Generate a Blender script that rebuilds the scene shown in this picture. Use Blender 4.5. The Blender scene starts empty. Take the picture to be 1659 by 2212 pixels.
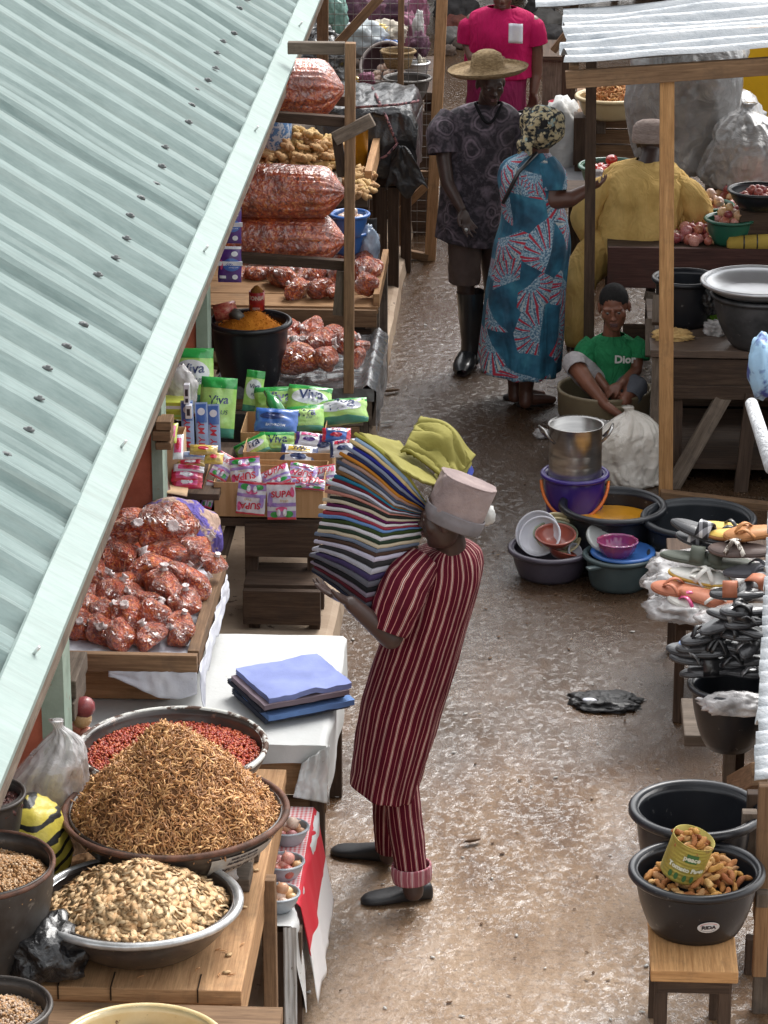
import bpy, bmesh, math, random
from mathutils import Vector, Matrix, noise, Euler
R = math.radians
random.seed(7)
SC = bpy.context.scene
COL = SC.collection

# ------------------------------------------------------------------ camera
F_, P_, HC, YAW = 6800., R(19.5), 5.6, R(3.1)
cam_d = bpy.data.cameras.new('camera')
cam_d.sensor_fit = 'VERTICAL'; cam_d.sensor_height = 36
cam_d.lens = 36*F_/2212; cam_d.clip_end = 3000; cam_d.clip_start = .5
cam = bpy.data.objects.new('camera', cam_d); COL.objects.link(cam)
cam.location = (0, 0, HC); cam.rotation_euler = (R(90)-P_, 0, YAW)
SC.camera = cam

# ------------------------------------------------------------------ world, sun
wd = bpy.data.worlds.new("World"); SC.world = wd; wd.use_nodes = True
nt = wd.node_tree; nt.nodes.clear()
sky = nt.nodes.new('ShaderNodeTexSky'); sky.sky_type = 'NISHITA'; sky.sun_disc = False
SUN = Vector((.28, .54, .79)).normalized()      # towards the sun
sky.sun_elevation = math.asin(SUN.z); sky.sun_rotation = math.atan2(SUN.x, SUN.y); sky.dust_density = 3; sky.air_density = 1.5
hs = nt.nodes.new('ShaderNodeHueSaturation'); hs.inputs['Saturation'].default_value = .10
bg = nt.nodes.new('ShaderNodeBackground'); bg.inputs[1].default_value = .15
wo = nt.nodes.new('ShaderNodeOutputWorld')
nt.links.new(sky.outputs[0], hs.inputs['Color']); nt.links.new(hs.outputs[0], bg.inputs[0]); nt.links.new(bg.outputs[0], wo.inputs[0])
sd = bpy.data.lights.new('sun', 'SUN'); sd.energy = 1.1; sd.angle = R(28); sd.color = (1, .965, .92)
so = bpy.data.objects.new('sun', sd); COL.objects.link(so)
so.rotation_euler = SUN.to_track_quat('Z', 'Y').to_euler()
SC.view_settings.view_transform = 'Standard'; SC.view_settings.look = 'None'
SC.view_settings.exposure = 1.17; SC.view_settings.gamma = 1
SC.cycles.max_bounces = 6; SC.cycles.transparent_max_bounces = 12

# ------------------------------------------------------------------ kit
def ray(u, v):
    a = (u-829.5)/F_; b = -(v-1106)/F_
    cy, sy, cp, sp = math.cos(YAW), math.sin(YAW), math.cos(P_), math.sin(P_)
    return Vector((-sy*cp+a*cy-b*sy*sp, cy*cp+a*sy+b*cy*sp, -sp+b*cp))
def W(u, v, z=0, y=None):
    d = ray(u, v)
    t = (z-HC)/d.z if y is None else y/d.y
    return Vector((t*d.x, t*d.y, HC+t*d.z))
def V(*a): return Vector(a)
def tag(o, label=None, cat=None, group=None, kind=None):
    if label: o['label'] = label
    if cat: o['category'] = cat; o['kind'] = kind or 'thing'
    if group: o['group'] = group
    if kind: o['kind'] = kind
    return o
def thing(name, label, cat, loc=(0, 0, 0), rz=0, group=None):
    o = bpy.data.objects.new(name, None); COL.objects.link(o)
    o.location = loc; o.rotation_euler = (0, 0, rz); o.empty_display_size = .1
    return tag(o, label, cat, group)

def n_(nt, t, **k):
    n = nt.nodes.new('ShaderNode'+t)
    for a, b in k.items():
        if a.startswith('i_'):
            s = a[2:]; s = int(s) if s.isdigit() else s.replace('_', ' ')
            n.inputs[s].default_value = b
        else: setattr(n, a, b)
    return n
def c4(c): return tuple(c)+(1,) if len(c) == 3 else c
def ramp(nt, src, stops, interp='LINEAR'):
    r = nt.nodes.new('ShaderNodeValToRGB'); cr = r.color_ramp; cr.interpolation = interp
    while len(cr.elements) < len(stops): cr.elements.new(.5)
    for e, (p, c) in zip(cr.elements, stops):
        e.position = p; e.color = c4(c) if not isinstance(c, (int, float)) else (c, c, c, 1)
    nt.links.new(src, r.inputs[0]); return r
def mth(nt, op, a, b=None, c=None):
    m = nt.nodes.new('ShaderNodeMath'); m.operation = op
    for i, x in enumerate((a, b, c)):
        if x is None: continue
        if isinstance(x, (int, float)): m.inputs[i].default_value = x
        else: nt.links.new(x, m.inputs[i])
    return m.outputs[0]
def mixc(nt, f, a, b, bt='MIX'):
    m = nt.nodes.new('ShaderNodeMix'); m.data_type = 'RGBA'; m.blend_type = bt
    for s, x in ((0, f), (6, a), (7, b)):
        if isinstance(x, (int, float)): m.inputs[s].default_value = x if s == 0 else (x, x, x, 1)
        elif isinstance(x, (tuple, list)): m.inputs[s].default_value = c4(x)
        else: nt.links.new(x, m.inputs[s])
    return m.outputs[2]
def newmat(name):
    m = bpy.data.materials.new(name); m.use_nodes = True
    nt = m.node_tree; p = nt.nodes['Principled BSDF']
    return m, nt, p
def coords(nt, kind='Object', sc=(1, 1, 1), loc=(0, 0, 0)):
    t = nt.nodes.new('ShaderNodeTexCoord'); mp = nt.nodes.new('ShaderNodeMapping')
    mp.inputs['Scale'].default_value = sc if not isinstance(sc, (int, float)) else (sc,)*3
    mp.inputs['Location'].default_value = loc
    nt.links.new(t.outputs[kind], mp.inputs[0]); return mp.outputs[0]
def noi(nt, vec, sc, det=4, rough=.6, dist=0, out=0):
    n = n_(nt, 'TexNoise'); n.inputs['Scale'].default_value = sc; n.inputs['Detail'].default_value = det
    n.inputs['Roughness'].default_value = rough; n.inputs['Distortion'].default_value = dist
    nt.links.new(vec, n.inputs['Vector']); return n.outputs[out]
def bump(nt, p, h, st=.3, dist=.01, sock='Normal', prev=None):
    b = n_(nt, 'Bump'); b.inputs['Strength'].default_value = st; b.inputs['Distance'].default_value = dist
    nt.links.new(h, b.inputs['Height'])
    if prev is not None: nt.links.new(prev, b.inputs['Normal'])
    nt.links.new(b.outputs[0], p.inputs[sock]); return b.outputs[0]
MATS = {}
def mat(name, c, c2=None, r=.6, sc=6, b=0, bsc=60, metal=0, coat=0, stretch=(1, 1, 1), lo=.35, hi=.65, kind='Object', spots=None, det=5, bd=.004, r2=None, rnd=0, cr=.08, sheen=0, tr=0, al=1, sp=.5, fold=0):
    """general material: two colours mixed by noise, optional specks, bump, coat"""
    if name in MATS: return MATS[name]
    m, nt, p = newmat(name)
    vec = coords(nt, kind, stretch)
    f = noi(nt, vec, sc, det)
    c2 = c2 or tuple(x*.72 for x in c)
    rp = ramp(nt, f, [(lo, c2), (hi, c)]); col = rp.outputs[0]
    if rnd:
        oi = n_(nt, 'ObjectInfo'); h = n_(nt, 'HueSaturation')
        v = mth(nt, 'MULTIPLY_ADD', oi.outputs['Random'], rnd, 1-rnd*.6); nt.links.new(v, h.inputs['Value'])
        nt.links.new(mth(nt, 'MULTIPLY_ADD', oi.outputs['Random'], rnd*.08, .5-rnd*.04), h.inputs['Hue'])
        nt.links.new(col, h.inputs['Color']); col = h.outputs[0]
    if spots:
        s = noi(nt, vec, spots[0], 3, .7)
        rs = ramp(nt, s, [(spots[1], 0), (spots[1]+.06, 1)])
        col = mixc(nt, rs.outputs[0], col, spots[2])
    nt.links.new(col, p.inputs['Base Color'])
    p.inputs['Roughness'].default_value = r
    if r2 is not None:
        rr = ramp(nt, noi(nt, vec, sc*1.7, 4), [(.35, r), (.65, r2)]); nt.links.new(rr.outputs[0], p.inputs['Roughness'])
    p.inputs['Metallic'].default_value = metal; p.inputs['Coat Weight'].default_value = coat
    p.inputs['Coat Roughness'].default_value = cr; p.inputs['Sheen Weight'].default_value = sheen
    p.inputs['Specular IOR Level'].default_value = sp if r < .6 else min(sp, .22)
    if tr: p.inputs['Transmission Weight'].default_value = tr
    if al < 1: p.inputs['Alpha'].default_value = al
    if fold:      # soft creases of hanging cloth
        c1 = noi(nt, coords(nt, kind, (1, 1, .45)), fold, 3, .5, 1.6); c2_ = mth(nt, 'ABSOLUTE', mth(nt, 'SUBTRACT', noi(nt, coords(nt, kind, (1.2, 1.2, .5)), fold*1.7, 2, .5, 2.2), .5))
        bb = n_(nt, 'Bump'); bb.inputs['Strength'].default_value = .55; bb.inputs['Distance'].default_value = .06; nt.links.new(mth(nt, 'SUBTRACT', c1, mth(nt, 'MULTIPLY', c2_, 1.1)), bb.inputs['Height'])
        bump(nt, p, noi(nt, vec, bsc, 5, .65), b, bd, prev=bb.outputs[0])
    elif b: bump(nt, p, noi(nt, vec, bsc, 5, .65), b, bd)
    MATS[name] = m; return m
def wood(name, c, c2, r=.75, dirt=.5, dc=(.05, .04, .035)):
    """grain runs along the u of the board's own uv; grey dirt in patches"""
    if name in MATS: return MATS[name]
    m, nt, p = newmat(name)
    uv = coords(nt, 'UV', (3, 45, 1)); uv2 = coords(nt, 'UV', (1, 1, 1)); uv3 = coords(nt, 'UV', (9, 160, 1))
    g = noi(nt, uv, 1, 6, .65, .6); g2 = noi(nt, uv3, 1, 3)
    col = ramp(nt, g, [(.28, c2), (.5, tuple((a+b_)/2 for a, b_ in zip(c, c2))), (.68, c)]).outputs[0]
    col = mixc(nt, mth(nt, 'MULTIPLY', ramp(nt, g2, [(.45, 0), (.75, 1)]).outputs[0], .45), col, tuple(x*.4 for x in c2))
    d = ramp(nt, noi(nt, uv2, 7, 5, .7), [(.62-.28*dirt, 0), (.8-.1*dirt, 1)])
    col = mixc(nt, mth(nt, 'MULTIPLY', d.outputs[0], min(1, dirt*1.5)), col, dc)
    oi = n_(nt, 'ObjectInfo'); h = n_(nt, 'HueSaturation')
    nt.links.new(mth(nt, 'MULTIPLY_ADD', oi.outputs['Random'], .35, .8), h.inputs['Value']); nt.links.new(col, h.inputs['Color'])
    nt.links.new(h.outputs[0], p.inputs['Base Color']); p.inputs['Roughness'].default_value = r; p.inputs['Specular IOR Level'].default_value = .2
    bump(nt, p, g, .35, .004)
    MATS[name] = m; return m

class B:
    """collects geometry; build() links it as one mesh object"""
    def __init__(s): s.v = []; s.f = []; s.uv = []; s.m = []; s.mi = 0
    def face(s, idx, uv=None):
        s.f.append(idx); s.m.append(s.mi); s.uv.append(uv or [(0, 0)]*len(idx))
    def box(s, c, sz, rot=None, off=None):
        c = Vector(c); h = Vector(sz)/2; n = len(s.v); M = rot or Matrix.Identity(3)
        cs = [Vector((x, y, z)) for x in (-1, 1) for y in (-1, 1) for z in (-1, 1)]
        for q in cs: s.v.append(c+M @ Vector((q.x*h.x, q.y*h.y, q.z*h.z)))
        ox, oy = (random.random()*9, random.random()*9) if off is None else off
        long_ = max(range(3), key=lambda i: sz[i])
        for idx, ax in (((0, 1, 3, 2), 0), ((4, 6, 7, 5), 0), ((0, 4, 5, 1), 1), ((2, 3, 7, 6), 1), ((0, 2, 6, 4), 2), ((1, 5, 7, 3), 2)):
            others = [i for i in range(3) if i != ax]
            a = long_ if long_ in others else others[0]; b_ = [i for i in others if i != a][0]
            s.face([n+i for i in idx], [(cs[i][a]*h[a]+ox, cs[i][b_]*h[b_]+oy+ax*.37) for i in idx])
        return s
    def beam(s, p, q, w, h, up=(0, 0, 1)):
        """a board from p to q; w across, h along up"""
        p, q = Vector(p), Vector(q); x = (q-p).normalized(); up = Vector(up)
        y = up.cross(x)
        if y.length < 1e-4: y = Vector((0, 1, 0)).cross(x)
        y.normalize(); z = x.cross(y)
        M = Matrix((x, y, z)).transposed()
        return s.box((p+q)/2, ((q-p).length, w, h), M)
    def grid(s, fn, nu, nv, wrapu=False, flip=False):
        """fn(a,b) in 0..1 -> (point, (u,v))"""
        n = len(s.v); cols = nu if wrapu else nu+1; uvs = []
        for j in range(nv+1):
            for i in range(cols):
                r = fn(i/nu, j/nv)
                if isinstance(r, tuple): pt, uv = r
                else: pt, uv = r, (i/nu, j/nv)
                s.v.append(Vector(pt)); uvs.append(uv)
        for j in range(nv):
            for i in range(nu):
                i2 = (i+1) % cols if wrapu else i+1
                a, b_, c, d = j*cols+i, j*cols+i2, (j+1)*cols+i2, (j+1)*cols+i
                q = [uvs[a], uvs[b_], uvs[c], uvs[d]]
                if wrapu and i == nu-1:
                    q[1] = (uvs[a][0]+(uvs[a][0]-uvs[a-1][0]), uvs[b_][1]); q[2] = (q[1][0], uvs[c][1])
                ix = [n+a, n+b_, n+c, n+d]
                if flip: ix.reverse(); q.reverse()
                s.face(ix, q)
        return s
    def lathe(s, prof, c=(0, 0, 0), M=None, seg=40, sx=1, sy=1, wob=0, ribs=0, ra=0):
        """prof [(r,z)] spun about z"""
        c = Vector(c); M = M or Matrix.Identity(3); n = len(prof); L = [0]
        for i in range(1, n): L.append(L[-1]+math.hypot(prof[i][0]-prof[i-1][0], prof[i][1]-prof[i-1][1]))
        ph = random.random()*9
        def fn(a, b_):
            i = round(b_*(n-1)); r, z = prof[i]; t = a*2*math.pi
            if wob: r *= 1+wob*(math.sin(2*t+ph)+.5*math.sin(3*t+ph*2))
            if ribs: r *= 1+ra*abs(math.sin(ribs*t/2))
            return c+M @ Vector((r*math.cos(t)*sx, r*math.sin(t)*sy, z)), (a*2*math.pi*max(prof[i][0], .05), L[i])
        s.grid(fn, seg, n-1, True); return s
    def tube(s, pts, rad, seg=8, cap=True):
        pts = [Vector(p) for p in pts]; n = len(pts)
        rad = rad if isinstance(rad, (list, tuple)) else [rad]*n
        t0 = (pts[1]-pts[0]).normalized(); a = Vector((0, 0, 1)).cross(t0)
        if a.length < .1: a = Vector((1, 0, 0)).cross(t0)
        a.normalize(); fr = []
        for i in range(n):
            t = (pts[min(i+1, n-1)]-pts[max(i-1, 0)]).normalized()
            a = (a-t*a.dot(t)).normalized(); fr.append((a, t.cross(a)))
        base = len(s.v); L = 0
        def fn(x, y):
            i = round(y*(n-1)); th = x*2*math.pi
            return pts[i]+(fr[i][0]*math.cos(th)+fr[i][1]*math.sin(th))*rad[i], (x, y*3)
        s.grid(fn, seg, n-1, True)
        if cap:
            s.face([base+i for i in range(seg)][::-1]); e = base+(n-1)*seg
            s.face([e+i for i in range(seg)])
        return s
    def ico(s, c, rad, sub=2, M=None, nz=0, nf=3, seed=0):
        key = sub
        if key not in ICO:
            bm = bmesh.new(); bmesh.ops.create_icosphere(bm, subdivisions=sub, radius=1)
            ICO[key] = ([v.co.copy() for v in bm.verts], [[v.index for v in f.verts] for f in bm.faces]); bm.free()
        vs, fs = ICO[key]; n = len(s.v); c = Vector(c)
        rad = rad if isinstance(rad, (tuple, list, Vector)) else (rad,)*3
        for q in vs:
            k = 1+(nz*noise.noise(q*nf+Vector((seed*3.1, seed*1.7, seed))) if nz else 0)
            w = Vector((q.x*rad[0]*k, q.y*rad[1]*k, q.z*rad[2]*k))
            s.v.append(c+(M @ w if M else w))
        for f in fs: s.face([n+i for i in f], [(vs[i].x, vs[i].z) for i in f])
        return s
    def mesh(s, name, mats, smooth=True, origin=None):
        me = bpy.data.meshes.new(name); o = Vector(origin) if origin is not None else Vector()
        me.from_pydata([tuple(v-o) for v in s.v], [], s.f)
        ul = me.uv_layers.new(name='UVMap'); k = 0
        flat = [c for q in s.uv for uv in q for c in uv]
        ul.data.foreach_set('uv', flat)
        for m in (mats if isinstance(mats, (list, tuple)) else [mats]): me.materials.append(m)
        me.polygons.foreach_set('material_index', s.m)
        me.polygons.foreach_set('use_smooth', [smooth]*len(s.f))
        me.update(); return me
    def build(s, name, mats, parent=None, label=None, cat=None, group=None, kind=None, smooth=True, bevel=0, solid=0, auto=None, sub=0):
        if parent is not None:
            org = Vector(parent.location)+(Vector(parent.parent.location) if parent.parent else Vector())
        elif kind == 'structure' or not s.v: org = Vector()
        else:
            xs = [v.x for v in s.v]; ys = [v.y for v in s.v]; zs = [v.z for v in s.v]
            org = Vector(((min(xs)+max(xs))/2, (min(ys)+max(ys))/2, min(zs)))
        o = bpy.data.objects.new(name, s.mesh(name, mats, smooth, org)); COL.objects.link(o)
        if parent is not None: o.parent = parent
        else: o.location = org
        if solid: md = o.modifiers.new('solid', 'SOLIDIFY'); md.thickness = solid; md.offset = 0
        if sub: md = o.modifiers.new('sub', 'SUBSURF'); md.levels = sub; md.render_levels = sub
        if bevel: md = o.modifiers.new('bevel', 'BEVEL'); md.width = bevel; md.segments = 2; md.limit_method = 'ANGLE'
        if auto:
            for e in o.data.edges: pass
        return tag(o, label, cat, group, kind)
ICO = {}
def inst(me, name, loc, rot=(0, 0, 0), sc=1, label=None, cat=None, group=None, parent=None):
    o = bpy.data.objects.new(name, me); COL.objects.link(o)
    o.location = loc; o.rotation_euler = rot; o.scale = (sc,)*3 if isinstance(sc, (int, float)) else sc
    if parent: o.parent = parent
    return tag(o, label, cat, group)
def crm(P, t):
    """catmull-rom through list of tuples/Vectors (lists of floats)"""
    n = len(P)-1; x = min(max(t, 0), 1)*n; i = min(int(x), n-1); f = x-i
    p0, p1, p2, p3 = P[max(i-1, 0)], P[i], P[i+1], P[min(i+2, n)]
    return .5*((2*p1)+(p2-p0)*f+(2*p0-5*p1+4*p2-p3)*f*f+(3*p1-p0-3*p2+p3)*f*f*f)
def loft(b, rings, nseg=64, nlen=40, fold=None, U=1., pw=1., phase=0):
    """rings: (centre, axis1, axis2); fold(a, t) -> radial factor offset"""
    C = [r[0] for r in rings]; A = [r[1] for r in rings]; D = [r[2] for r in rings]
    L = [0]
    for j in range(1, nlen+1): L.append(L[-1]+(crm(C, j/nlen)-crm(C, (j-1)/nlen)).length)
    def fn(a, t):
        th = a*2*math.pi+phase; c, x, y = crm(C, t), crm(A, t), crm(D, t)
        ca, sa = math.cos(th), math.sin(th)
        if pw != 1: ca = math.copysign(abs(ca)**pw, ca); sa = math.copysign(abs(sa)**pw, sa)
        k = 1+(fold(th, t) if fold else 0)
        return c+(x*ca+y*sa)*k, (a*U, L[round(t*nlen)])
    return b.grid(fn, nseg, nlen, True)
def pring(uL, vL, uR, vR, y, d, dy=0):
    """ring whose left and right silhouettes are seen at the two pixels, at depth y; d = half depth in metres, dy tilts the ring (right side farther)"""
    p, q = W(uL, vL, y=y-dy), W(uR, vR, y=y+dy)
    ax = (q-p)/2; dep = Vector((0, 0, 1)).cross(ax)
    if dep.length < 1e-5: dep = Vector((0, 1, 0))
    dep = dep-ax*dep.dot(ax)/ax.dot(ax)
    return ((p+q)/2, ax, dep.normalized()*d)
def remesh(b, name, m, parent, vox=.007, smooth=4, label=None):
    o = b.build('tmp', m, parent)
    md = o.modifiers.new('r', 'REMESH'); md.mode = 'VOXEL'; md.voxel_size = vox
    md = o.modifiers.new('s', 'SMOOTH'); md.iterations = smooth; md.factor = .5
    dg = bpy.context.evaluated_depsgraph_get(); me = bpy.data.meshes.new_from_object(o.evaluated_get(dg))
    me.name = name; o.modifiers.clear(); old = o.data; o.data = me; bpy.data.meshes.remove(old); o.name = name
    me.polygons.foreach_set('use_smooth', [True]*len(me.polygons))
    if not me.materials: me.materials.append(m)
    return tag(o, label)
def caps(b, chain, seg=12):
    """closed tapered limb: [(point, r), ...]"""
    for (p, r) in chain: b.ico(p, r, 2)
    for (p, r), (q, s_) in zip(chain, chain[1:]):
        if (Vector(q)-Vector(p)).length > 1e-4: b.tube([p, q], [r, s_], seg)
def frame(f, up):
    """matrix with columns right, forward, up"""
    f = Vector(f).normalized(); r = f.cross(Vector(up)).normalized(); u = r.cross(f)
    return Matrix((r, f, u)).transposed()
def textmesh(txt, size=1., bold=0., shear=0.):
    cu = bpy.data.curves.new('t', 'FONT'); cu.body = txt; cu.size = size; cu.align_x = 'CENTER'; cu.align_y = 'CENTER'
    cu.offset = bold; cu.shear = shear; cu.resolution_u = 3
    o = bpy.data.objects.new('t', cu); COL.objects.link(o)
    dg = bpy.context.evaluated_depsgraph_get(); me = bpy.data.meshes.new_from_object(o.evaluated_get(dg))
    vs = [v.co.copy() for v in me.vertices]; fs = [list(p.vertices) for p in me.polygons]
    bpy.data.objects.remove(o); bpy.data.curves.remove(cu); bpy.data.meshes.remove(me)
    return vs, fs
# ------------------------------------------------------------------ the setting
WD = wood('wood_dark', (.115, .075, .052), (.045, .028, .02), dirt=.45)
WG = wood('wood_grey', (.24, .19, .15), (.10, .075, .055), dirt=.5)
WB = wood('wood_brown', (.30, .185, .105), (.14, .08, .045), dirt=.35)
WT = wood('wood_tan', (.50, .30, .155), (.29, .155, .075), dirt=.36, dc=(.13, .09, .06))
WO = wood('wood_orange', (.60, .34, .15), (.36, .18, .07), dirt=.3, dc=(.12, .08, .05))

def ground_mat():
    m, nt, p = newmat('wet_mud')
    v = coords(nt, 'Object'); vs = coords(nt, 'Object', (1, .45, 1))
    big = noi(nt, v, .55, 6, .62, .5); mid = noi(nt, vs, 3.2, 7, .65); fine = noi(nt, v, 38, 4, .7); grit = noi(nt, v, 120, 3, .7)
    sx = n_(nt, 'SeparateXYZ'); nt.links.new(v, sx.inputs[0])
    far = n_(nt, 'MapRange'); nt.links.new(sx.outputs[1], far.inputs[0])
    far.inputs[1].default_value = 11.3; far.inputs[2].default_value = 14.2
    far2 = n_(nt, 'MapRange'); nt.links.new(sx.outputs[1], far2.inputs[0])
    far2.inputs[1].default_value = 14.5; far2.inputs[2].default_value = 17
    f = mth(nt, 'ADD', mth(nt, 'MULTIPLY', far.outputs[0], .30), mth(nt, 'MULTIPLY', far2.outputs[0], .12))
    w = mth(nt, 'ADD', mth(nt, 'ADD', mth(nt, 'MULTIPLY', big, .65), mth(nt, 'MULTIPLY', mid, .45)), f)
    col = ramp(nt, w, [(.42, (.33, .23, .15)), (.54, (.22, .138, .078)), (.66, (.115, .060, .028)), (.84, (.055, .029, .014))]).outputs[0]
    col = mixc(nt, mth(nt, 'MULTIPLY', ramp(nt, fine, [(.5, 0), (.66, 1)]).outputs[0], .5), col, (.05, .032, .022))
    col = mixc(nt, mth(nt, 'MULTIPLY', ramp(nt, grit, [(.55, 0), (.7, 1)]).outputs[0], .45), col, (.45, .37, .29))
    nt.links.new(col, p.inputs['Base Color'])
    pud = ramp(nt, noi(nt, vs, 1.1, 6, .68, .4), [(.44, .0), (.56, 1.)]).outputs[0]
    rr = mth(nt, 'SUBTRACT', mth(nt, 'MULTIPLY_ADD', pud, -.24, .46), mth(nt, 'MULTIPLY', far2.outputs[0], .08))
    nt.links.new(rr, p.inputs['Roughness']); p.inputs['Specular IOR Level'].default_value = .2
    fl = noi(nt, coords(nt, 'Object', (1, .8, 1)), 24, 6, .78, .8); bandm = noi(nt, coords(nt, 'Object', (1, .7, 1), (3, 7, 0)), .9, 4, .6)
    wetf = mth(nt, 'MULTIPLY', ramp(nt, fl, [(.495, 0), (.55, .95)]).outputs[0], ramp(nt, bandm, [(.35, .2), (.52, 1)]).outputs[0])
    wetf = mth(nt, 'MAXIMUM', wetf, mth(nt, 'MULTIPLY', pud, .42))
    nt.links.new(wetf, p.inputs['Coat Weight']); p.inputs['Coat Roughness'].default_value = .05; p.inputs['Coat IOR'].default_value = 2.1
    h1 = noi(nt, coords(nt, 'Object', (1, .5, 1)), 21, 6, .7, .3); h2 = noi(nt, v, 70, 4, .7)
    h = mth(nt, 'ADD', h1, mth(nt, 'MULTIPLY', h2, .45))
    st = mth(nt, 'MULTIPLY_ADD', pud, -.25, .52)
    b = n_(nt, 'Bump'); b.inputs['Distance'].default_value = .02; nt.links.new(st, b.inputs['Strength']); nt.links.new(h, b.inputs['Height'])
    nt.links.new(b.outputs[0], p.inputs['Normal'])
    b2 = n_(nt, 'Bump'); b2.inputs['Distance'].default_value = .02; b2.inputs['Strength'].default_value = .5; nt.links.new(mth(nt, 'ADD', h1, mth(nt, 'MULTIPLY', fl, .6)), b2.inputs['Height']); nt.links.new(b2.outputs[0], p.inputs['Coat Normal'])
    return m
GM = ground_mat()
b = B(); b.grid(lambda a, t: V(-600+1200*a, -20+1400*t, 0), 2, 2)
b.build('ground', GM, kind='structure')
CONC = mat('concrete', (.44, .34, .25), (.27, .19, .13), .7, 2.5, .5, 50, spots=(14, .62, (.12, .08, .055)))
b = B()
def ledge(a, t):
    y = 7+18*t; x0 = -.985+.02*noise.noise(V(y*2, 0, 0))
    return [V(-3.6, y, .11), V(x0-.03, y, .105), V(x0, y, .09), V(x0+.015, y, -.02)][round(a*3)]
b.grid(ledge, 3, 90); b.build('pavement', CONC, kind='structure', smooth=False)

# ------------------------------------------------------------------ mint roof on the left
def mint(name, c, c2):
    m, nt, p = newmat(name); v = coords(nt, 'Object')
    f = noi(nt, v, 3, 6, .7); g = noi(nt, coords(nt, 'Object', (1, 6, 1)), 9, 5, .7)
    col = ramp(nt, mth(nt, 'ADD', mth(nt, 'MULTIPLY', f, .5), mth(nt, 'MULTIPLY', g, .5)), [(.36, c2), (.6, c)]).outputs[0]
    col = mixc(nt, ramp(nt, noi(nt, v, 17, 5, .8), [(.66, 0), (.76, .4)]).outputs[0], col, (.20, .19, .15))
    col = mixc(nt, ramp(nt, noi(nt, coords(nt, 'Object', (.35, 7, .35)), 2.2, 6, .7, .4), [(.50, 0), (.72, .38)]).outputs[0], col, (.15, .17, .15))
    nt.links.new(col, p.inputs['Base Color']); p.inputs['Roughness'].default_value = .6; p.inputs['Specular IOR Level'].default_value = .25
    bump(nt, p, noi(nt, v, 8, 3), .12, .01); return m
MINT = mint('mint_sheet', (.165, .222, .212), (.105, .155, .147)); MINTF = mint('mint_flashing', (.28, .345, .325), (.22, .285, .265))
EX, EZ, RS = -1.37, 2.30, .62
def roof_pt(d, y, h=0):          # d metres up the slope from the eave
    n = Vector((RS, 0, 1)).normalized(); s_ = Vector((-1, 0, RS)).normalized()
    return Vector((EX, y, EZ))+s_*d+n*h
roof = thing('mint_canopy', 'mint green corrugated metal roof sloping over the left stalls', 'roof', (EX, 12, EZ))
b = B(); pit = .30; prof = [(a_*.30/.35, h_*.9) for a_, h_ in [(0, .0), (.030, -.003), (.100, -.002), (.115, .006), (.150, .026), (.180, .042), (.195, .044), (.210, .040), (.225, .043), (.290, .043), (.310, .038), (.330, .014), (.350, 0)]]
ys = []; k = 0
while 6.2+k*pit < 21: ys += [(6.2+k*pit+a, h) for a, h in prof[:-1]]; k += 1
n = len(ys)-1
b.grid(lambda a, t: roof_pt(.03+t*3.6, ys[round(a*n)][0]+.012*noise.noise(V(t*2.5, ys[round(a*n)][0]*.9, 8)), ys[round(a*n)][1]+.008*noise.noise(V(t*9, ys[round(a*n)][0]*1.5, 1))+(.007 if (ys[round(a*n)][0] % 1.8) < .30 else 0)), n, 24)
b.build('roof_sheet', MINT, roof, smooth=False)
b = B()
b.grid(lambda a, t: [roof_pt(-.012, 6.2+14.8*t, -.045), roof_pt(-.01, 6.2+14.8*t, .035), roof_pt(.0, 6.2+14.8*t, .055), roof_pt(.105+.006*noise.noise(V(t*30, 2, 0)), 6.2+14.8*t, .052), roof_pt(.11, 6.2+14.8*t, .040)][round(a*4)]+V(0, 0, .004*noise.noise(V(t*40, a, 0))), 4, 60)
b.build('flashing', MINTF, roof, smooth=False)
b = B()
for i in range(5): b.box(roof_pt(-.02, 7.6+3.1*i, -.075)+V(0, 0, 0), (.03, 3.095, .07))
b.build('rafter', WG, roof, smooth=False, bevel=.003)
scm = B(); scm.lathe([(.0, .0), (.016, 0), (.018, .003), (.008, .007), (.007, .016), (0, .018)], seg=8)
SCREW = mat('screw_steel', (.13, .14, .14), None, .5, metal=.4)
me = scm.mesh('roof_screw', SCREW)
nrm = Vector((RS, 0, 1)).normalized(); rot = nrm.to_track_quat('Z', 'Y').to_euler()
cnt = 0
for kk in range(2, 46):
    y = 6.2+kk*pit+.175
    for d in (.36, 1.9):
        if cnt >= 92: break
        if (kk*7+int(d*10)) % 9 == 0: continue
        q = roof_pt(d+.02*math.sin(kk*1.7), y+.04, .043)
        inst(me, 'roof_screw', q-Vector(roof.location), (rot[0]+.35*math.sin(kk), rot[1]+.25, .6), (1.2, .8, .7), parent=roof); cnt += 1
nail = B(); nail.tube([V(0, 0, 0), V(.004, 0, .035)], .004, 6)
nl = nail.mesh('nail', mat('nail_steel', (.75, .78, .76), None, .3, metal=.6))
for y in (7.9, 9.7, 12.2, 14.4, 17.0): inst(nl, 'nail', roof_pt(.05, y, .04)-Vector(roof.location), (.3, .5, 0), 1.3, parent=roof)

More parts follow.
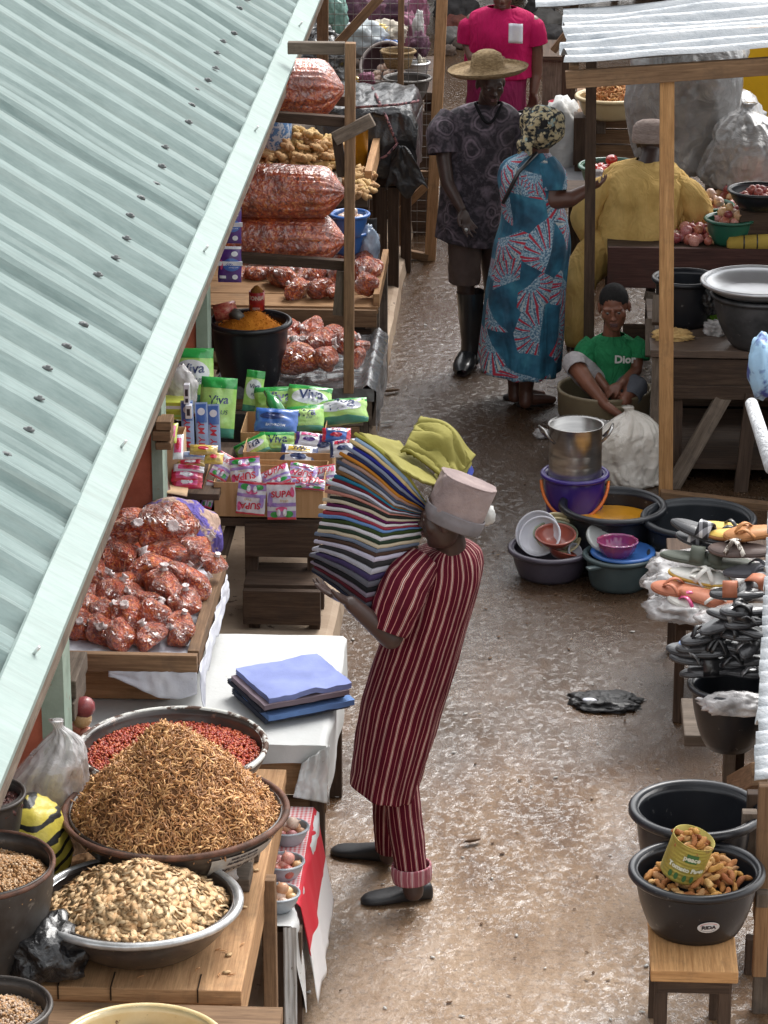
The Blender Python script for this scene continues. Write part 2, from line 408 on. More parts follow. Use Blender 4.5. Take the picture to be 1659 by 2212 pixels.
TERRA = mat('terracotta_plaster', (.62, .19, .115), (.44, .125, .075), .85, 5, .5, 30, spots=(9, .63, (.30, .20, .15)))
MPAINT = mat('mint_paint', (.36, .45, .37), (.27, .34, .27), .75, 9, .3, 60, spots=(14, .64, (.28, .20, .14)))
PIERS = [(10.66, 'terracotta shop wall with mint corner strip nearest the camera', .085), (13.67, 'terracotta shop wall with mint corner strip beside the detergent packets', .05), (15.62, 'terracotta shop wall with mint corner strip behind the hanging purple packets', .06), (18.4, 'terracotta shop wall farthest along under the mint roof', .06)]
for (y, lb, w) in PIERS:
    t = thing('partition_wall', lb, 'wall', (-1.8, y, 0), group='terracotta partition walls under the roof')
    b = B()
    def pr(x0, x1, y0, y1, b=b):
        n = len(b.v)
        for yy in (y0, y1):
            for x, z in ((x0, .1), (x1, .1), (x1, EZ+(EX-x1)*RS-.08), (x0, EZ+(EX-x0)*RS-.08)): b.v.append(V(x, yy, z))
        for q in ((0, 1, 2, 3), (7, 6, 5, 4), (0, 4, 5, 1), (1, 5, 6, 2), (2, 6, 7, 3), (3, 7, 4, 0)): b.face([n+i for i in q])
    pr(-4.6, -1.80, y, y+.14); b.build('wall', TERRA, t, smooth=False)
    b = B(); pr(-1.80-w+.04, -1.80+.04, y-.015, y+.155, b); b.build('corner_strip', MPAINT, t, smooth=False)
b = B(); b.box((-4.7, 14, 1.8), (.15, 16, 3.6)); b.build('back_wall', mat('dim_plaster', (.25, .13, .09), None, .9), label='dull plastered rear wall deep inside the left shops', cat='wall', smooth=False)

# ------------------------------------------------------------------ white corrugated roofs on the right
def whitetin():
    m, nt, p = newmat('white_tin'); v = coords(nt, 'Object')
    f = noi(nt, coords(nt, 'Object', (1.2, 7, 3)), 3, 7, .75)
    col = ramp(nt, f, [(.34, (.26, .29, .32)), (.46, (.46, .48, .50)), (.7, (.58, .59, .60))]).outputs[0]
    s = ramp(nt, noi(nt, coords(nt, 'Object', (.6, 11, 2)), 1.6, 4, .6), [(.70, 0), (.76, .75)]).outputs[0]
    col = mixc(nt, s, col, (.72, .46, .28))
    nt.links.new(col, p.inputs['Base Color']); p.inputs['Roughness'].default_value = .4; p.inputs['Metallic'].default_value = .15
    bump(nt, p, noi(nt, coords(nt, 'Object', (1, 2, 1)), 11, 5, .7), .8, .015); return m
TIN = whitetin()
def tin(b, c0, ux, uy, nrib, rough=.012, seed=0, amp=.028):
    """corrugated sheet from corner c0, ribs run along ux, corrugation across uy"""
    nn = ux.cross(uy).normalized()
    if nn.z < 0: nn = -nn
    def fn(a, t):
        w = math.sin(t*nrib*2*math.pi)*amp
        e = .05*noise.noise(V(t*6, seed, 0))*(1-min(1, a*12)) if a < .1 else 0
        return c0+ux*(a+e*.3)+uy*t+nn*(w+rough*2*noise.noise(V(a*7, t*5, seed)))
    b.grid(fn, 60, nrib*8)
pt = W(1440, 150, y=16.03); zr = pt.z
rf = thing('corrugated_canopy', 'battered white corrugated tin roof over the onion stall', 'roof', (2, 16, zr))
b = B(); c0 = W(1217, 143, y=15.9); ux = Vector((3.6, 0, .085*3.6)); tin(b, c0+V(0, 0, .02), ux, V(.0, .95, .10), 8, .014, 1)
b.build('roof_sheet', TIN, rf)
b = B(); c1 = c0+V(-.15, .86, .145); tin(b, c1, ux, V(.0, 2.6, .27), 22, .016, 2)
b.build('roof_sheet', TIN, rf)
b = B(); b.beam(W(1222, 172, y=15.95), W(1222, 172, y=15.95)+V(3.4, 0, .27), .045, .09); b.beam(W(1240, 150, y=15.97)+V(0,0,-.01), W(1240, 150, y=15.97)+V(0, 3.3, .28), .05, .06)
b.build('roof_beam', WB, rf, smooth=False, bevel=.003)
q0 = W(1438, 1087, 0); b = B(); b.beam(q0, W(1441, 149, y=q0.y-.03), .075, .05, (0, 1, 0)); b.build('post', WO, rf, smooth=False, bevel=.003)
q1 = Vector((W(1275, 700, y=17.4).x, 17.4, 0)); qt = W(1277, 168, y=17.4); b = B(); b.beam(q1, qt+(qt-q1)*.17, .06, .05, (0, 1, 0)); b.build('post', WD, rf, smooth=False, bevel=.003)
# near right sheet
zn = 1.75
b = B(); a0 = W(1629, 1686, zn); a1 = W(1661, 1080, zn)
def fn(a, t):
    e = a0.lerp(a1, t); w = .018*math.sin(t*2*math.pi*26)
    return e+V(a*.9+.012*noise.noise(V(t*30, 0, 5))*(1-a), 0, .09*a+w+.012*noise.noise(V(a*4, t*14, 3)))
b.grid(fn, 24, 26*8)
b.build('tin_sheet', TIN, label='white corrugated tin sheet cut off by the right edge of the picture', cat='roof sheet', solid=.004)

# yellow wall far right behind
b = B(); a = W(1555, 128, y=22.0); c = W(1700, 215, y=22.0)
b.box(((a.x+c.x)/2+.8, 22.1, c.z/2+.8), (c.x-a.x+1.6, .12, c.z+1.6)); 
b.build('yellow_wall', mat('yellow_paint', (.80, .46, .02), (.70, .38, .015), .6, 4, .2, 40, spots=(20, .68, (.3, .2, .08))), label='bright yellow painted stall wall behind the big sacks at upper right', cat='wall', smooth=False)
# ------------------------------------------------------------------ makers for the goods
CAMP = Vector((0, 0, HC))
def rim_at(u, v, hw, z):
    c = W(u, v, z); return c, hw*(c-CAMP).length/F_
def bowl(name, label, cat, c, Rr, H, m, rb=.6, th=.006, rim=.012, cv=.8, group=None, sx=1, sy=1, M=None, wob=0, lip=0, seg=56, parts=True, rimmat=None, ribs=0, ra=0):
    """open basin: c = centre of its base"""
    b = B(); pr = []
    N = 9
    for i in range(N+1):
        t = i/N; pr.append((Rr*(rb+(1-rb)*math.sin(t*math.pi/2)**cv), H*t))
    out = [(0, 0)]+pr; rr = []
    for k in range(7):
        a = -math.pi*.35+k/6*math.pi*1.45
        rr.append((Rr+rim*.8+rim*math.cos(a)+lip, H-rim*.2+rim*math.sin(a)))
    inn = [(r-th, z+th) for r, z in reversed(pr)]+[(0, th)]
    if rimmat is None:
        b.lathe(out+rr+inn, c, M, seg, sx, sy, wob, ribs, ra); return b.build(name, m, None, label, cat, group)
    t = thing(name, label, cat, c, group=group)
    b.lathe(out+inn, c, M, seg, sx, sy, wob, ribs, ra); b.build('bowl_body', m, t)
    b = B(); b.lathe([(pr[-1][0]-.001, H-.004)]+rr+[(pr[-1][0]-th, H-.004)], c, M, seg, sx, sy, wob); b.build('rim', rimmat, t)
    return t
def moundz(r, Rr, H, p): return H*(1-min(1, (r/Rr))**p)
def heap(name, label, cat, c, Rr, H, piece, n, mats, p=1.5, sx=1, sy=1, under=None, lay=.35, nz=.03, off=(0, 0), kind='stuff', lift=0, ssz=(.75, 1.25), seed=1):
    """mound with n small pieces; piece = (verts, faces); mats: [under, piece colours...]"""
    rnd = random.Random(seed); b = B(); c = Vector(c)
    def surf(x, y):
        r = math.hypot(x-off[0]*Rr*(1-math.hypot(x, y)/Rr if math.hypot(x, y) < Rr else 0), y-off[1]*Rr*(1-math.hypot(x, y)/Rr if math.hypot(x, y) < Rr else 0))
        return moundz(r, Rr, H, p)+nz*noise.noise(V(x*9, y*9, seed))*min(1, (1-min(1, r/Rr))*5)
    def fn(a, t):
        r = Rr*t; th = a*2*math.pi; x, y = r*math.cos(th), r*math.sin(th)
        return c+V(x*sx, y*sy, surf(x, y)-.004)
    b.grid(fn, 48, 20, True)
    vs, fs = piece; nm = len(mats)-1
    for i in range(n):
        r = Rr*math.sqrt(rnd.random())*.99; th = rnd.random()*2*math.pi; x, y = r*math.cos(th), r*math.sin(th)
        if r > .97*Rr and H > 0: r *= .98
        z = surf(x, y); e = .01
        nrm = Vector((surf(x-e, y)-surf(x+e, y), surf(x, y-e)-surf(x, y+e), 2*e)).normalized()
        nrm = (nrm+Vector((rnd.gauss(0, lay), rnd.gauss(0, lay), rnd.gauss(0, lay)*.6))).normalized()
        q = nrm.to_track_quat('Z', 'X').to_matrix() @ Matrix.Rotation(rnd.random()*6.28, 3, 'Z')
        s_ = rnd.uniform(*ssz); o = c+V(x*sx, y*sy, z+lift+rnd.random()*.006)
        k = len(b.v)
        for w in vs: b.v.append(o+q @ (w*s_))
        b.mi = 1+rnd.randrange(nm)
        for f in fs: b.face([k+j for j in f])
    b.mi = 0
    return b.build(name, mats, None, label, cat, kind=kind)
def piece_shrimp(L=.032, r=.0036, seg=3, n=5, bend=1.5):
    b = B(); pts = []; rad = []
    for i in range(n):
        t = i/(n-1); a = (t-.5)*bend; Rr = L/bend
        pts.append(V(Rr*math.sin(a), Rr*(1-math.cos(a)), 0)); rad.append(r*(1.15-.85*t) if t > .1 else r*.7)
    b.tube(pts, rad, seg, cap=True)
    return b.v, b.f
def piece_disc(r=.013, h=.004, n=8):
    vs = [V(0, 0, h), V(0, 0, -h*.2)]+[V(r*(1.12 if i % 4 < 2 else .9)*math.cos(i*2*math.pi/n), r*math.sin(i*2*math.pi/n)*.82, .0012*math.sin(i*2)) for i in range(n)]
    fs = [(0, 2+i, 2+(i+1) % n) for i in range(n)]+[(1, 2+(i+1) % n, 2+i) for i in range(n)]
    return vs, fs
def piece_grain(a=.006, b_=.004, c_=.0035):
    vs = [V(a, 0, 0), V(-a, 0, 0), V(0, b_, 0), V(0, -b_, 0), V(0, 0, c_), V(0, 0, -c_)]
    return vs, [(0, 2, 4), (2, 1, 4), (1, 3, 4), (3, 0, 4), (2, 0, 5), (1, 2, 5), (3, 1, 5), (0, 3, 5)]

def film_shrimp(name, dark=1., sc=46, st=.9, streak=(1, 1, 1), crs=26, bd=.006, wc=.13):
    m, nt, p = newmat(name)
    oi = n_(nt, 'ObjectInfo'); t = n_(nt, 'TexCoord'); ad = n_(nt, 'VectorMath', operation='ADD')
    cb = n_(nt, 'CombineXYZ'); nt.links.new(mth(nt, 'MULTIPLY', oi.outputs['Random'], 37), cb.inputs[0])
    nt.links.new(t.outputs['Object'], ad.inputs[0]); nt.links.new(cb.outputs[0], ad.inputs[1]); v = ad.outputs[0]
    w = noi(nt, v, sc, 3, .6, 2.2); w2 = noi(nt, v, sc*.33, 3, .5, .5)
    col = ramp(nt, w, [(.30, (.09*dark, .012, .007)), (.43, (.38*dark, .045, .014)), (.53, (.56*dark, .085*dark, .018)), (.62, (.74*dark, .21*dark, .045)), (.74, (.80*dark, .42*dark, .18))]).outputs[0]
    col = mixc(nt, ramp(nt, w2, [(.35, .7), (.6, 0)]).outputs[0], col, (.09, .012, .008))
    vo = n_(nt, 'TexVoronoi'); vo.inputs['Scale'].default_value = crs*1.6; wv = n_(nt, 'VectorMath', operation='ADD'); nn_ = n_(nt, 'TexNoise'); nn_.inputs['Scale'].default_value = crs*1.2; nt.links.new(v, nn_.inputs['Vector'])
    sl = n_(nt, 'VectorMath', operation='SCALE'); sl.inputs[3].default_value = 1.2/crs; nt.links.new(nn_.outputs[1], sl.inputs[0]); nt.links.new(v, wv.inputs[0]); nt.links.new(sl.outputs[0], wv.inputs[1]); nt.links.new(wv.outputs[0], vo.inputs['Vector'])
    col = mixc(nt, ramp(nt, vo.outputs[0], [(.66, 0), (.84, wc)]).outputs[0], col, (.72, .52, .48))  # pale film creases put into the base colour, helping the white glints
    nt.links.new(col, p.inputs['Base Color']); p.inputs['Roughness'].default_value = .5
    p.inputs['Coat Weight'].default_value = 1; p.inputs['Coat Roughness'].default_value = .05; p.inputs['Coat IOR'].default_value = 1.9
    bump(nt, p, w, .6, bd)
    mp = n_(nt, 'Mapping'); mp.inputs['Scale'].default_value = streak; nt.links.new(v, mp.inputs[0])
    cr = mth(nt, 'ADD', noi(nt, mp.outputs[0], crs, 4, .6, 1.6), mth(nt, 'MULTIPLY', vo.outputs[0], .6))
    bb = n_(nt, 'Bump'); bb.inputs['Strength'].default_value = st; bb.inputs['Distance'].default_value = bd*5
    nt.links.new(cr, bb.inputs['Height']); nt.links.new(bb.outputs[0], p.inputs['Coat Normal'])
    return m
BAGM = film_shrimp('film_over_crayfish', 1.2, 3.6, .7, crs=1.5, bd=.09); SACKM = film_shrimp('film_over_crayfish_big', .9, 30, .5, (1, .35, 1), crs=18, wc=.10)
KNOT = mat('film_white', (.80, .74, .74), (.62, .45, .42), .25, 60, .6, 80, coat=1)
def make_bag(seed, tall=1.5, nk=.13):
    rnd = random.Random(seed); ph = rnd.random()*6
    pr = [(.03, -.02), (.62, .02), (.93, .22), (1.0, .5), (.96, .8), (.72, 1.05), (.40, 1.22), (nk, 1.34), (nk*.8, 1.38)]
    b = B()
    rings = [(V(.1*math.sin(i+ph)*.4, .07*math.cos(i*1.3), z*tall/1.5), V(r, 0, 0), V(0, r*.74, 0)) for i, (r, z) in enumerate(pr)]
    def fold(th, t):
        k = max(0, (t-.55)/.45)
        return .34*noise.noise(V(math.cos(th)*1.3+seed, math.sin(th)*1.3, t*3))+(.05+.14*k)*math.sin(th*9+3*math.sin(th*2+ph))*k+.025*math.sin(th*17+ph*3+t*4)*(.4+k)
    loft(b, rings, 44, 26, fold)
    body = b.mesh('crayfish_bag', BAGM)
    k = B(); z = 1.36*tall/1.5
    k.lathe([(nk*.9, z-.06), (nk*1.05, z), (nk*.6, z+.05), (nk*.7, z+.10), (nk*1.1, z+.22), (nk*.8, z+.21), (0, z+.17)], rings[-1][0]*V(1, 1, 0) if False else (rings[-1][0].x, rings[-1][0].y, 0), None, 22, ribs=9, ra=.55)
    kn = k.mesh('knot', KNOT)
    return body, kn
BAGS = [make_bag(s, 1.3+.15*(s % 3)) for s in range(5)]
def place_bag(u, v, y, px, rot, label, group, i):
    c = W(u, v, y=y); s_ = px*.5*(c-CAMP).length/F_
    body, kn = BAGS[i % 5]; e = Euler(rot)
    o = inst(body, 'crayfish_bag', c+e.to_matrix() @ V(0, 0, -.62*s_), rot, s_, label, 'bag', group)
    o.scale = (s_*(1+.18*math.sin(i*2.7)), s_*(1+.2*math.cos(i*1.9)), s_*(1+.16*math.sin(i*4.1)))
    k = inst(kn, 'knot', (0, 0, 0), parent=o); return o

def crinkle(name, c, r=.25, al=1., c2=None, sc=9, st=.9, coat=.6, tr=0, d=.03):
    """thin crumpled plastic"""
    m, nt, p = newmat(name); v = coords(nt, 'Object')
    vo = n_(nt, 'TexVoronoi'); vo.inputs['Scale'].default_value = sc*1.1; wv = n_(nt, 'VectorMath', operation='ADD'); nn_ = n_(nt, 'TexNoise'); nn_.inputs['Scale'].default_value = sc*.7; nt.links.new(v, nn_.inputs['Vector'])
    sl = n_(nt, 'VectorMath', operation='SCALE'); sl.inputs[3].default_value = 1.6/sc; nt.links.new(nn_.outputs[1], sl.inputs[0]); nt.links.new(v, wv.inputs[0]); nt.links.new(sl.outputs[0], wv.inputs[1]); nt.links.new(wv.outputs[0], vo.inputs['Vector'])
    h = mth(nt, 'ADD', mth(nt, 'MULTIPLY', noi(nt, v, sc, 6, .62, 1.2), .5), mth(nt, 'MULTIPLY', vo.outputs[0], .6)); f = noi(nt, v, sc*.35, 4)
    rp = ramp(nt, f, [(.35, c2 or tuple(x*.6 for x in c)), (.65, c)])
    nt.links.new(rp.outputs[0], p.inputs['Base Color']); p.inputs['Roughness'].default_value = r
    p.inputs['Coat Weight'].default_value = coat; p.inputs['Coat Roughness'].default_value = .1
    if al < 1:
        nt.links.new(ramp(nt, h, [(.3, al*.6), (.7, min(1, al*1.4))]).outputs[0], p.inputs['Alpha'])
    bump(nt, p, h, st, d); return m
def lump(name, c, rad, m, label, cat, seed=0, nz=.25, nf=1.6, sub=4, rz=0, group=None, wr=.02, parent=None, kind=None, base=True):
    """soft heap or full sack; flattened underneath, folded surface"""
    b = B(); c = Vector(c); M = Matrix.Rotation(rz, 3, 'Z')
    b.ico((0, 0, 0), 1, sub); out = []
    for q in b.v:
        k = 1+nz*noise.noise(q*nf+V(seed*5.3, 0, seed))+.10*nz*4*abs(noise.noise(q*nf*3.3+V(seed, seed, 0)))
        ridg = 1-abs(noise.noise(q*4.5+V(0, seed*2, 1)))*2
        k += wr*2*max(0, ridg)**2
        z = q.z*k
        if base and z < -.62: z = -.62-(abs(z)-.62)*.15
        out.append(c+M @ V(q.x*k*rad[0], q.y*k*rad[1], z*rad[2]))
    b.v = out
    return b.build(name, m, parent, label, cat, group, kind)
def cloth(name, pts, m, nu=24, nv=24, amp=.012, fr=5, label=None, cat=None, parent=None, seed=0, solid=.003, group=None, ax=None):
    """bilinear patch from 4 corners, wavy"""
    A, Bq, C_, D = [Vector(q) for q in pts]; nn = (Bq-A).cross(D-A).normalized() if ax is None else Vector(ax)
    L1, L2 = (Bq-A).length, (D-A).length
    b = B()
    def fn(a, t):
        q = A.lerp(Bq, a).lerp(D.lerp(C_, a), t)
        return q+nn*amp*(noise.noise(V(a*fr, t*fr*.5, seed))+.4*noise.noise(V(a*fr*2.6, t*fr*2, seed+4))), (a*L1, t*L2)
    b.grid(fn, nu, nv)
    return b.build(name, m, parent, label, cat, group, solid=solid)
def packet(name, c, right, up, w, h, bulge, mats, gfx, label, cat='packet', group=None, seed=0, wr=.05, back=0, crimp=True):
    """pillow pack; gfx in 0..1 of its front: ('r',x0,y0,x1,y1,mi) ('e',cx,cy,rx,ry,mi) ('t',txt,cx,cy,size,mi[,bold,angle])"""
    c = Vector(c); right = Vector(right).normalized(); up = Vector(up); up = (up-right*up.dot(right)).normalized(); nn = right.cross(up)
    def S(a, t, off=0):
        f = max(0, 4*a*(1-a))**.6*max(0, 4*t*(1-t))**.5
        k = wr*(noise.noise(V(a*4+seed, t*4, seed))+.6*noise.noise(V(a*11, t*11+seed, 2)))
        pinch = 1-.07*(1-abs(2*t-1)**3)*0
        return c+right*((a-.5)*w*pinch+.03*w*noise.noise(V(t*3, seed, 1)))+up*((t-.5)*h)+nn*((bulge*.5)*f+k*w*.35*(.3+f)+off)
    b = B(); b.grid(lambda a, t: S(a, t), 18, 18)
    b.grid(lambda a, t: S(a, t)-nn*(bulge*max(0, 4*a*(1-a))**.6*max(0, 4*t*(1-t))**.5+.003), 18, 18, flip=True)
    lay = 0
    for g in gfx:
        lay += 1; o = .0008*lay+.0006
        if g[0] == 'r':
            _, x0, y0, x1, y1, mi = g; b.mi = mi
            b.grid(lambda a, t: S(x0+(x1-x0)*a, y0+(y1-y0)*t, o), 14, 12)
        elif g[0] == 'e':
            _, cx, cy, rx, ry, mi = g; b.mi = mi
            b.grid(lambda a, t: S(cx+rx*(t+.001)*math.cos(a*6.2832), cy+ry*(t+.001)*math.sin(a*6.2832), o), 22, 4, True)
        else:
            txt, cx, cy, sz, mi = g[1:6]; b.mi = mi
            vs, fs = textmesh(txt, sz*h, g[6]*sz*h if len(g) > 6 else 0, .15)
            ang = g[7] if len(g) > 7 else 0; k = len(b.v)
            for q in vs:
                x = q.x*math.cos(ang)-q.y*math.sin(ang); y = q.x*math.sin(ang)+q.y*math.cos(ang)
                b.v.append(S(cx+x/w, cy+y/h, o+.0012))
            for f in fs: b.face([k+j for j in f])
    b.mi = 0
    return b.build(name, mats, None, label, cat, group)
def board_box(name, c, sz, m, parent=None, t=.004, label=None, cat=None, rz=0, flaps=(), bottom=True, group=None):
    """open-topped box with real walls"""
    x, y, z = sz; Mz = Matrix.Rotation(rz, 3, 'Z'); c = Vector(c); b = B()
    for cc, ss in (((0, -y/2, z/2), (x, t, z)), ((0, y/2, z/2), (x, t, z)), ((-x/2, 0, z/2), (t, y-t*2.1, z)), ((x/2, 0, z/2), (t, y-t*2.1, z)), ((0, 0, t/2), (x-t*2.1, y-t*2.1, t))):
        b.box(c+Mz @ Vector(cc), ss, Mz)
    o = b.build(name, m, parent, label, cat, group, smooth=False, bevel=t*.3)
    return o
CARD = mat('cardboard', (.50, .31, .165), (.40, .235, .115), .85, 3, .25, 90, stretch=(14, 1, 1))
CARDE = mat('cardboard_light', (.66, .46, .29), (.55, .37, .22), .85, 5, .2, 90)
BLACKP = mat('black_plastic', (.010, .011, .015), (.017, .019, .024), .36, 5, .12, 30, coat=.1, spots=(26, .66, (.10, .10, .10)), cr=.2)
CHARP = mat('charcoal_plastic', (.018, .022, .027), (.03, .034, .04), .42, 6, .15, 40, spots=(22, .66, (.14, .14, .14)))

def sack(name, c, rx, ry, h, m, label, cat='sack', seed=0, fold=.10, neck=.14, lean=(0, 0), group=None, prof=None, rz=0):
    """filled film sack: c = base centre; vertical folds gather towards the neck"""
    c = Vector(c); prof = prof or [(.70, 0), (.92, .03), (1.0, .16), (1.03, .38), (.96, .58), (.80, .74), (.52, .87), (.26, .95), (neck, 1.0), (neck*1.3, 1.05)]
    b = B(); rings = []
    for i, (r, z) in enumerate(prof): w = 1+.07*math.sin(i*1.9+seed); rings.append((c+V(lean[0]*z*z+.02*math.sin(i+seed), lean[1]*z*z, z*h), Matrix.Rotation(rz, 3, 'Z') @ V(rx*r*w, 0, 0), Matrix.Rotation(rz, 3, 'Z') @ V(0, ry*r/w, 0)))
    def f(th, t):
        x, y = math.cos(th), math.sin(th); k = .5+t
        a = noise.noise(V(x*1.6+seed, y*1.6, t*1.7))*1.3+noise.noise(V(x*4.5, y*4.5+seed, t*3+.9*x))*.8
        return fold*k*a-fold*.9*max(0, 1-abs(noise.noise(V(x*3.1+seed, y*3.1, t*4.5)))*7)*.45-fold*.5*max(0, 1-abs(noise.noise(V(x*6+seed, y*6, t*7+2)))*6)*.5
    loft(b, rings, 120, 90, f); e = len(b.v)-120; b.face([e+i for i in range(120)])
    return b.build(name, m, None, label, cat, group)
# ------------------------------------------------------------------ left row, from the camera outwards
# nearest wooden table
TX0, TX1, TY0, TY1, TZ = -1.80, -.94, 8.93, 10.66, .80
t = thing('market_table', 'sturdy tan plank table carrying the biggest shrimp bowl at lower left', 'table', (-1.35, 9.8, 0), group='wooden trading tables')
b = B(); xs = [TX0, -1.55, -1.33, -1.12, TX1]
b.box(((TX0+TX1)/2, (TY0+TY1)/2, TZ-.025), (TX1-TX0, TY1-TY0, .05)); b.build('tabletop', WT, t, smooth=False, bevel=.004)
b = B()
for x in (-1.53, -1.36, -1.08):
    b = B(); b.box((x, TY0+.05, TZ-.02), (.004, .108, .047)); b.build('crack', mat('crack_dark', (.03, .018, .01), None, .9), t, smooth=False)
b = B(); b.box((-1.37, TY0+.045, TZ-.155), (.80, .03, .20)); b.box((TX1-.018, (TY0+TY1)/2, TZ-.115), (.03, TY1-TY0-.04, .12)); b.build('apron', WT, t, smooth=False, bevel=.003)
for x, y in ((TX1-.06, TY0+.09), (TX0+.1, TY0+.12), (TX1-.06, TY1-.08), (TX0+.1, TY1-.08)):
    b = B(); b.box((x, y, (TZ-.05)/2), (.06, .06, TZ-.05)); b.build('leg', WB, t, smooth=False, bevel=.003)
b = B(); q = W(572, 1895, TZ-.02); q2 = W(596, 2225, y=q.y-.02); b.beam(q+V(.015, 0, 0), V(q.x+.02, q.y-.03, 0), .045, .06, (0, 1, 0)); b.build('brace_post', WB, t, smooth=False, bevel=.003)

ENAM = mat('worn_black_enamel', (.030, .027, .026), (.07, .05, .04), .38, 7, .3, 35, coat=.3, spots=(15, .62, (.17, .10, .07)))
SILR = mat('silver_rim', (.70, .72, .73), (.42, .42, .42), .3, 14, .1, 40, metal=.6)
RUST = mat('rusty_rim', (.16, .075, .05), (.07, .04, .03), .65, 20, .5, 60)
CHIP = mat('chipped_rim', (.62, .62, .58), (.10, .06, .045), .6, 22, .6, 60, lo=.46, hi=.52)
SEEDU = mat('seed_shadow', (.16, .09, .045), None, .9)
SEED = [mat('seed_cream', (.80, .60, .37), (.64, .44, .24), .6, 60), mat('seed_tan', (.68, .47, .26), (.50, .32, .16), .6, 60), mat('seed_brown', (.52, .29, .13), (.70, .48, .27), .6, 50)]
c, Rr = rim_at(298, 1945, 207, .80+.165)
bowl('enamel_basin', 'dark enamel basin with bright silver rim holding flat cream seeds', 'basin', (c.x, c.y, TZ), Rr, .165, ENAM, .52, cv=.75, rim=.014, rimmat=SILR, wob=.012)
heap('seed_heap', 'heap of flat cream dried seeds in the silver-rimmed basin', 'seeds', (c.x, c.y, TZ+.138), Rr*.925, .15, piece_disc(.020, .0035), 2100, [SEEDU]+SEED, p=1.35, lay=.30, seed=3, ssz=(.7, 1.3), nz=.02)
# shrimp bowl
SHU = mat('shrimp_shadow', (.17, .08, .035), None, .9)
SHR = [mat('shrimp_gold', (.86, .53, .24), (.62, .32, .12), .5, 60), mat('shrimp_tan', (.60, .31, .12), (.40, .17, .06), .5, 60), mat('shrimp_brown', (.30, .135, .055), (.42, .22, .10), .5, 50)]
c, Rr = rim_at(378, 1750, 232, 1.06); SB = (c, Rr)
bowl('enamel_bowl', 'wide dark bowl with rusty rim under a tall heap of dried shrimp', 'bowl', (c.x, c.y, TZ+.05), Rr, .21, ENAM, .38, cv=.9, rim=.011, rimmat=RUST, wob=.012)
b = B(); b.box((c.x+.03, c.y-.02, TZ+.025), (.46, .14, .048)); b.box((c.x+.02, c.y+.2, TZ+.025), (.5, .12, .048)); b.build('wood_block', WG, label='grey wooden battens propping up the dried shrimp bowl', cat='batten', smooth=False, bevel=.004)
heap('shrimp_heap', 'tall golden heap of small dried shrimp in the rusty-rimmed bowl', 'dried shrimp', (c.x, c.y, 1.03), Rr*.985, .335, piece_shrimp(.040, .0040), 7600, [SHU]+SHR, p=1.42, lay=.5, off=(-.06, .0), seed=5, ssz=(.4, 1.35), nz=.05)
# sticker on the bowl
PAPER = mat('dirty_paper', (.52, .50, .46), (.36, .32, .28), .7, 14); INK = mat('ink', (.05, .04, .05), None, .7)
cc = Vector((c.x, c.y, TZ+.05)); H = .21
def bowlS(a, z, off, c=cc, Rr=Rr, H=H):
    t_ = z/H; r = Rr*(.38+.62*math.sin(t_*math.pi/2)**.9)+off
    return c+V(r*math.cos(a), r*math.sin(a), z)
b = B(); b.grid(lambda a, t_: bowlS(-1.12+a*.75, .075+.105*t_, .006), 16, 8); b.mi = 1
for s_, txt, zz in ((.030, 'RECOVERY', .112), (.016, 'ALABAO OLU ST', .150), (.011, 'SALES AND SERVICES', .168)):
    vs, fs = textmesh(txt, s_, .0008); k = len(b.v)
    for q in vs: b.v.append(bowlS(-.76+q.x/.33, zz+q.y, .0085))
    for f in fs: b.face([k+j for j in f])
b.build('paper_label', [PAPER, INK], label='torn white printed label stuck on the side of the shrimp bowl', cat='label')
# red beans bowl behind
BEAN = [mat('bean_red', (.50, .07, .035), (.30, .03, .02), .35, 60), mat('bean_orange', (.62, .17, .06), (.45, .08, .03), .35, 60), mat('bean_dark', (.25, .03, .02), (.4, .07, .03), .35, 50)]
c, Rr = rim_at(373, 1600, 200, 1.03)
bowl('enamel_bowl', 'wide bowl with chipped white rim full of small red dried peppers', 'bowl', (c.x, c.y, .81), Rr, .20, ENAM, .42, cv=.9, rim=.010, rimmat=CHIP, wob=.015)
heap('pepper_heap', 'bed of small round red dried peppers in the chipped-rim bowl', 'peppers', (c.x, c.y, .965), Rr*.95, .03, piece_grain(.0085, .0075, .007), 4200, [mat('bean_shadow', (.12, .02, .012), None, .9)]+BEAN, p=1.4, lay=.8, seed=8, nz=.015)
b = B(); b.box((c.x-.05, c.y+.22, .70), (.6, .40, .20)); b.build('wood_block', WG, label='grey timber block under the far side of the red pepper bowl', cat='block', smooth=False, bevel=.004)
# bowls at the left edge
GR = [mat('grain_tan', (.70, .46, .26), (.56, .32, .16), .6, 60), mat('grain_pale', (.78, .56, .36), None, .6, 60), mat('grain_orange', (.58, .32, .14), None, .6, 60)]
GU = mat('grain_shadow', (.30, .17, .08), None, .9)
IRON = mat('dull_iron', (.085, .08, .075), (.05, .04, .035), .45, 8, .2, 30, metal=.3, spots=(20, .64, (.16, .14, .12)))
c, Rr = rim_at(-48, 1868, 160, 1.16)
bowl('iron_basin', 'deep dark iron basin of brown grain at the left edge of the table', 'basin', (c.x, c.y, TZ), Rr, .36, IRON, .66, cv=.9, rim=.008, rimmat=RUST, wob=.02)
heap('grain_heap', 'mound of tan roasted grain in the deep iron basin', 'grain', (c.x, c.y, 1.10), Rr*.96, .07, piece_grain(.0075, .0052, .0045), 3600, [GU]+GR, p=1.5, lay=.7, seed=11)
c, Rr = rim_at(-32, 1716, 82, 1.24)
bowl('iron_basin', 'small dark iron bowl of blackish dried fruit, highest at the left edge', 'bowl', (c.x, c.y, 1.0), Rr, .24, IRON, .6, cv=.9, rim=.007, wob=.02)
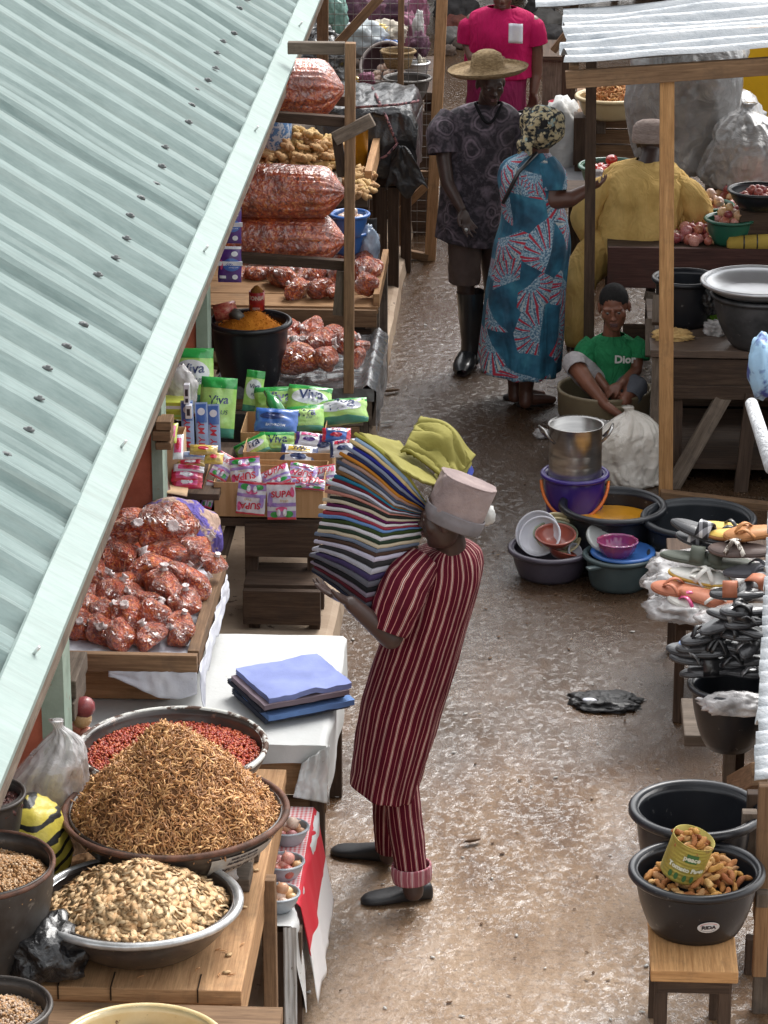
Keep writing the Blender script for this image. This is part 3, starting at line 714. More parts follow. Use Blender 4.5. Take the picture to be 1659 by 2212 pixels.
heap('dried_fruit_heap', 'dark crumbly dried fruit in the small iron bowl at the left edge', 'dried fruit', (c.x, c.y, 1.2), Rr*.94, .03, piece_grain(.013, .011, .009), 700, [mat('fruit_shadow', (.02, .01, .01), None, .9), mat('fruit_dark', (.09, .035, .03), (.05, .02, .02), .5, 60), mat('fruit_red', (.14, .045, .035), None, .5)], lay=.8, seed=12)
b = B(); b.box((c.x, c.y, .9), (.32, .3, .19)); b.build('wood_block', WG, label='grey block under the small bowl of dark dried fruit', cat='block', smooth=False)
c, Rr = rim_at(-22, 2172, 124, 1.06)
bowl('iron_basin', 'dark iron basin of pale grain in the lower left corner', 'basin', (c.x, c.y, .80), Rr, .26, IRON, .66, cv=.9, rim=.008, wob=.02)
heap('grain_heap', 'pale beige grain in the basin in the lower left corner', 'grain', (c.x, c.y, 1.0), Rr*.96, .05, piece_grain(.007, .005, .0042), 2400, [GU, mat('grain_beige', (.74, .56, .42), None, .6), GR[0]], p=1.5, lay=.7, seed=13)
t = thing('side_table', 'low plank shelf standing in front of the tan table, mostly below the picture', 'table', (-1.5, 8.6, 0))
b = B(); b.box((-1.45, 8.52, .765), (1.3, .66, .05)); b.build('tabletop', WB, t, smooth=False)
for x in (-2.0, -.9): b = B(); b.box((x, 8.5, .37), (.07, .07, .74)); b.build('leg', WB, t, smooth=False)
CREAM = mat('cream_enamel', (.68, .56, .32), (.60, .46, .22), .35, 8, coat=.4, spots=(26, .66, (.15, .08, .04)))
c, Rr = rim_at(303, 2258, 172, .99)
bowl('enamel_basin', 'cream yellow enamel basin of grain at the bottom edge of the picture', 'basin', (c.x, c.y, .79), Rr, .20, CREAM, .6, cv=.8, rim=.01, wob=.01)
heap('grain_heap', 'pale grain in the cream enamel basin at the bottom edge', 'grain', (c.x, c.y, .93), Rr*.93, .055, piece_grain(.007, .005, .0042), 2400, [GU, GR[1], mat('grain_beige', (.74, .56, .42), None, .6), GR[0]], p=1.5, lay=.7, seed=14)
# black bag, striped sack, clear bags, batten
BLKB = crinkle('black_bag_film', (.012, .012, .014), .28, sc=16, st=.9)
CLR = crinkle('clear_film', (.80, .78, .77), .16, .62, (.62, .60, .60), 10, 1., 1)
c = W(105, 2062, .86)
lump('plastic_bag', (c.x, c.y, .885), (.13, .14, .10), BLKB, 'crumpled shiny black plastic bag tucked under the seed basin', 'plastic bag', 3, .3, 2.2, wr=.07)
def stripes_mat(name, ca, cb, fr):
    m, nt, p = newmat(name); v = coords(nt, 'Object', (1, 1, 1)); wv = n_(nt, 'TexWave', wave_type='RINGS'); wv.inputs['Scale'].default_value = fr; wv.inputs['Distortion'].default_value = 3
    wv.inputs['Detail'].default_value = 1; nt.links.new(v, wv.inputs[0]); nt.links.new(ramp(nt, wv.outputs[1], [(.2, cb), (.3, ca)]).outputs[0], p.inputs['Base Color']); p.inputs['Roughness'].default_value = .4; bump(nt, p, noi(nt, v, 25, 4), .5, .01); return m
c = W(70, 1815, 1.0)
lump('striped_sack', (c.x, c.y+.02, .97), (.12, .13, .17), stripes_mat('yellow_black_stripes', (.68, .56, .09), (.02, .02, .02), 6.5), 'yellow plastic sack with curved black stripes wedged by the iron basin', 'sack', 5, .15)
c = W(112, 1745, 1.0)
b = sack('plastic_bag', (c.x-.02, c.y+.06, .82), .15, .12, .46, CLR, 'large clear plastic bag slumped beside the shrimp bowl at left', 'plastic bag', 8, .16, lean=(.05, 0))
c = W(440, 1862, .92)
lump('plastic_bag', (c.x, c.y, .90), (.10, .05, .085), CLR, 'small clear plastic bag between the seed basin and the shrimp bowl', 'plastic bag', 9, .35, 2.4, wr=.09)
b = B(); b.beam(W(505, 1908, .825), W(532, 1838, .825), .07, .045); b.build('wood_block', WG, label='short grey batten lying on the tan table beside the shrimp bowl', cat='batten', smooth=False, bevel=.004)

# pale wooden comb-like stack (pallet end) and onions by the wall
b = B()
for i, (v, w) in enumerate(((1432, .07), (1480, .075), (1528, .08), (1576, .085))):
    c = W(150-i*5+(6 if i == 0 else 0), v+26, y=11.0-.02*i); b.box((c.x+.012*math.sin(i*2), c.y, c.z), (w+.005, .30, .075))
    if i < 3: b.box((c.x-.01, c.y+.05, c.z-.045), (w*.8, .2, .03))
b.build('pallet', WG, label='weathered stack of short grey timber blocks against the mint corner strip', cat='pallet', smooth=False, bevel=.006)

# onions
ONR = mat('onion_red', (.34, .07, .07), (.50, .16, .10), .38, 14, .1, 40, coat=.3, stretch=(1, 1, .25), rnd=.5)
ONB = mat('onion_brown', (.60, .30, .14), (.72, .46, .27), .4, 14, .1, 40, coat=.3, stretch=(1, 1, .25), rnd=.4)
ONW = mat('onion_pale', (.72, .60, .48), (.60, .36, .28), .42, 10, coat=.3, stretch=(1, 1, .25), rnd=.3)
ONP = mat('onion_pink', (.52, .12, .14), (.70, .38, .30), .38, 10, coat=.35, stretch=(1, 1, .25), rnd=.4)
def onion_mesh(m, s):
    b = B(); b.lathe([(0, -.90), (.12, -.93), (.5, -.82), (.88, -.42), (1, .02), (.90, .42), (.62, .72), (.3, .90), (.13, 1.05), (.08, 1.3), (.03, 1.36), (0, 1.36)], seg=16, wob=.04, ribs=9, ra=.02)
    return b.mesh('onion', m)
ONI = [onion_mesh(m, 0) for m in (ONR, ONB, ONW, ONP)]
def onions(pts, r, label, group, w=(5, 2, 1, 3), seed=1, name='onion', cat='onion'):
    rnd = random.Random(seed)
    for q in pts:
        k = rnd.choices(range(4), w)[0]
        inst(ONI[k], name, q, (rnd.uniform(-1.5, 1.5), rnd.uniform(-1.5, 1.5), rnd.random()*6), r*rnd.uniform(.82, 1.15), (['dark red ', 'brown ', 'pale ', 'pink '][k])+label, cat, group)
def pile_pts(c, Rr, H, r, seed, p=1.6, ell=(1, 1)):
    """hex layers of spheres under a mound"""
    rnd = random.Random(seed); out = []; z = 0; lay = 0; c = Vector(c)
    while z <= H+.001:
        rr = Rr*(1-z/max(H, .001)*.999)**(1/p) if H > 0 else Rr
        rr = max(rr, 0); n = 0
        s_ = r*1.95; ny = int(rr/s_)+1
        for i in range(-ny, ny+1):
            for j in range(-ny, ny+1):
                x = (i+.5*(j % 2)+.33*(lay % 2))*s_; y = j*s_*.88+.3*r*(lay % 2)
                if math.hypot(x, y) <= rr: out.append(c+V((x+rnd.uniform(-.2, .2)*r)*ell[0], (y+rnd.uniform(-.2, .2)*r)*ell[1], z+rnd.uniform(-.15, .15)*r))
        z += r*1.35; lay += 1
    return out
pts = [W(u, v, y=10.95) for u, v in ((176, 1552), (160, 1573), (186, 1592), (165, 1612), (150, 1560), (182, 1528), (158, 1636), (140, 1600))]
onions(pts, .040, 'onion in the loose pile by the grey timber blocks', 'onions by the timber blocks', (2, 2, 3, 4), 3)

# low onion table with white tarp and red check cloth
TARP = mat('white_tarp', (.62, .63, .63), (.50, .50, .49), .5, 3, .5, 25, spots=(30, .66, (.25, .22, .19)), bd=.008)
t = thing('low_table', 'low table draped in white tarp, carrying three bowls of onions', 'table', (-.85, 10.2, 0))
lx0, lx1, ly0, ly1, lz = -.90, W(671, 1766, .48).x, 10.03, 10.98, .48
b = B(); b.box(((lx0+lx1)/2, (ly0+ly1)/2, lz-.02), (lx1-lx0, ly1-ly0, .04)); b.build('tabletop', WG, t, smooth=False)
for x, y in ((lx1-.03, ly0+.05), (lx1-.03, ly1-.05), (lx0+.03, ly0+.05)): b = B(); b.box((x, y, (lz-.04)/2), (.06, .06, lz-.04)); b.build('leg', WD, t, smooth=False)
b = B()
def fn(a, t_):
    y = ly0-.02+(ly1-ly0+.04)*a; L = t_*(.16+.34+.04*math.sin(a*9))
    if L < .16: q = V(lx1+.01-.16+L, y, lz+.004)
    else: q = V(lx1+.012+.03*noise.noise(V(a*7, L*3, 0))+(L-.16)*.06, y, lz-(L-.16))
    return q+V(0, 0, .003*noise.noise(V(a*20, L*9, 1)))
b.grid(fn, 60, 30)
b.grid(lambda a, q: V(lx0+(lx1-lx0+.02)*a, ly0-.03+.015*noise.noise(V(a*4, q*3, 8)), lz+.004-.42*q-.03*a*q), 20, 20); b.build('tarp', TARP, t)
def check_mat():
    m, nt, p = newmat('red_white_cloth'); uv = n_(nt, 'TexCoord'); s_ = n_(nt, 'SeparateXYZ'); nt.links.new(uv.outputs['UV'], s_.inputs[0])
    x, y = s_.outputs[0], s_.outputs[1]
    fx = mth(nt, 'LESS_THAN', mth(nt, 'FRACT', mth(nt, 'MULTIPLY', x, 60)), .5); fy = mth(nt, 'LESS_THAN', mth(nt, 'FRACT', mth(nt, 'MULTIPLY', y, 60)), .5)
    chk = mixc(nt, mth(nt, 'MULTIPLY', mth(nt, 'ADD', fx, fy), .5), (.80, .72, .72), (.66, .10, .12))
    col = mixc(nt, mth(nt, 'GREATER_THAN', y, .145), chk, (.55, .012, .03)); col = mixc(nt, mth(nt, 'GREATER_THAN', y, .36), col, (.72, .70, .70))
    nt.links.new(col, p.inputs['Base Color']); p.inputs['Roughness'].default_value = .6; return m
b = B()
def fn(a, t_):
    y = 10.18+.82*a; L = t_*(.15+.40)
    x0 = lx1-.14
    if L < .155: q = V(x0+L, y, lz+.009)
    else: q = V(x0+.155+.04*max(0, noise.noise(V(a*5, L*2, 7)))+(L-.15)*.17, y-.05*(L-.15), lz+.009-(L-.15)*.98)
    return q, (a*.9, L)
b.grid(fn, 40, 30); b.build('tablecloth', check_mat(), label='red and white checked cloth hanging off the low onion table', cat='cloth', solid=.002)
STEEL = mat('bluish_enamel', (.34, .38, .42), (.24, .27, .30), .35, 9, coat=.3)
for i, (u, v, hw, lb) in enumerate(((622, 1784, 43, 'farthest'), (612, 1858, 43, 'middle'), (602, 1926, 43, 'nearest'))):
    c, Rr = rim_at(u, v, hw, lz+.075)
    bowl('onion_bowl', 'grey enamel bowl of onions, %s of the three on the checked cloth' % lb, 'bowl', (c.x, c.y, lz+.006), Rr, .065, STEEL, .6, rim=.004, th=.003, group='onion bowls on the low table')
    onions(pile_pts((c.x, c.y, lz+.05), Rr*.72, .052, .0235, i+20), .0235, 'onion in the %s grey bowl on the low table' % lb, 'onions in the three grey bowls', (2, 5, 2, 3), 31+i)

# white covered table with folded cloths
t = thing('covered_table', 'white sheet-covered table with a torn cloth edge, holding blue folded fabric', 'table', (-1.2, 11.6, 0))
wx0, wx1, wy0, wy1, wz = -1.80, -.83, 11.12, 12.24, .70
b = B(); b.box(((wx0+wx1)/2, (wy0+wy1)/2, wz-.03), (wx1-wx0-.02, wy1-wy0-.02, .05)); b.build('tabletop', WG, t, smooth=False)
WHT = mat('white_cover', (.60, .615, .61), (.50, .51, .50), .5, 2.2, .35, 22, spots=(26, .70, (.34, .32, .28)), bd=.006)
b = B()
def fn(a, t_):
    y = wy0-.01+(wy1-wy0+.02)*a; L = t_*(wx1-wx0+.26)
    k = L-(wx1-wx0)
    if k < 0: q = V(wx0+L, y, wz+.004*noise.noise(V(a*4, L*4, 3)))
    else: q = V(wx1+.012+.012*noise.noise(V(a*5, k*5, 9)), y, wz-k)
    return q
b.grid(fn, 50, 60)
def fn(a, t_):
    x = wx0+(wx1-wx0+.005)*a; k = t_*(.085+.012*math.sin(a*13))
    return V(x, wy0-.012+.012*noise.noise(V(a*9, k*6, 2)), wz-k)
b.grid(fn, 40, 8)
b.build('sheet', WHT, t)
b = B(); q = [W(632, 1700, y=11.07), W(640, 1655, y=11.075), W(700, 1620, y=11.08), W(722, 1640, y=11.2), W(690, 1728, y=11.09), W(632, 1722, y=11.07)]
cloth('torn_flap', [W(633, 1722, y=11.03), W(706, 1735, y=11.07), W(712, 1610, y=11.08), W(652, 1648, y=11.085)], WHT, amp=.02, parent=t, seed=5)
b = B(); b.box(((wx0+wx1)/2, wy0+.03, .56), (wx1-wx0-.05, .035, .16)); b.build('apron', WT, t, smooth=False, bevel=.003)
b = B(); b.box(((wx0+wx1)/2+.05, wy0+.06, .42), (wx1-wx0-.1, .035, .06)); b.build('rail', WB, t, smooth=False, bevel=.003)
for x, y in ((wx1-.035, wy0+.06), (wx1-.035, wy1-.06), (wx0+.1, wy0+.1), (wx0+.1, wy1-.1), (-1.05, wy0+.08)):
    b = B(); b.box((x, y, .335), (.055, .055, .67)); b.build('leg', WD, t, smooth=False, bevel=.003)

def folded(name, A, Bv, C_, th, m, label, group=None, amp=.004, seed=0, sag=0, lay=4, ext=0):
    """folded cloth: A-B is the long near edge, B-C the short one; th thickness"""
    A, Bv, C_ = Vector(A), Vector(Bv), Vector(C_); ax, ay = A-Bv, C_-Bv; up = ax.cross(ay)
    if up.z < 0: up = -up
    up.normalize(); b = B()
    def P_(a, t_, h):
        e = 1-.012*abs(math.sin(h*lay*math.pi)) if 0 < h < 1 else 1
        s_ = -sag*4*a*(1-a)
        return Bv+ax*(.5+(a-.5)*e)+ay*(.5+(t_-.5)*e)+up*(th*h+s_+amp*noise.noise(V(a*3, t_*3, seed))+amp*.5*noise.noise(V(a*8, t_*8, seed)))
    b.grid(lambda a, t_: P_(a, t_, 1), 16, 12); b.grid(lambda a, t_: P_(a, t_, 0), 16, 12, flip=True)
    nl = max(2, lay*2)
    def side(f):
        b.grid(lambda a, t_: f(a, t_), 16, nl)
    side(lambda a, t_: P_(a, 0, t_)); side(lambda a, t_: P_(a, 1, t_)); side(lambda a, t_: P_(0, a, t_)); side(lambda a, t_: P_(1, a, t_))
    return b.build(name, m, None, label, 'cloth', group)
FAB = {}
def fabric(c):
    k = tuple(c)
    if k not in FAB: FAB[k] = mat('fabric_%d' % len(FAB), c, tuple(x*.8 for x in c), .85, 5, .25, 160)
    return FAB[k]
bl = [('dark slate', (.06, .07, .10)), ('mid blue', (.14, .25, .52)), ('black', (.025, .028, .045)), ('grey mauve', (.22, .17, .20)), ('light periwinkle', (.26, .31, .60))]
nmz = ['lowest of the five folded cloths on the white table', 'second from the bottom of the folded stack on the white table', 'third from the bottom of the stack on the white table', 'just under the top of the stack on the white table', 'on top of the stack on the white table']
z = wz+.008
for i, ((nm, colr), pos) in enumerate(zip(bl, nmz)):
    th = (.022, .022, .018, .020, .022)[i]
    j = V(.02*math.sin(i*2.1), .012*math.cos(i*3), 0)
    Bp = W(572, 1571, wz)+j; Bp.z = z; Ap = W(500, 1505, wz)+j; Ap.z = z; Cp = W(756, 1535, wz)+j*1.2; Cp.z = z
    if i == 4: Cp = Cp.lerp(Bp, .04)
    folded('folded_cloth', Cp, Bp, Ap, th, fabric(colr), '%s folded cloth, %s' % (nm, pos), 'folded cloths on the white table', .005 if i < 4 else .012, i, lay=2); z += th+.0015

# crumbs spilt on the tan table and its cracks
b = B(); rnd = random.Random(5); ps = piece_shrimp(.03, .003); pd = piece_disc(.014, .003)
for i in range(70):
    vs, fs = ps if i % 3 else pd; a = rnd.random()*6.28; o = V(rnd.uniform(-1.32, -.97), rnd.uniform(9.0, 10.5), TZ+.005); k = len(b.v)
    for w in vs: b.v.append(o+V(w.x*math.cos(a)-w.y*math.sin(a), w.x*math.sin(a)+w.y*math.cos(a), w.z))
    b.mi = 0 if i % 3 else 1
    for f in fs: b.face([k+j for j in f])
b.build('spilt_crumbs', [SHR[1], SEED[1]], None, 'spilt shrimp and seed crumbs lying on the tan plank table', 'crumbs', kind='stuff')
# ------------------------------------------------------------------ left row, the crayfish tray and beyond
def ztop(u, v, x):      # height at which pixel (u,v) meets the plane X = x
    d = ray(u, v); t_ = x/d.x; return CAMP+d*t_
TRZ = .92
a_ = W(427, 1412, TRZ+.03); f_ = W(487, 1206, TRZ+.03)
tx1, ty0, ty1 = a_.x, a_.y, f_.y; tx0 = -2.05
t = thing('display_tray', 'shallow tan wooden tray lined with white cloth and piled with crayfish bags', 'tray', (-1.7, 12.2, TRZ-.05))
b = B(); b.box(((tx0+tx1)/2, (ty0+ty1)/2, TRZ-.04), (tx1-tx0, ty1-ty0, .03)); b.build('tray_bottom', WG, t, smooth=False)
for cc, ss in ((((tx0+tx1)/2, ty0-.015, TRZ-.005), (tx1-tx0, .035, .075)), ((tx1-.02, (ty0+ty1)/2, TRZ-.004), (.045, ty1-ty0-.04, .075)), (((tx0+tx1)/2, ty1+.015, TRZ-.005), (tx1-tx0, .035, .075))):
    b = B(); b.box(cc, ss); b.build('rail', WB, t, smooth=False, bevel=.003)
LIN = mat('lining_cloth', (.66, .67, .72), (.52, .53, .60), .55, 6, .5, 18, spots=(40, .7, (.4, .36, .33)), bd=.01)
cloth('lining', [(tx0, ty0+.01, TRZ-.018), (tx1-.045, ty0+.01, TRZ-.018), (tx1-.045, ty1-.01, TRZ-.018), (tx0, ty1-.01, TRZ-.018)], LIN, 20, 20, .004, parent=t)
b = B(); b.grid(lambda a, q: V(tx0+.35+(tx1-tx0-.35)*a, ty0-.038-.01*q+.012*noise.noise(V(a*8, q*3, 1)), TRZ-.035-q*(.02+.09*math.sin(a*2.2)**1.5)), 40, 8)
b.grid(lambda a, q: V(tx1+.008+.012*noise.noise(V(a*9, q*4, 4))+.01*q, ty0-.03+(ty1-ty0)*a, TRZ-.03-q*(.07+.06*abs(noise.noise(V(a*6, 0, 0)))+(.10 if a < .06 else 0))), 50, 8)
b.build('hanging_cloth', LIN, t, solid=.002)
# stand under the tray
t = thing('wooden_crate', 'wide brown wooden crate box carrying the crayfish tray', 'crate', (-1.75, 12.2, 0))
p0 = W(366, 1432, y=ty0+.10); p1 = W(362, 1512, y=ty0+.10)
b = B(); b.box(((tx0+p0.x)/2, ty0+.12, (p0.z+p1.z)/2), (p0.x-tx0, .04, p0.z-p1.z)); b.build('front_board', WT, t, smooth=False, bevel=.003)
b = B(); b.box((p0.x-.025, ty0+.50, (p0.z+p1.z)/2), (.035, .70, p0.z-p1.z)); b.build('side_board', WB, t, smooth=False, bevel=.003)
for y in (ty0+.2, ty1-.1):
    for x in (tx0+.05, p0.x-.08): b = B(); b.box((x, y, p1.z/2+.04), (.07, .07, p1.z+.06)); b.build('leg', WD, t, smooth=False)
b = B(); b.box(((tx0+tx1)/2-.03, (ty0+ty1)/2+.1, (p0.z+TRZ-.055)/2), (tx1-tx0-.15, ty1-ty0-.25, TRZ-.055-p0.z)); b.build('packing_board', WD, t, smooth=False)
# bags on the tray: (u, v, y, px wide)
TZS = (.955, .975, .99, 1.01, 1.04, 1.06, 1.15)
rows = [(11.80, [(171, 1352, 62), (216, 1362, 70), (262, 1374, 68), (318, 1368, 72), (386, 1366, 66)]),
        (11.98, [(196, 1318, 70), (228, 1322, 74), (275, 1330, 76), (340, 1330, 74), (392, 1340, 60)]),
        (12.16, [(170, 1290, 66), (238, 1286, 80), (292, 1290, 66), (330, 1302, 70), (398, 1300, 66)]),
        (12.34, [(218, 1254, 88), (262, 1262, 60), (350, 1272, 78), (433, 1258, 84)]),
        (12.50, [(256, 1206, 96), (322, 1230, 96), (396, 1236, 66), (416, 1196, 80), (462, 1212, 50)]),
        (12.66, [(362, 1190, 98), (404, 1172, 66), (226, 1196, 66), (200, 1236, 56)]),
        (12.62, [(278, 1138, 100), (362, 1138, 108)])]
rn = ['front row', 'second row', 'third row', 'fourth row', 'fifth row', 'rear row', 'topmost pair']
sz_ = {0: 'first', 1: 'second', 2: 'third', 3: 'fourth', 4: 'fifth'}
rnd = random.Random(4); k = 0
for (y, L), rr in zip(rows, rn):
    order = sorted(range(len(L)), key=lambda i: L[i][0])
    for i, (u, v, px) in enumerate(L):
        rot = (rnd.uniform(-.9, .9), rnd.uniform(-.9, .9), rnd.random()*6) if rr not in ('topmost pair',) else (rnd.uniform(.9, 1.3), 0, rnd.uniform(-.6, .6))
        place_bag(u, v, W(u, v, TZS[rn.index(rr)]).y, px*1.22, rot, 'clear bag of red crayfish on the tan tray, %s, %s from the left' % (rr, sz_[order.index(i)]), 'crayfish bags on the tan tray', k); k += 1
# filler sack so the pile is solid
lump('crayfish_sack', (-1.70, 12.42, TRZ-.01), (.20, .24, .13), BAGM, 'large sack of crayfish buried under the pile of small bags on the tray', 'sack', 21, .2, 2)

# dark bench and stool
t = thing('bench_table', 'dark rough table under the washing powder boxes', 'table', (-1.4, 14, .1))
bz = W(580, 1121, y=14.0).z; bx0, bx1 = -1.78, W(700, 1130, y=14.02).x
by0, by1 = 14.0, 15.15
b = B(); b.box(((bx0+bx1)/2, (by0+by1)/2, bz-.02), (bx1-bx0, by1-by0, .04)); b.build('tabletop', WD, t, smooth=False, bevel=.004)
p = W(528, 1132, y=by0-.02); q = W(690, 1197, y=by0-.02)
b = B(); b.box(((p.x+q.x)/2, by0+.0, (bz+.0+q.z)/2-.02), (q.x-p.x, .04, bz-q.z)); b.build('apron', WD, t, smooth=False, bevel=.003)
for u in (544, 678): p = W(u, 1250, y=by0+.03); b = B(); b.box((p.x, by0+.05, .44), (.06, .06, .66)); b.build('leg', WD, t, smooth=False)
for x in (bx0+.1, bx1-.08): b = B(); b.box((x, by1-.06, .44), (.06, .06, .66)); b.build('leg', WD, t, smooth=False)
b = B(); b.beam(W(478, 1210, y=13.9), W(500, 1130, y=14.1), .05, .03, (0, 1, 0)); b.build('brace', WD, t, smooth=False)
t = thing('stool', 'small dark wooden stool standing on the pavement under the washing powder table', 'stool', (-1.1, 13.8, .1))
p = W(524, 1276, y=13.78); q = W(692, 1352, y=13.78)
b = B(); b.box(((p.x+q.x)/2, 13.80, (p.z+q.z)/2), (q.x-p.x, .04, p.z-q.z)); b.build('front_board', WD, t, smooth=False, bevel=.003)
b = B(); b.box(((p.x+q.x)/2, 13.98, p.z-.0), (q.x-p.x, .30, .03)); b.build('seat', WD, t, smooth=False, bevel=.003)
for x in (p.x+.05, q.x-.03):
    for yy in (13.84, 14.1): b = B(); b.box((x, yy, (p.z+.085)/2), (.05, .05, p.z-.11)); b.build('leg', WD, t, smooth=False)

# packets ------------------------------------------------------------
def shiny(n, c, c2=None): return mat(n, c, c2 or tuple(x*.75 for x in c), .3, 12, .5, 22, coat=.8, cr=.12, bd=.008)
G1 = shiny('pack_green', (.03, .36, .07)); G2 = shiny('pack_lime', (.34, .66, .14), (.52, .76, .25)); NAV = shiny('pack_navy', (.025, .045, .16)); WHp = shiny('pack_white', (.80, .80, .82), (.66, .68, .78))
REDp = shiny('pack_red', (.62, .02, .06)); PUR = shiny('pack_purple', (.10, .03, .24), (.06, .02, .16)); BLU = shiny('pack_blue', (.05, .16, .55)); SKY = shiny('pack_sky', (.36, .50, .80)); VIO = shiny('pack_violet', (.22, .18, .52), (.45, .25, .5)); LIM = shiny('pack_yellowgreen', (.62, .68, .08)); PNK = shiny('pack_pink', (.75, .10, .28)); YEL = shiny('pack_yellow', (.78, .55, .10)); GLD = shiny('pack_gold', (.60, .42, .12)); GRY = shiny('pack_grey', (.55, .57, .60)); TEA = shiny('pack_teal', (.08, .33, .25))
UPV = lambda ang: V(0, math.cos(ang), math.sin(ang))
def px_at(c, px): return px*(Vector(c)-CAMP).length/F_
def viva(u, v, y, w, h, tilt, roll, label, txt='Viva', seed=0, ty=.62, bulge=.5):
    c = W(u, v, y=y); W_, H_ = px_at(c, w), px_at(c, h)
    r_ = V(math.cos(roll), 0, math.sin(roll)); up = Matrix.Rotation(roll, 3, 'Y').inverted() @ UPV(tilt)
    packet('detergent_pack', c, r_, up, W_, H_, W_*bulge, [G2, G1, NAV, WHp, TEA], [('r', 0, .82, 1, 1, 1), ('r', 0, 0, 1, .16, 4), ('e', .5, .55, .42, .24, 3 if seed % 2 else 0), ('t', txt, .52, ty, .30*W_/H_*1.1, 2, .02, .08), ('t', 'PLUS', .62, ty-.2, .10, 2)], label, 'detergent pack', 'green detergent packs', seed, wr=.13)
viva(415, 812, 14.95, 92, 120, 1.25, .0, 'tall green detergent bag standing rearmost against the mint strip', seed=1)
viva(470, 880, 14.75, 78, 130, 1.25, -.06, 'green detergent bag behind the hanging toothpaste sachets', seed=2)
viva(548, 845, 15.15, 40, 90, 1.3, -.12, 'narrow dark green detergent pouch at the left of the row behind the box', seed=3, bulge=.3)
viva(600, 870, 15.1, 100, 70, 1.1, .05, 'green detergent bag lying in the carton behind the glass green bottle', seed=4)
viva(668, 868, 15.05, 95, 72, .9, -.1, 'lime detergent bag in the middle of the carton row', seed=5)
viva(660, 905, 14.9, 80, 60, .9, .1, 'lime and green detergent bag lowest in the carton row', seed=6)
viva(735, 890, 15.0, 118, 58, .8, .12, 'green detergent bag pointing right over the carton edge', seed=7)
viva(598, 955, 14.62, 76, 44, 1.1, .02, 'small green sachet standing in the second carton', 'Viva', seed=8, bulge=.3)
viva(545, 968, 14.6, 76, 44, 1.0, .5, 'crumpled green sachet leaning out of the second carton', seed=9, bulge=.3)
c = W(597, 908, y=14.78); packet('detergent_pack', c, V(1, 0, -.05), UPV(.9), px_at(c, 92), px_at(c, 54), .07, [BLU, NAV, WHp], [('e', .4, .6, .3, .15, 1), ('t', 'BATHROOM', .5, .22, .14, 2, .01)], 'dark blue cleaning powder bag below the green bottle', 'detergent pack', None, 12, wr=.12)
b = B(); p = W(575, 845, y=14.95); q = W(612, 905, y=14.8); b.tube([p, p.lerp(q, .2), p.lerp(q, .35), q], [.016, .018, .034, .036], 14)
b.build('bottle', mat('green_glass', (.06, .42, .12), None, .12, coat=1, tr=.3), label='green plastic bottle lying across the detergent bags', cat='bottle')
# small blue-and-white packets in the carton
for i, (u, v, w, h, rl, m_, lb) in enumerate(((645, 985, 80, 52, -.1, [WHp, NAV, YEL], 'white and gold soap powder packet with dark ends in the middle carton'), (700, 962, 62, 44, .1, [WHp, NAV, YEL], 'white and navy packet in the right half of the middle carton'), (727, 940, 62, 34, 0, [BLU, REDp, WHp], 'blue packet with red square at the right end of the carton'), (742, 968, 60, 40, .15, [WHp, NAV, REDp], 'white and red packet at the far right corner of the carton'), (668, 950, 60, 34, -.1, [WHp, PUR, PNK], 'pale purple packet behind the gold soap packet'))):
    c = W(u, v, y=14.44-.035*i if i in (0,3) else 14.55); packet('soap_packet', c, V(math.cos(rl), 0, math.sin(rl)), UPV(.75), px_at(c, w), px_at(c, h), .06, m_, [('r', 0, 0, .14, 1, 1), ('r', .86, 0, 1, 1, 1), ('r', .2, .62, .8, .86, 2), ('e', .5, .35, .22, .14, 1)]+([('t', 'WW', .5, .74, .28, 1, .02)] if i in (0, 2, 3) else []), lb, 'soap packet', 'small soap packets', 20+i, wr=.14)
# cartons
def carton(u0, u1, vt, vb, y, dep, label, m=CARD, h=None):
    p, q = W(u0, vt, y=y), W(u1, vb, y=y); hh = h or p.z-q.z
    return board_box('cardboard_box', ((p.x+q.x)/2, y+dep/2, q.z), (q.x-p.x, dep, hh), m, label=label, cat='cardboard box'), (p, q)
carton(462, 698, 1041, 1119, 14.0, .26, 'open cardboard carton of washing powder at the front of the table')
carton(545, 706, 1007, 1060, 14.27, .10, 'narrow open carton between the washing powder carton and the soap packet carton')
carton(525, 718, 976, 1050, 14.42, .22, 'open cardboard carton holding small soap packets, third from the front')
carton(520, 700, 934, 1000, 14.72, .34, 'open cardboard carton of green detergent bags at the back')
b = B(); p = W(455, 1015, y=13.98); b.grid(lambda a, q: p+V(-.012-.05*a, .32*q, -.17*a+.01*math.sin(q*3)), 4, 6); b.build('carton_flap', CARD, label='folded cardboard side flap hanging at the left of the front carton', cat='flap', solid=.004)
def supa(u, v, y, w, h, tilt, roll, label, flip=False, seed=0, bulge=.25):
    c = W(u, v, y=y); W_, H_ = px_at(c, w), px_at(c, h)
    a = roll; r_ = V(math.cos(a), 0, math.sin(a)); up = Matrix.Rotation(a, 3, 'Y').inverted() @ UPV(tilt)
    if flip: r_, up = -r_, -up
    packet('powder_sachet', c, r_, up, W_, H_, W_*bulge, [WHp, REDp, VIO, G1, PNK, GLD], [('r', 0, .94, 1, 1, 1), ('r', 0, 0, 1, .07, 1), ('r', 0, .07, 1, .24, 2), ('r', 0, .36, 1, .46, 2), ('e', .25, .14, .14, .08, 3), ('e', .5, .3, .20, .06, 4), ('e', .75, .16, .16, .09, 3), ('e', .4, .2, .07, .10, 0), ('e', .62, .2, .07, .10, 0), ('e', .12, .55, .08, .2, 2), ('e', .9, .75, .07, .14, 4), ('t', 'SUPA', .5, .70, .27*W_/H_*1.15, 1, .03, .06), ('t', 'fresh', .6, .53, .11, 5, .01)], label, 'washing powder sachet', 'washing powder sachets', seed, wr=.13)
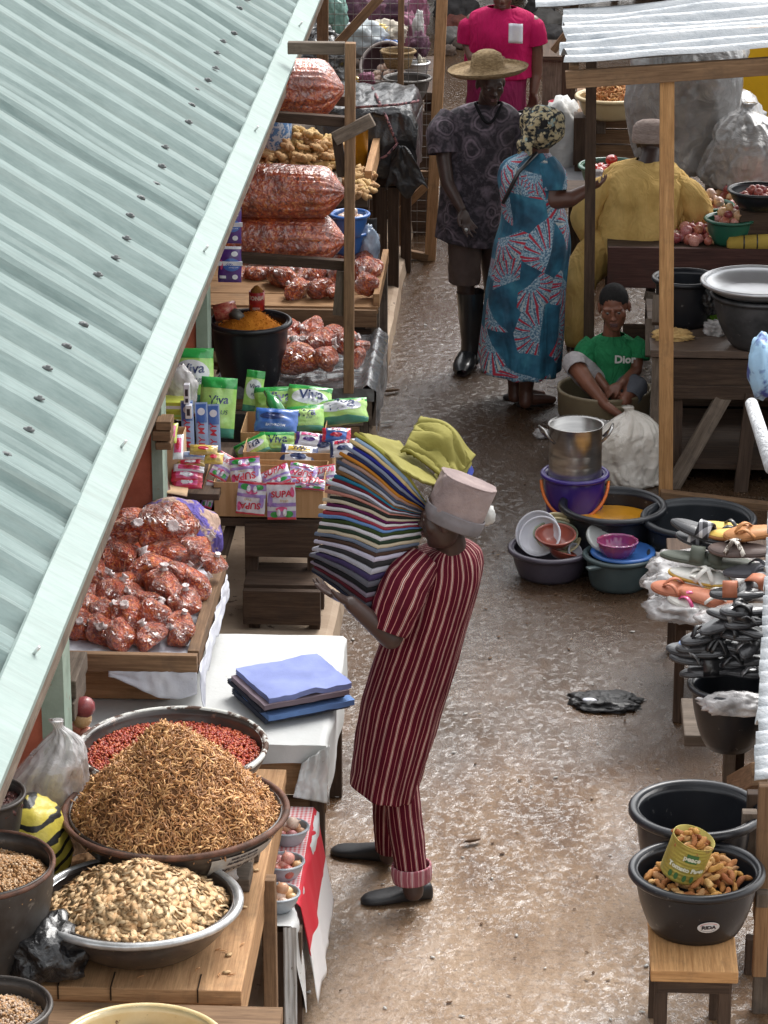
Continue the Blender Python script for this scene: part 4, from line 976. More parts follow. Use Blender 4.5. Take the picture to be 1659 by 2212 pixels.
supa(543, 1076, 13.965, 62, 74, 1.5, -.1, 'red and white washing powder sachet hanging upside down on the carton front', True, 41, .12)
supa(608, 1082, 13.96, 62, 84, 1.52, .02, 'washing powder sachet hanging upright on the carton front', False, 42, .12)
supa(530, 1018, 14.06, 66, 62, 1.05, .12, 'washing powder sachet lying in the front carton, upside down', True, 43)
supa(596, 1030, 14.05, 64, 46, .8, .45, 'washing powder sachet tilted in the middle of the front carton', False, 44)
supa(482, 1008, 14.1, 40, 60, .9, -.5, 'washing powder sachet spilling over the left rim of the carton', False, 45)
supa(655, 1020, 14.12, 60, 40, .7, -.2, 'washing powder sachet at the right end inside the carton', True, 46)
supa(665, 1046, 14.0, 74, 26, .9, -.05, 'washing powder sachet sagging over the front right edge of the carton', False, 47)
supa(452, 1068, 14.02, 24, 60, 1.3, -.25, 'dark side-on washing powder sachet at the left end of the carton', False, 48)
supa(702, 1028, 14.2, 50, 46, 1.0, .2, 'blue-cornered sachet at the right end of the carton', False, 49)
# toothpaste sachets
for i, u in enumerate((405, 430, 456)):
    c = W(u+(6 if i else 0), 915+4*i, y=14.3); W_, H_ = px_at(c, 27), px_at(c, 100)
    packet('toothpaste_sachet', c, V(1, 0, .05), UPV(1.3), W_, H_, .01, [SKY, BLU, WHp, REDp], [('r', .08, .56, .92, .96, 1), ('e', .5, .80, .3, .08, 2), ('r', .1, .04, .9, .5, 0), ('t', 'MY MY', .5, .27, .2, 3, .012, math.pi/2)], 'blue toothpaste strip with red letters, %s of the three hanging together' % ('leftmost', 'middle one', 'rightmost')[i], 'sachet', 'hanging toothpaste strips', 60+i, wr=.02)
# yellow-green boxes and plastic bag, small goods
def cube(u, v, y, w, h, d, m, label, cat='box', rot=0, gfx=None, name='small_box', tilt=1.35):
    c = W(u, v, y=y); W_, H_ = px_at(c, w), px_at(c, h)
    t = thing(name, label, cat, c); b = B(); Mz = Matrix.Rotation(rot, 3, 'Y'); b.box(c, (W_, d, H_), Mz); b.build('carton_body', m, t, smooth=False, bevel=.003)
    for (g, x, z, w2, h2, mm) in (gfx or []):
        b = B(); vs, fs = textmesh(g, h2*H_, .001) if g else (None, None)
        if g:
            k = len(b.v)
            for q in vs: b.v.append(c+Mz @ V(x*W_+q.x, -d/2-.002, z*H_+q.y))
            for f in fs: b.face([k+j for j in f])
            b.build('lettering', mm, t)
        else: b.box(c+Mz @ V(x*W_, -d/2-.001, z*H_), (w2*W_, .002, h2*H_), Mz); b.build('print_panel', mm, t, smooth=False)
    return t
cube(362, 812, 14.6, 22, 66, .05, LIM, 'upright yellow-green soap box at the mint corner strip', gfx=[('', 0, .1, .6, .4, WHp)])
cube(377, 872, 14.4, 62, 22, .12, LIM, 'flat yellow-green soap box on top of the small stack', gfx=[('', 0, 0, .7, .3, WHp)])
cube(372, 890, 14.42, 66, 18, .12, LIM, 'flat yellow-green soap box under another by the mint strip', gfx=[('', 0, 0, .8, .25, G2)])
cube(404, 850, 14.32, 13, 44, .04, WHp, 'thin white toothbrush box upright in front of the clear bag', gfx=[('', 0, .1, .5, .35, INK), ('', 0, -.3, .5, .2, INK)])
cube(408, 888, 14.30, 14, 30, .04, WHp, 'thin white toothbrush box lower down by the toothpaste strips', gfx=[('', 0, 0, .5, .5, INK)])
c = W(392, 850, y=14.5); lump('plastic_bag', (c.x, c.y, c.z), (.075, .05, .13), CLR, 'grey see-through bag bunched behind the white toothbrush boxes', 'plastic bag', 31, .2, 2, wr=.06, base=False)
for i, (u, v, w, h, m_, lb, tx) in enumerate(((420, 985, 66, 16, [WHp, SKY, BLU], 'pale blue biscuit packet on top of the small pile', ''), (412, 1000, 62, 14, [GLD, REDp, WHp], 'gold and orange biscuit packet in the small pile', ''), (408, 1012, 66, 13, [WHp, PNK, REDp], 'white and pink packet low in the small pile', ''), (404, 1028, 68, 22, [REDp, PNK, WHp], 'red soap packet at the bottom of the small pile', 'Mama'), (404, 1044, 66, 20, [REDp, PNK, WHp], 'lowest red soap packet on the carton edge', 'Joy'), (440, 972, 60, 18, [GLD, YEL, REDp], 'crumpled gold sachet at the foot of the toothpaste strips', ''), (462, 990, 40, 20, [YEL, GLD, REDp], 'yellow sachet right of the small pile', ''), (385, 965, 22, 44, [WHp, PNK, REDp], 'white and red wrapper standing by the timber', ''), (372, 935, 22, 36, [LIM, PNK, WHp], 'lime and pink wrapper tucked against the mint strip', ''))):
    c = W(u, v, y=14.0-.02*i); packet('small_packet', c, V(1, 0, .06*math.sin(i*2)), UPV(.7), px_at(c, w), px_at(c, h*1.4), .035, m_, [('r', .15, .2, .85, .8, 1), ('e', .5, .5, .2, .2, 2)]+([('t', tx, .5, .5, .42, 2, .01)] if tx else []), lb, 'packet', 'small packets in the pile', 80+i, wr=.1)
carton(330, 392, 952, 1050, 13.98, .22, 'upright printed cardboard carton beside the small packets', m=CARDE)
cloth('carton_flap', [W(349, 1042, y=13.95), W(408, 1046, y=13.95), W(404, 1072, y=13.78), W(346, 1062, y=13.78)], CARDE, 4, 4, .002, label='open pale cardboard flap lying in front of the printed carton', cat='flap', solid=.004)
b = B(); 
for (u, v, w, h) in ((356, 912, 34, 20), (352, 934, 40, 22), (356, 956, 34, 16)): c = W(u, v, y=13.62); b.box(c, (px_at(c, w), .12, px_at(c, h)))
b.build('pallet', WB, label='short brown timber blocks nailed against the mint corner beside the detergent', cat='timber blocks', smooth=False, bevel=.005)
# board shelf carrying the left goods
b = B(); b.box((-1.66, 14.25, W(400, 1058, y=14.0).z), (.26, .7, .03)); b.build('shelf_board', WD, label='dark board under the pile of small packets beside the carton', cat='board', smooth=False)

# lower tray with black lining, post frame, shelves
LTX1 = -.925; LZ = .60; ly0, ly1 = 15.98, 17.05
t = thing('lined_table', 'low wooden table lined with black plastic, covered in crayfish bags', 'table', (-1.35, 16.5, 0))
b = B(); b.box(((-1.80+LTX1)/2, (ly0+ly1)/2, LZ-.02), (LTX1+1.80, ly1-ly0, .03)); b.build('tabletop', WG, t, smooth=False)
for i, z in enumerate((LZ-.055, LZ-.135, LZ-.21)):
    b = B(); b.box(((-1.72+LTX1)/2-.02, ly0-.02-.004*i, z), (LTX1+1.70-.04*i, .03, .068)); b.build('front_board', (WB, WG, WB)[i], t, smooth=False, bevel=.003)
b = B(); b.box((LTX1-.02, (ly0+ly1)/2, LZ-.09), (.03, ly1-ly0, .12)); b.build('side_board', WG, t, smooth=False)
for x, y in ((LTX1-.06, ly0+.05), (LTX1-.06, ly1-.08), (-1.7, ly0+.05)): b = B(); b.box((x, y, (LZ-.04+.11)/2), (.07, .07, LZ-.15)); b.build('leg', WG, t, smooth=False)
GLOSS = crinkle('black_sheeting', (.06, .062, .068), .22, c2=(.16, .165, .17), sc=8, st=.8, coat=.6)
b = B()
def fn(a, q):
    x = -1.78+(LTX1+1.78+.30)*q; y = ly0-.03+(ly1-ly0+.05)*a; k = x-LTX1
    e = .05*math.exp(-((x-LTX1+.03)/.03)**2)
    if k <= 0: P = V(x, y, LZ+.006+e)
    else: P = V(LTX1+.02+.02*noise.noise(V(a*6, k*9, 1)), y, LZ+.03-k)
    return P+V(0, 0, .012*noise.noise(V(a*9, q*9, 2)))
b.grid(fn, 60, 60)
b.grid(lambda a, q: V(-1.78+(LTX1+1.79)*a, ly0-.045-.006*math.sin(a*20), LZ+.04-q*.07+.01*noise.noise(V(a*9, q, 5))), 50, 6)
b.build('plastic_lining', GLOSS, t)
rows = [(16.10, [(566, 778, 88), (640, 775, 84), (706, 772, 74), (768, 772, 48)]), (16.3, [(600, 745, 90), (655, 742, 70), (700, 745, 78), (742, 742, 60), (772, 748, 44)]), (16.5, [(618, 722, 80), (668, 722, 70), (710, 722, 70), (745, 735, 60)])]
for (y, L), rr in zip(rows, ('front', 'middle', 'back')):
    for i, (u, v, px) in enumerate(L):
        place_bag(u, v, y, px*1.1, (rnd.uniform(.7, 1.3)*rnd.choice((-1, 1)), rnd.uniform(-.5, .5), rnd.random()*6), 'bag of dark red crayfish on black plastic, %s row, %s from the left' % (rr, sz_[i]), 'crayfish bags on the black-lined table', k); k += 1
c, Rr = rim_at(540, 690, 82, .97)
bowl('plastic_basin', 'large black basin heaped with orange ground pepper', 'basin', (c.x, c.y, LZ+.02), Rr, .34, BLACKP, .72, cv=.9, rim=.014)
SPICE = mat('orange_powder', (.62, .23, .025), (.50, .16, .015), .95, 20, .6, 120)
heap('pepper_powder', 'fine orange pepper powder mounded in the black basin', 'pepper powder', (c.x, c.y, .91), Rr*.96, .10, piece_grain(.004, .003, .003), 500, [SPICE, SPICE], p=1.3, seed=30)
REDT = mat('red_tin', (.40, .022, .025), (.26, .014, .016), .35, 12, coat=.4)
t = thing('tin_cup', 'red tin of pepper powder standing in the orange powder', 'tin', W(555, 668, 1.0)); c = Vector(t.location)
b = B(); Rt = px_at(c, 17); b.lathe([(0, 0), (Rt, 0), (Rt, .10), (Rt-.003, .10), (Rt-.003, .075), (0, .09)], c, None, 24); b.build('tin_body', REDT, t)
b = B(); b.lathe([(Rt-.004, .08), (Rt*.7, .11), (Rt*.25, .13), (0, .133)], c, None, 20); b.build('powder', mat('brown_powder', (.30, .13, .03), None, .9, b=.5), t)
b = B(); vs, fs = textmesh('SONIA', .030, .0015)
for q in vs: a = -math.pi/2+q.x/Rt; b.v.append(c+V((Rt+.001)*math.cos(a), (Rt+.001)*math.sin(a), .070+q.y))
for f in fs: b.face(list(f))
b.build('lettering', mat('tin_ink', (.75, .5, .42), None, .6), t); b = B()
for i in range(9): b.box(c+V(-.018+i*.0045, -Rt-.001, .012), (.002, .002, .018))
b.build('barcode', MATS['tin_ink'], t)
c = W(487, 672, 1.0); b = B(); Mx = Euler((.2, 1.35, .3)).to_matrix(); b.lathe([(0, -.06), (.046, -.06), (.046, .06), (.043, .06), (.043, -.04), (0, -.04)], c, Mx, 22); b.build('tin_cup', mat('red_check_tin', (.42, .03, .03), (.62, .25, .16), .4, 60, coat=.3), label='red checked tin lying on its side in the orange powder', cat='tin')
c = W(512, 684, .985); b = B(); Mx = Euler((-.5, .9, .2)).to_matrix(); b.lathe([(0, -.02), (.04, -.02), (.043, .02), (.04, .02), (.037, -.012), (0, -.012)], c, Mx, 20); b.build('scoop_cup', mat('grey_tin', (.2, .19, .17), None, .5, metal=.5), label='small grey metal cup tipped over in the orange powder', cat='cup')
lump('plastic_bag', tuple(W(505, 790, LZ)+V(0, 0, .03)), (.17, .12, .05), mat('olive_bag', (.13, .11, .05), (.08, .07, .035), .3, 8, .4, 20, coat=.6), 'flat olive plastic bag under the black basin', 'plastic bag', 33, .2)
# post frame
t = thing('post_frame', 'weathered wooden post frame with shelves holding the long crayfish sacks', 'frame', (-1.2, 16, 0))
py = 15.93; p0 = W(753, 836, y=py); p1 = W(757, 92, y=py)
b = B(); b.beam(V(p0.x, py, p0.z-.03), p1, px_at(p0, 22), .05, (0, 1, 0)); b.build('post', WB, t, smooth=False, bevel=.004)
b = B(); p = W(745, 104, y=py+.05); b.box(((p.x-1.36)/2, py+.05, p.z), (p.x+1.36, .05, px_at(p, 26))); b.build('top_rail', WG, t, smooth=False, bevel=.004)
shelf = []
for v0, v1, dy in ((240, 268, 0), (548, 580, 0)):
    p = W(745, v1, y=py+.05); q = W(745, v0, y=py+.05); shelf.append(p.z+px_at(p, 20))
    b = B(); b.beam(V(p.x, py+.05, (p.z+q.z)/2-.02), V(-2.4, py+.05, (p.z+q.z)/2+.06), .05, px_at(p, 22)); b.build('shelf_rail', WD, t, smooth=False, bevel=.004)
    b = B(); b.beam(V(p.x, py+.55, (p.z+q.z)/2-.02), V(-2.4, py+.55, (p.z+q.z)/2+.06), .05, px_at(p, 22)); b.build('shelf_rail', WD, t, smooth=False)
p = W(740, 700, y=py+.03); b = B(); b.beam(W(742, 585, y=py+.03), W(733, 680, y=py+.03), .07, .04, (0, 1, 0)); b.build('side_block', WG, t, smooth=False)
b = B(); b.beam(W(722, 300, y=py-.01), W(805, 258, y=py-.02), .035, .07); b.build('cross_piece', WG, t, smooth=False, bevel=.003)
b = B(); b.beam(W(727, 290, y=py+.02), W(740, 380, y=py+.02), .05, .05, (0, 1, 0)); b.build('side_block', WD, t, smooth=False)
# long sacks of crayfish
def long_sack(u0, u1, v0, v1, y, label, seed):
    a, b2 = W(u1, (v0+v1)/2, y=y), W(u0, (v0+v1)/2, y=y); r = px_at(a, (v1-v0)/2); b = B(); c0 = V(-2.35, y, a.z); c1 = a
    n = 14; rings = []
    for i in range(n+1):
        s_ = i/n; k = 1 if s_ < .86 else math.sqrt(max(.0, 1-((s_-.86)/.14)**2.2)); k = max(k, .12)
        rings.append((c0.lerp(c1, s_), V(0, r*k*1.05, 0), V(0, 0, r*k*(1+.03*math.sin(s_*9+seed)))))
    def fold(th, t_): kk = max(0, (t_-.6)/.4); return .05*noise.noise(V(math.cos(th)*1.5, math.sin(th)*1.5+seed, t_*7))+.035*kk*math.sin(th*24+3*math.sin(th*3))
    loft(b, rings, 90, 60, fold, pw=.85)
    e = len(b.v)-90; b.face([e+i for i in range(90)])
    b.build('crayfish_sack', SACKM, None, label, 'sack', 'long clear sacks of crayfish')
long_sack(520, 743, 132, 255, py+.30, 'long clear sack of red crayfish alone on the upper shelf', 1)
long_sack(520, 746, 360, 472, py+.30, 'long clear sack of red crayfish lying on top of another sack', 2)
long_sack(520, 746, 464, 575, py+.28, 'long clear sack of red crayfish at the bottom of the pair', 3)
# hanging purple strips
yS = 15.4
t = thing('sachet_strip', 'vertical strip of purple sanitary pad packs hanging by the mint corner strip', 'packet strip', W(500, 450, y=yS))
for i, v in enumerate((452, 525, 609)):
    c = W(497, v, y=yS); W_, H_ = px_at(c, 50), px_at(c, 78)
    packet('pad_pack', (0, 0, 0), V(1, 0, 0), V(0, .1, 1), W_, H_, .03, [PUR, BLU, WHp, VIO, PNK], [('r', 0, .93, 1, 1, 2), ('e', .72, .80, .14, .07, 2), ('e', .58, .5, .38, .18, 1), ('t', 'Softcare', .56, .53, .15, 2, .006), ('t', 'sanitary pads', .66, .43, .05, 2), ('e', .75, .16, .12, .07, 2), ('r', .08, .12, .36, .2, 2), ('e', .14, .5, .06, .14, 4)], None, None, None, 90+i, wr=.03)
    o = bpy.context.scene.objects[-1] if False else [x for x in COL.objects if x.name.startswith('pad_pack')][-1]
    o.parent = t; o.location = c-Vector(t.location)
    for kk in ('category', 'kind'):
        if kk in o: del o[kk]
    b = B(); q = W(497, v-40, y=yS-.01); b.box(q, (W_*1.06, .012, px_at(c, 9))); b.build('seal_strip', WHp, t, smooth=False)

# table three with board front
T3 = .74; 
t = thing('plank_table', 'long plank table behind the black-lined one, holding crayfish bags', 'table', (-1.4, 17.7, 0))
b = B(); 
for i in range(4): b.box(((-2.1-.965)/2, 17.30+.26*i, T3-.02), (2.1-.965, .25, .04))
b.build('tabletop', WT, t, smooth=False, bevel=.003)
b = B(); b.box(((-2.1-.97)/2, 17.15, T3-.06), (2.1-.97, .03, .10)); b.build('front_board', WB, t, smooth=False, bevel=.003)
b = B(); b.box(((-2.1-1.0)/2, 17.2, T3-.22), (2.1-1.0, .03, .16)); b.build('front_board', WD, t, smooth=False, bevel=.003)
b = B(); b.box((-.975, 17.7, T3+.03), (.035, 1.0, .08)); b.build('side_rail', WT, t, smooth=False, bevel=.003)
for x, y in ((-1.0, 17.25), (-1.0, 18.1), (-1.8, 17.25)): b = B(); b.box((x, y, T3/2), (.08, .08, T3-.05)); b.build('leg', WG, t, smooth=False)
rows = [(17.35, [(640, 625, 60), (690, 620, 64), (729, 628, 50), (790, 612, 60)]), (17.6, [(612, 598, 70), (672, 596, 80), (725, 600, 60), (790, 585, 66)]), (17.8, [(560, 592, 80), (618, 578, 70), (680, 578, 70), (742, 575, 60), (788, 558, 56), (520, 594, 60)])]
for (y, L), rr in zip(rows, ('front', 'middle', 'back')):
    for i, (u, v, px) in enumerate(L):
        place_bag(u, v, y, px*1.05, (rnd.uniform(.9, 1.3)*rnd.choice((-1, 1)), rnd.uniform(-.4, .4), rnd.random()*6), 'bag of red crayfish on the long plank table, %s row, %s from the left' % (rr, sz_.get(i, 'sixth')), 'crayfish bags on the plank table', k); k += 1
# blue bowls and plastic
BLUB = mat('blue_plastic', (.05, .17, .50), (.035, .12, .38), .35, 6, coat=.3)
for i, (u, v, hw, z) in enumerate(((752, 500, 42, 1.0), (756, 462, 38, 1.14))):
    c, Rr = rim_at(u, v, hw, z); bowl('plastic_bowl', 'blue plastic bowl of garlic, %s of the two behind the post' % ('lower', 'upper')[i], 'bowl', (c.x, c.y, z-.13), Rr, .13, BLUB, .6, rim=.01, group='blue bowls behind the post')
    onions(pile_pts((c.x, c.y, z-.03), Rr*.8, .05, .028, i+40), .028, 'garlic or onion bulb in the %s blue bowl' % ('lower', 'upper')[i], 'bulbs in the blue bowls', (0, 3, 6, 0), 50+i)
b = B(); c = W(756, 510, .9); b.box((c.x, c.y, .80), (.34, .34, .14)); b.build('wood_block', WD, label='dark timber block holding up the blue bowls', cat='block', smooth=False)
c = W(795, 520, .95); lump('plastic_bag', (c.x, c.y, c.z-.05), (.06, .06, .14), crinkle('bluish_film', (.45, .56, .72), .2, .85, sc=9), 'bluish clear plastic bag bunched beside the blue bowls', 'plastic bag', 41, .25, 2, wr=.08)

# ginger table, further
T4 = 1.0; gy = 19.2
t = thing('ginger_table', 'wooden table heaped with ginger behind the long sacks', 'table', (-1.5, 19.8, 0))
pR = W(812, 362, T4); pN = W(775, 440, T4)
b = B(); b.box(((-2.4+pR.x)/2, 20.0, T4-.02), (2.4+pR.x, 1.9, .04)); b.build('tabletop', WG, t, smooth=False)
b = B(); b.beam(V(pR.x-.02, 19.0, T4+.03), V(pR.x-.02, 20.95, T4+.03), .045, .13); b.build('side_rail', WT, t, smooth=False, bevel=.003)
b = B(); b.box(((-2.4+pR.x)/2, 19.03, T4-.08), (2.4+pR.x-.05, .03, .12)); b.build('front_board', WG, t, smooth=False)
for x in (pR.x-.06, -2.2):
    for y in (19.1, 20.9): b = B(); b.box((x, y, T4/2-.02), (.08, .08, T4-.06)); b.build('leg', WD, t, smooth=False)
GIN = mat('ginger_skin', (.66, .45, .22), (.50, .30, .13), .7, 14, .3, 60, rnd=.35)
def ginger(seed):
    rnd = random.Random(seed); b = B(); b.ico((0, 0, 0), (1, .55, .5), 2, nz=.3, nf=2, seed=seed)
    for i in range(4):
        a = rnd.uniform(0, 6.28); M = Matrix.Rotation(a, 3, 'Z'); b.ico(V(.8*math.cos(a), .55*math.sin(a), rnd.uniform(-.2, .3)), (.55, .36, .36), 2, M, .3, 2, seed+i)
    return b.mesh('ginger_root', GIN)
GM_ = [ginger(s) for s in range(4)]
def scatter(meshes, name, pts, r, label, cat, group, seed, flat=False):
    rnd = random.Random(seed)
    for q in pts: inst(rnd.choice(meshes), name, q, (rnd.uniform(-.6, .6), rnd.uniform(-.6, .6), rnd.random()*6) if not flat else (rnd.uniform(-1.5, 1.5), rnd.uniform(-.5, .5), rnd.random()*6), r*rnd.uniform(.8, 1.2), label, cat, group)
c = W(655, 345, T4+.02); scatter(GM_, 'ginger_root', pile_pts((c.x, c.y, T4+.03), .34, .20, .040, 5, 1.3, (1.15, 1)), .048, 'knobbly ginger root in the big pile behind the long sacks', 'ginger root', 'ginger roots in the big pile', 6)
c = W(783, 400, T4+.02); scatter(GM_, 'ginger_root', pile_pts((c.x-.01, c.y, T4+.03), .16, .03, .040, 7, 1.3, (.55, 2.2)), .044, 'ginger root spread along the tan side rail', 'ginger root', 'ginger roots by the side rail', 8)
c = W(745, 320, y=20.0); scatter(GM_, 'ginger_root', pile_pts((c.x, c.y, c.z-.08), .13, .16, .040, 9, 1.3, (1, 1)), .044, 'ginger root in the small pile by the yellow bucket', 'ginger root', 'ginger roots by the yellow bucket', 10)
c = W(785, 368, T4); b = B(); r = px_at(c, 11); b.lathe([(0, 0), (r*1.5, 0), (r*1.75, .26), (r*1.9, .26), (r*1.9, .28), (r*1.7, .285), (r*1.5, .01), (0, .01)], (c.x-.03, c.y+.1, T4), None, 28); b.build('bucket', mat('yellow_plastic', (.72, .36, .02), None, .35, coat=.4), label='yellow orange plastic bucket standing among the ginger', cat='bucket')
BCR = mat('blue_net', (.08, .20, .42), (.5, .55, .62), .5, 40, lo=.48, hi=.52)
c = W(600, 345, T4); lump('net_bag', (c.x, c.y-.1, T4+.18), (.10, .12, .26), BCR, 'blue and white net sack standing left of the ginger pile', 'net sack', 44, .12, 1.5)
# ------------------------------------------------------------------ right side
def stool(name, label, x0, x1, y0, y1, z, m, mleg, splay=.0, legs=((0, 0), (1, 0), (0, 1), (1, 1)), th=.045, cat='stool', ap=.06):
    t = thing(name, label, cat, ((x0+x1)/2, (y0+y1)/2, 0))
    b = B(); b.box(((x0+x1)/2, (y0+y1)/2, z-th/2), (x1-x0, y1-y0, th)); b.build('seat' if cat == 'stool' else 'tabletop', m, t, smooth=False, bevel=.005)
    b = B(); b.box(((x0+x1)/2, y0+.05, z-th-ap/2), (x1-x0-.05, .03, ap)); b.build('apron', mleg, t, smooth=False, bevel=.003)
    for i, j in legs:
        x = (x0+.04, x1-.04)[i]; y = (y0+.06, y1-.06)[j]; b = B(); b.beam(V(x, y, z-th), V(x+(-splay, splay)[i], y+(-splay, splay)[j], 0), .045, .045, (0, 1, 0)); b.build('leg', mleg, t, smooth=False, bevel=.003)
    return t
a_ = W(1406, 2096, .48); c_ = W(1595, 2096, .48)
stool('stool', 'tan topped wooden stool under the black basin of turmeric roots', a_.x, c_.x, a_.y, a_.y+.62, .48, WO, WD)
b = B(); b.beam(W(1393, 1950, y=10.95), W(1389, 2078, 0), .045, .045, (0, 1, 0)); 
stool('stool', 'plain dark stool hidden under the empty black tub at lower right', 1.0-.40, 1.0-.02, 10.75, 11.1, .44, WD, WD, .02)
c, Rr = rim_at(1505, 1880, 130, .70)
bowl('plastic_basin', 'black plastic basin of turmeric roots standing on the tan stool', 'basin', (c.x, c.y, .485), Rr, .215, BLACKP, .74, cv=.85, rim=.016, seg=64)
TB = c.copy(); TBR = Rr
b = B(); 
def stick(a, t_, off, c=TB, Rr=TBR): r = Rr*(.74+.26*math.sin(min(1, t_)*math.pi/2)**.85)+off; return V(c.x+r*math.cos(a), c.y+r*math.sin(a), .485+.215*t_)
ca = -1.38
b.grid(lambda a, q: stick(ca+.20*q*math.cos(a*6.2832), .42+.11*q*math.sin(a*6.2832), .004), 28, 3, True); b.mi = 1
b.grid(lambda a, q: stick(ca+.17*math.cos(.5+a*2.2)*(.93+.07*q), .42+.085*math.sin(.5+a*2.2)*(.93+.07*q), .005), 16, 1)
b.mi = 2; b.grid(lambda a, q: stick(ca+.17*math.cos(3.7+a*1.9)*(.94+.06*q), .42+.085*math.sin(3.7+a*1.9)*(.94+.06*q), .005), 16, 1)
vs, fs = textmesh('RIDA', .024, .0012); k = len(b.v)
for q in vs: b.v.append(stick(ca+q.x/TBR, .42+q.y/.26, .006))
for f in fs: b.face([k+j for j in f])
b.build('sticker', [mat('sticker_white', (.75, .74, .74), None, .4), REDp, INK], label='white oval sticker on the front of the black turmeric basin', cat='sticker')
TUR = mat('turmeric_skin', (.56, .27, .09), (.40, .16, .05), .65, 11, .4, 50, rnd=.5)
TURP = mat('turmeric_pale', (.70, .44, .20), (.50, .26, .10), .65, 11, .4, 50, rnd=.3)
def turmeric(seed, m):
    rnd = random.Random(seed); b = B(); n = 7; pts = [V((i/(n-1)-.5)*2, .09*math.sin(i*1.1+seed), .06*math.cos(i+seed)) for i in range(n)]
    rad = [.12, .30, .36, .33, .37, .30, .10]; b.tube(pts, [r*rnd.uniform(.85, 1.15) for r in rad], 10)
    for i in range(rnd.randrange(0, 3)):
        p = pts[rnd.randrange(2, 5)]; a = rnd.random()*6.28; q = p+V(rnd.uniform(-.3, .3), .55*math.cos(a), .55*math.sin(a)); b.tube([p, p.lerp(q, .6), q], [.26, .24, .10], 8)
    return b.mesh('turmeric_root', m)
TM = [turmeric(s, TUR if s % 3 else TURP) for s in range(5)]
pts = [q for q in pile_pts((TB.x, TB.y, .672), TBR*.86, .09, .022, 71, 1.2)]
scatter(TM, 'turmeric_root', pts, .031, 'orange brown turmeric root in the black basin on the tan stool', 'turmeric root', 'turmeric roots in the basin', 72)
# tin can
tc = W(1484, 1848, y=TB.y-.06); r = px_at(tc, 47); Mx = Matrix.Rotation(.30, 3, 'Y') @ Matrix.Rotation(.12, 3, 'X')
t = thing('tin_can', 'dented yellow tomato tin filled with turmeric roots, tilted in the basin', 'tin can', tc)
YT = mat('yellow_tin', (.52, .44, .10), (.34, .27, .06), .38, 9, .2, 30, metal=.35, spots=(13, .6, (.30, .20, .08)))
pr = [(0, -.075), (r*.95, -.075)]
for i in range(41): z = -.07+i*.145/40; pr.append((r*(.965+.022*(i/40))*(1+.012*math.sin(i*1.55)), z))
pr += [(r*1.0, .078), (r*.97, .078), (r*.95, .05), (0, .05)]
b = B(); b.lathe(pr, tc, Mx, 44); b.build('can_body', YT, t)
def canS(a, z, off): return tc+Mx @ V((r*.985+off)*math.cos(a), (r*.985+off)*math.sin(a), z)
b = B(); b.grid(lambda a, q: canS(-1.75+.55*a, .018+.034*q, .003), 8, 3); b.mi = 1
for txt, s_, z, a0 in (('peace', .026, .035, -1.47),): 
    vs, fs = textmesh(txt, s_, .001); k = len(b.v)
    for q in vs: b.v.append(canS(a0+q.x/r, z+q.y, .005))
    for f in fs: b.face([k+j for j in f])
vs, fs = textmesh('Tomato Paste', .024, .0014); k = len(b.v)
for q in vs: b.v.append(canS(-1.55+q.x/r, -.012+q.y, .004))
for f in fs: b.face([k+j for j in f])
b.mi = 0
for aa in (-2.2, -1.9, -1.5, -1.15): b.grid(lambda a, q: canS(aa+.1*q*math.cos(a*6.28), -.048+.014*q*math.sin(a*6.28), .0025), 10, 2, True)
b.build('can_label', [mat('can_green', (.06, .16, .05), None, .5), mat('can_white', (.7, .7, .55), None, .5)], t)
pts = [tc+Mx @ (q-tc) for q in pile_pts((tc.x, tc.y, tc.z+.062), r*.80, .05, .017, 73, 1.5)]
scatter(TM, 'turmeric_root', pts, .026, 'turmeric root heaped in the tilted yellow tin', 'turmeric root', 'turmeric roots in the tin', 74)
c, Rr = rim_at(1504, 1748, 127, .74)
bowl('plastic_basin', 'large empty black tub standing behind the turmeric basin', 'tub', (c.x, c.y, .445), Rr, .295, BLACKP, .78, cv=.9, rim=.018, seg=64)
b = B(); b.lathe([(Rr*.955, .185), (Rr*.962, .19), (Rr*.955, .195)], (c.x, c.y, .445), None, 64); b.build('tub_ring', mat('scuffed_grey', (.30, .31, .32), None, .5), label='pale scuffed ring inside the empty black tub at lower right', cat='ring')

# right edge woodwork of the near stall
t = thing('stall_frame', 'rough grey timber frame of the stall at the lower right edge', 'stall frame', (1.0, 10.4, 0))
def vb(u0, u1, v0, v1, y, m, nm, dpt=.05):
    p, q = W(u0, v0, y=y), W(u1, v1, y=y); b = B(); b.box(((p.x+q.x)/2, y+dpt/2, (p.z+q.z)/2), (abs(q.x-p.x), dpt, p.z-q.z)); return b.build(nm, m, t, smooth=False, bevel=.004)
vb(1604, 1631, 1758, 1892, 10.42, WG, 'board'); vb(1615, 1640, 1716, 1900, 10.55, WD, 'post'); vb(1634, 1659, 1932, 1962, 10.12, WG, 'cross_block'); vb(1632, 1655, 1958, 2112, 10.14, WT, 'post'); vb(1640, 1690, 1840, 2260, 10.35, WG, 'post'); vb(1612, 1640, 2030, 2270, 10.65, WD, 'post'); vb(1640, 1700, 1700, 1990, 10.25, WB, 'board')
b = B(); b.beam(W(1586, 1700, y=11.6), W(1640, 1672, y=11.0), .06, .09); b.build('rail', WB, t, smooth=False, bevel=.004)
b = B(); b.beam(W(1585, 1735, y=11.4), W(1622, 1660, y=11.4), .03, .08, (0, 1, 0)); b.build('brace', WB, t, smooth=False, bevel=.004)

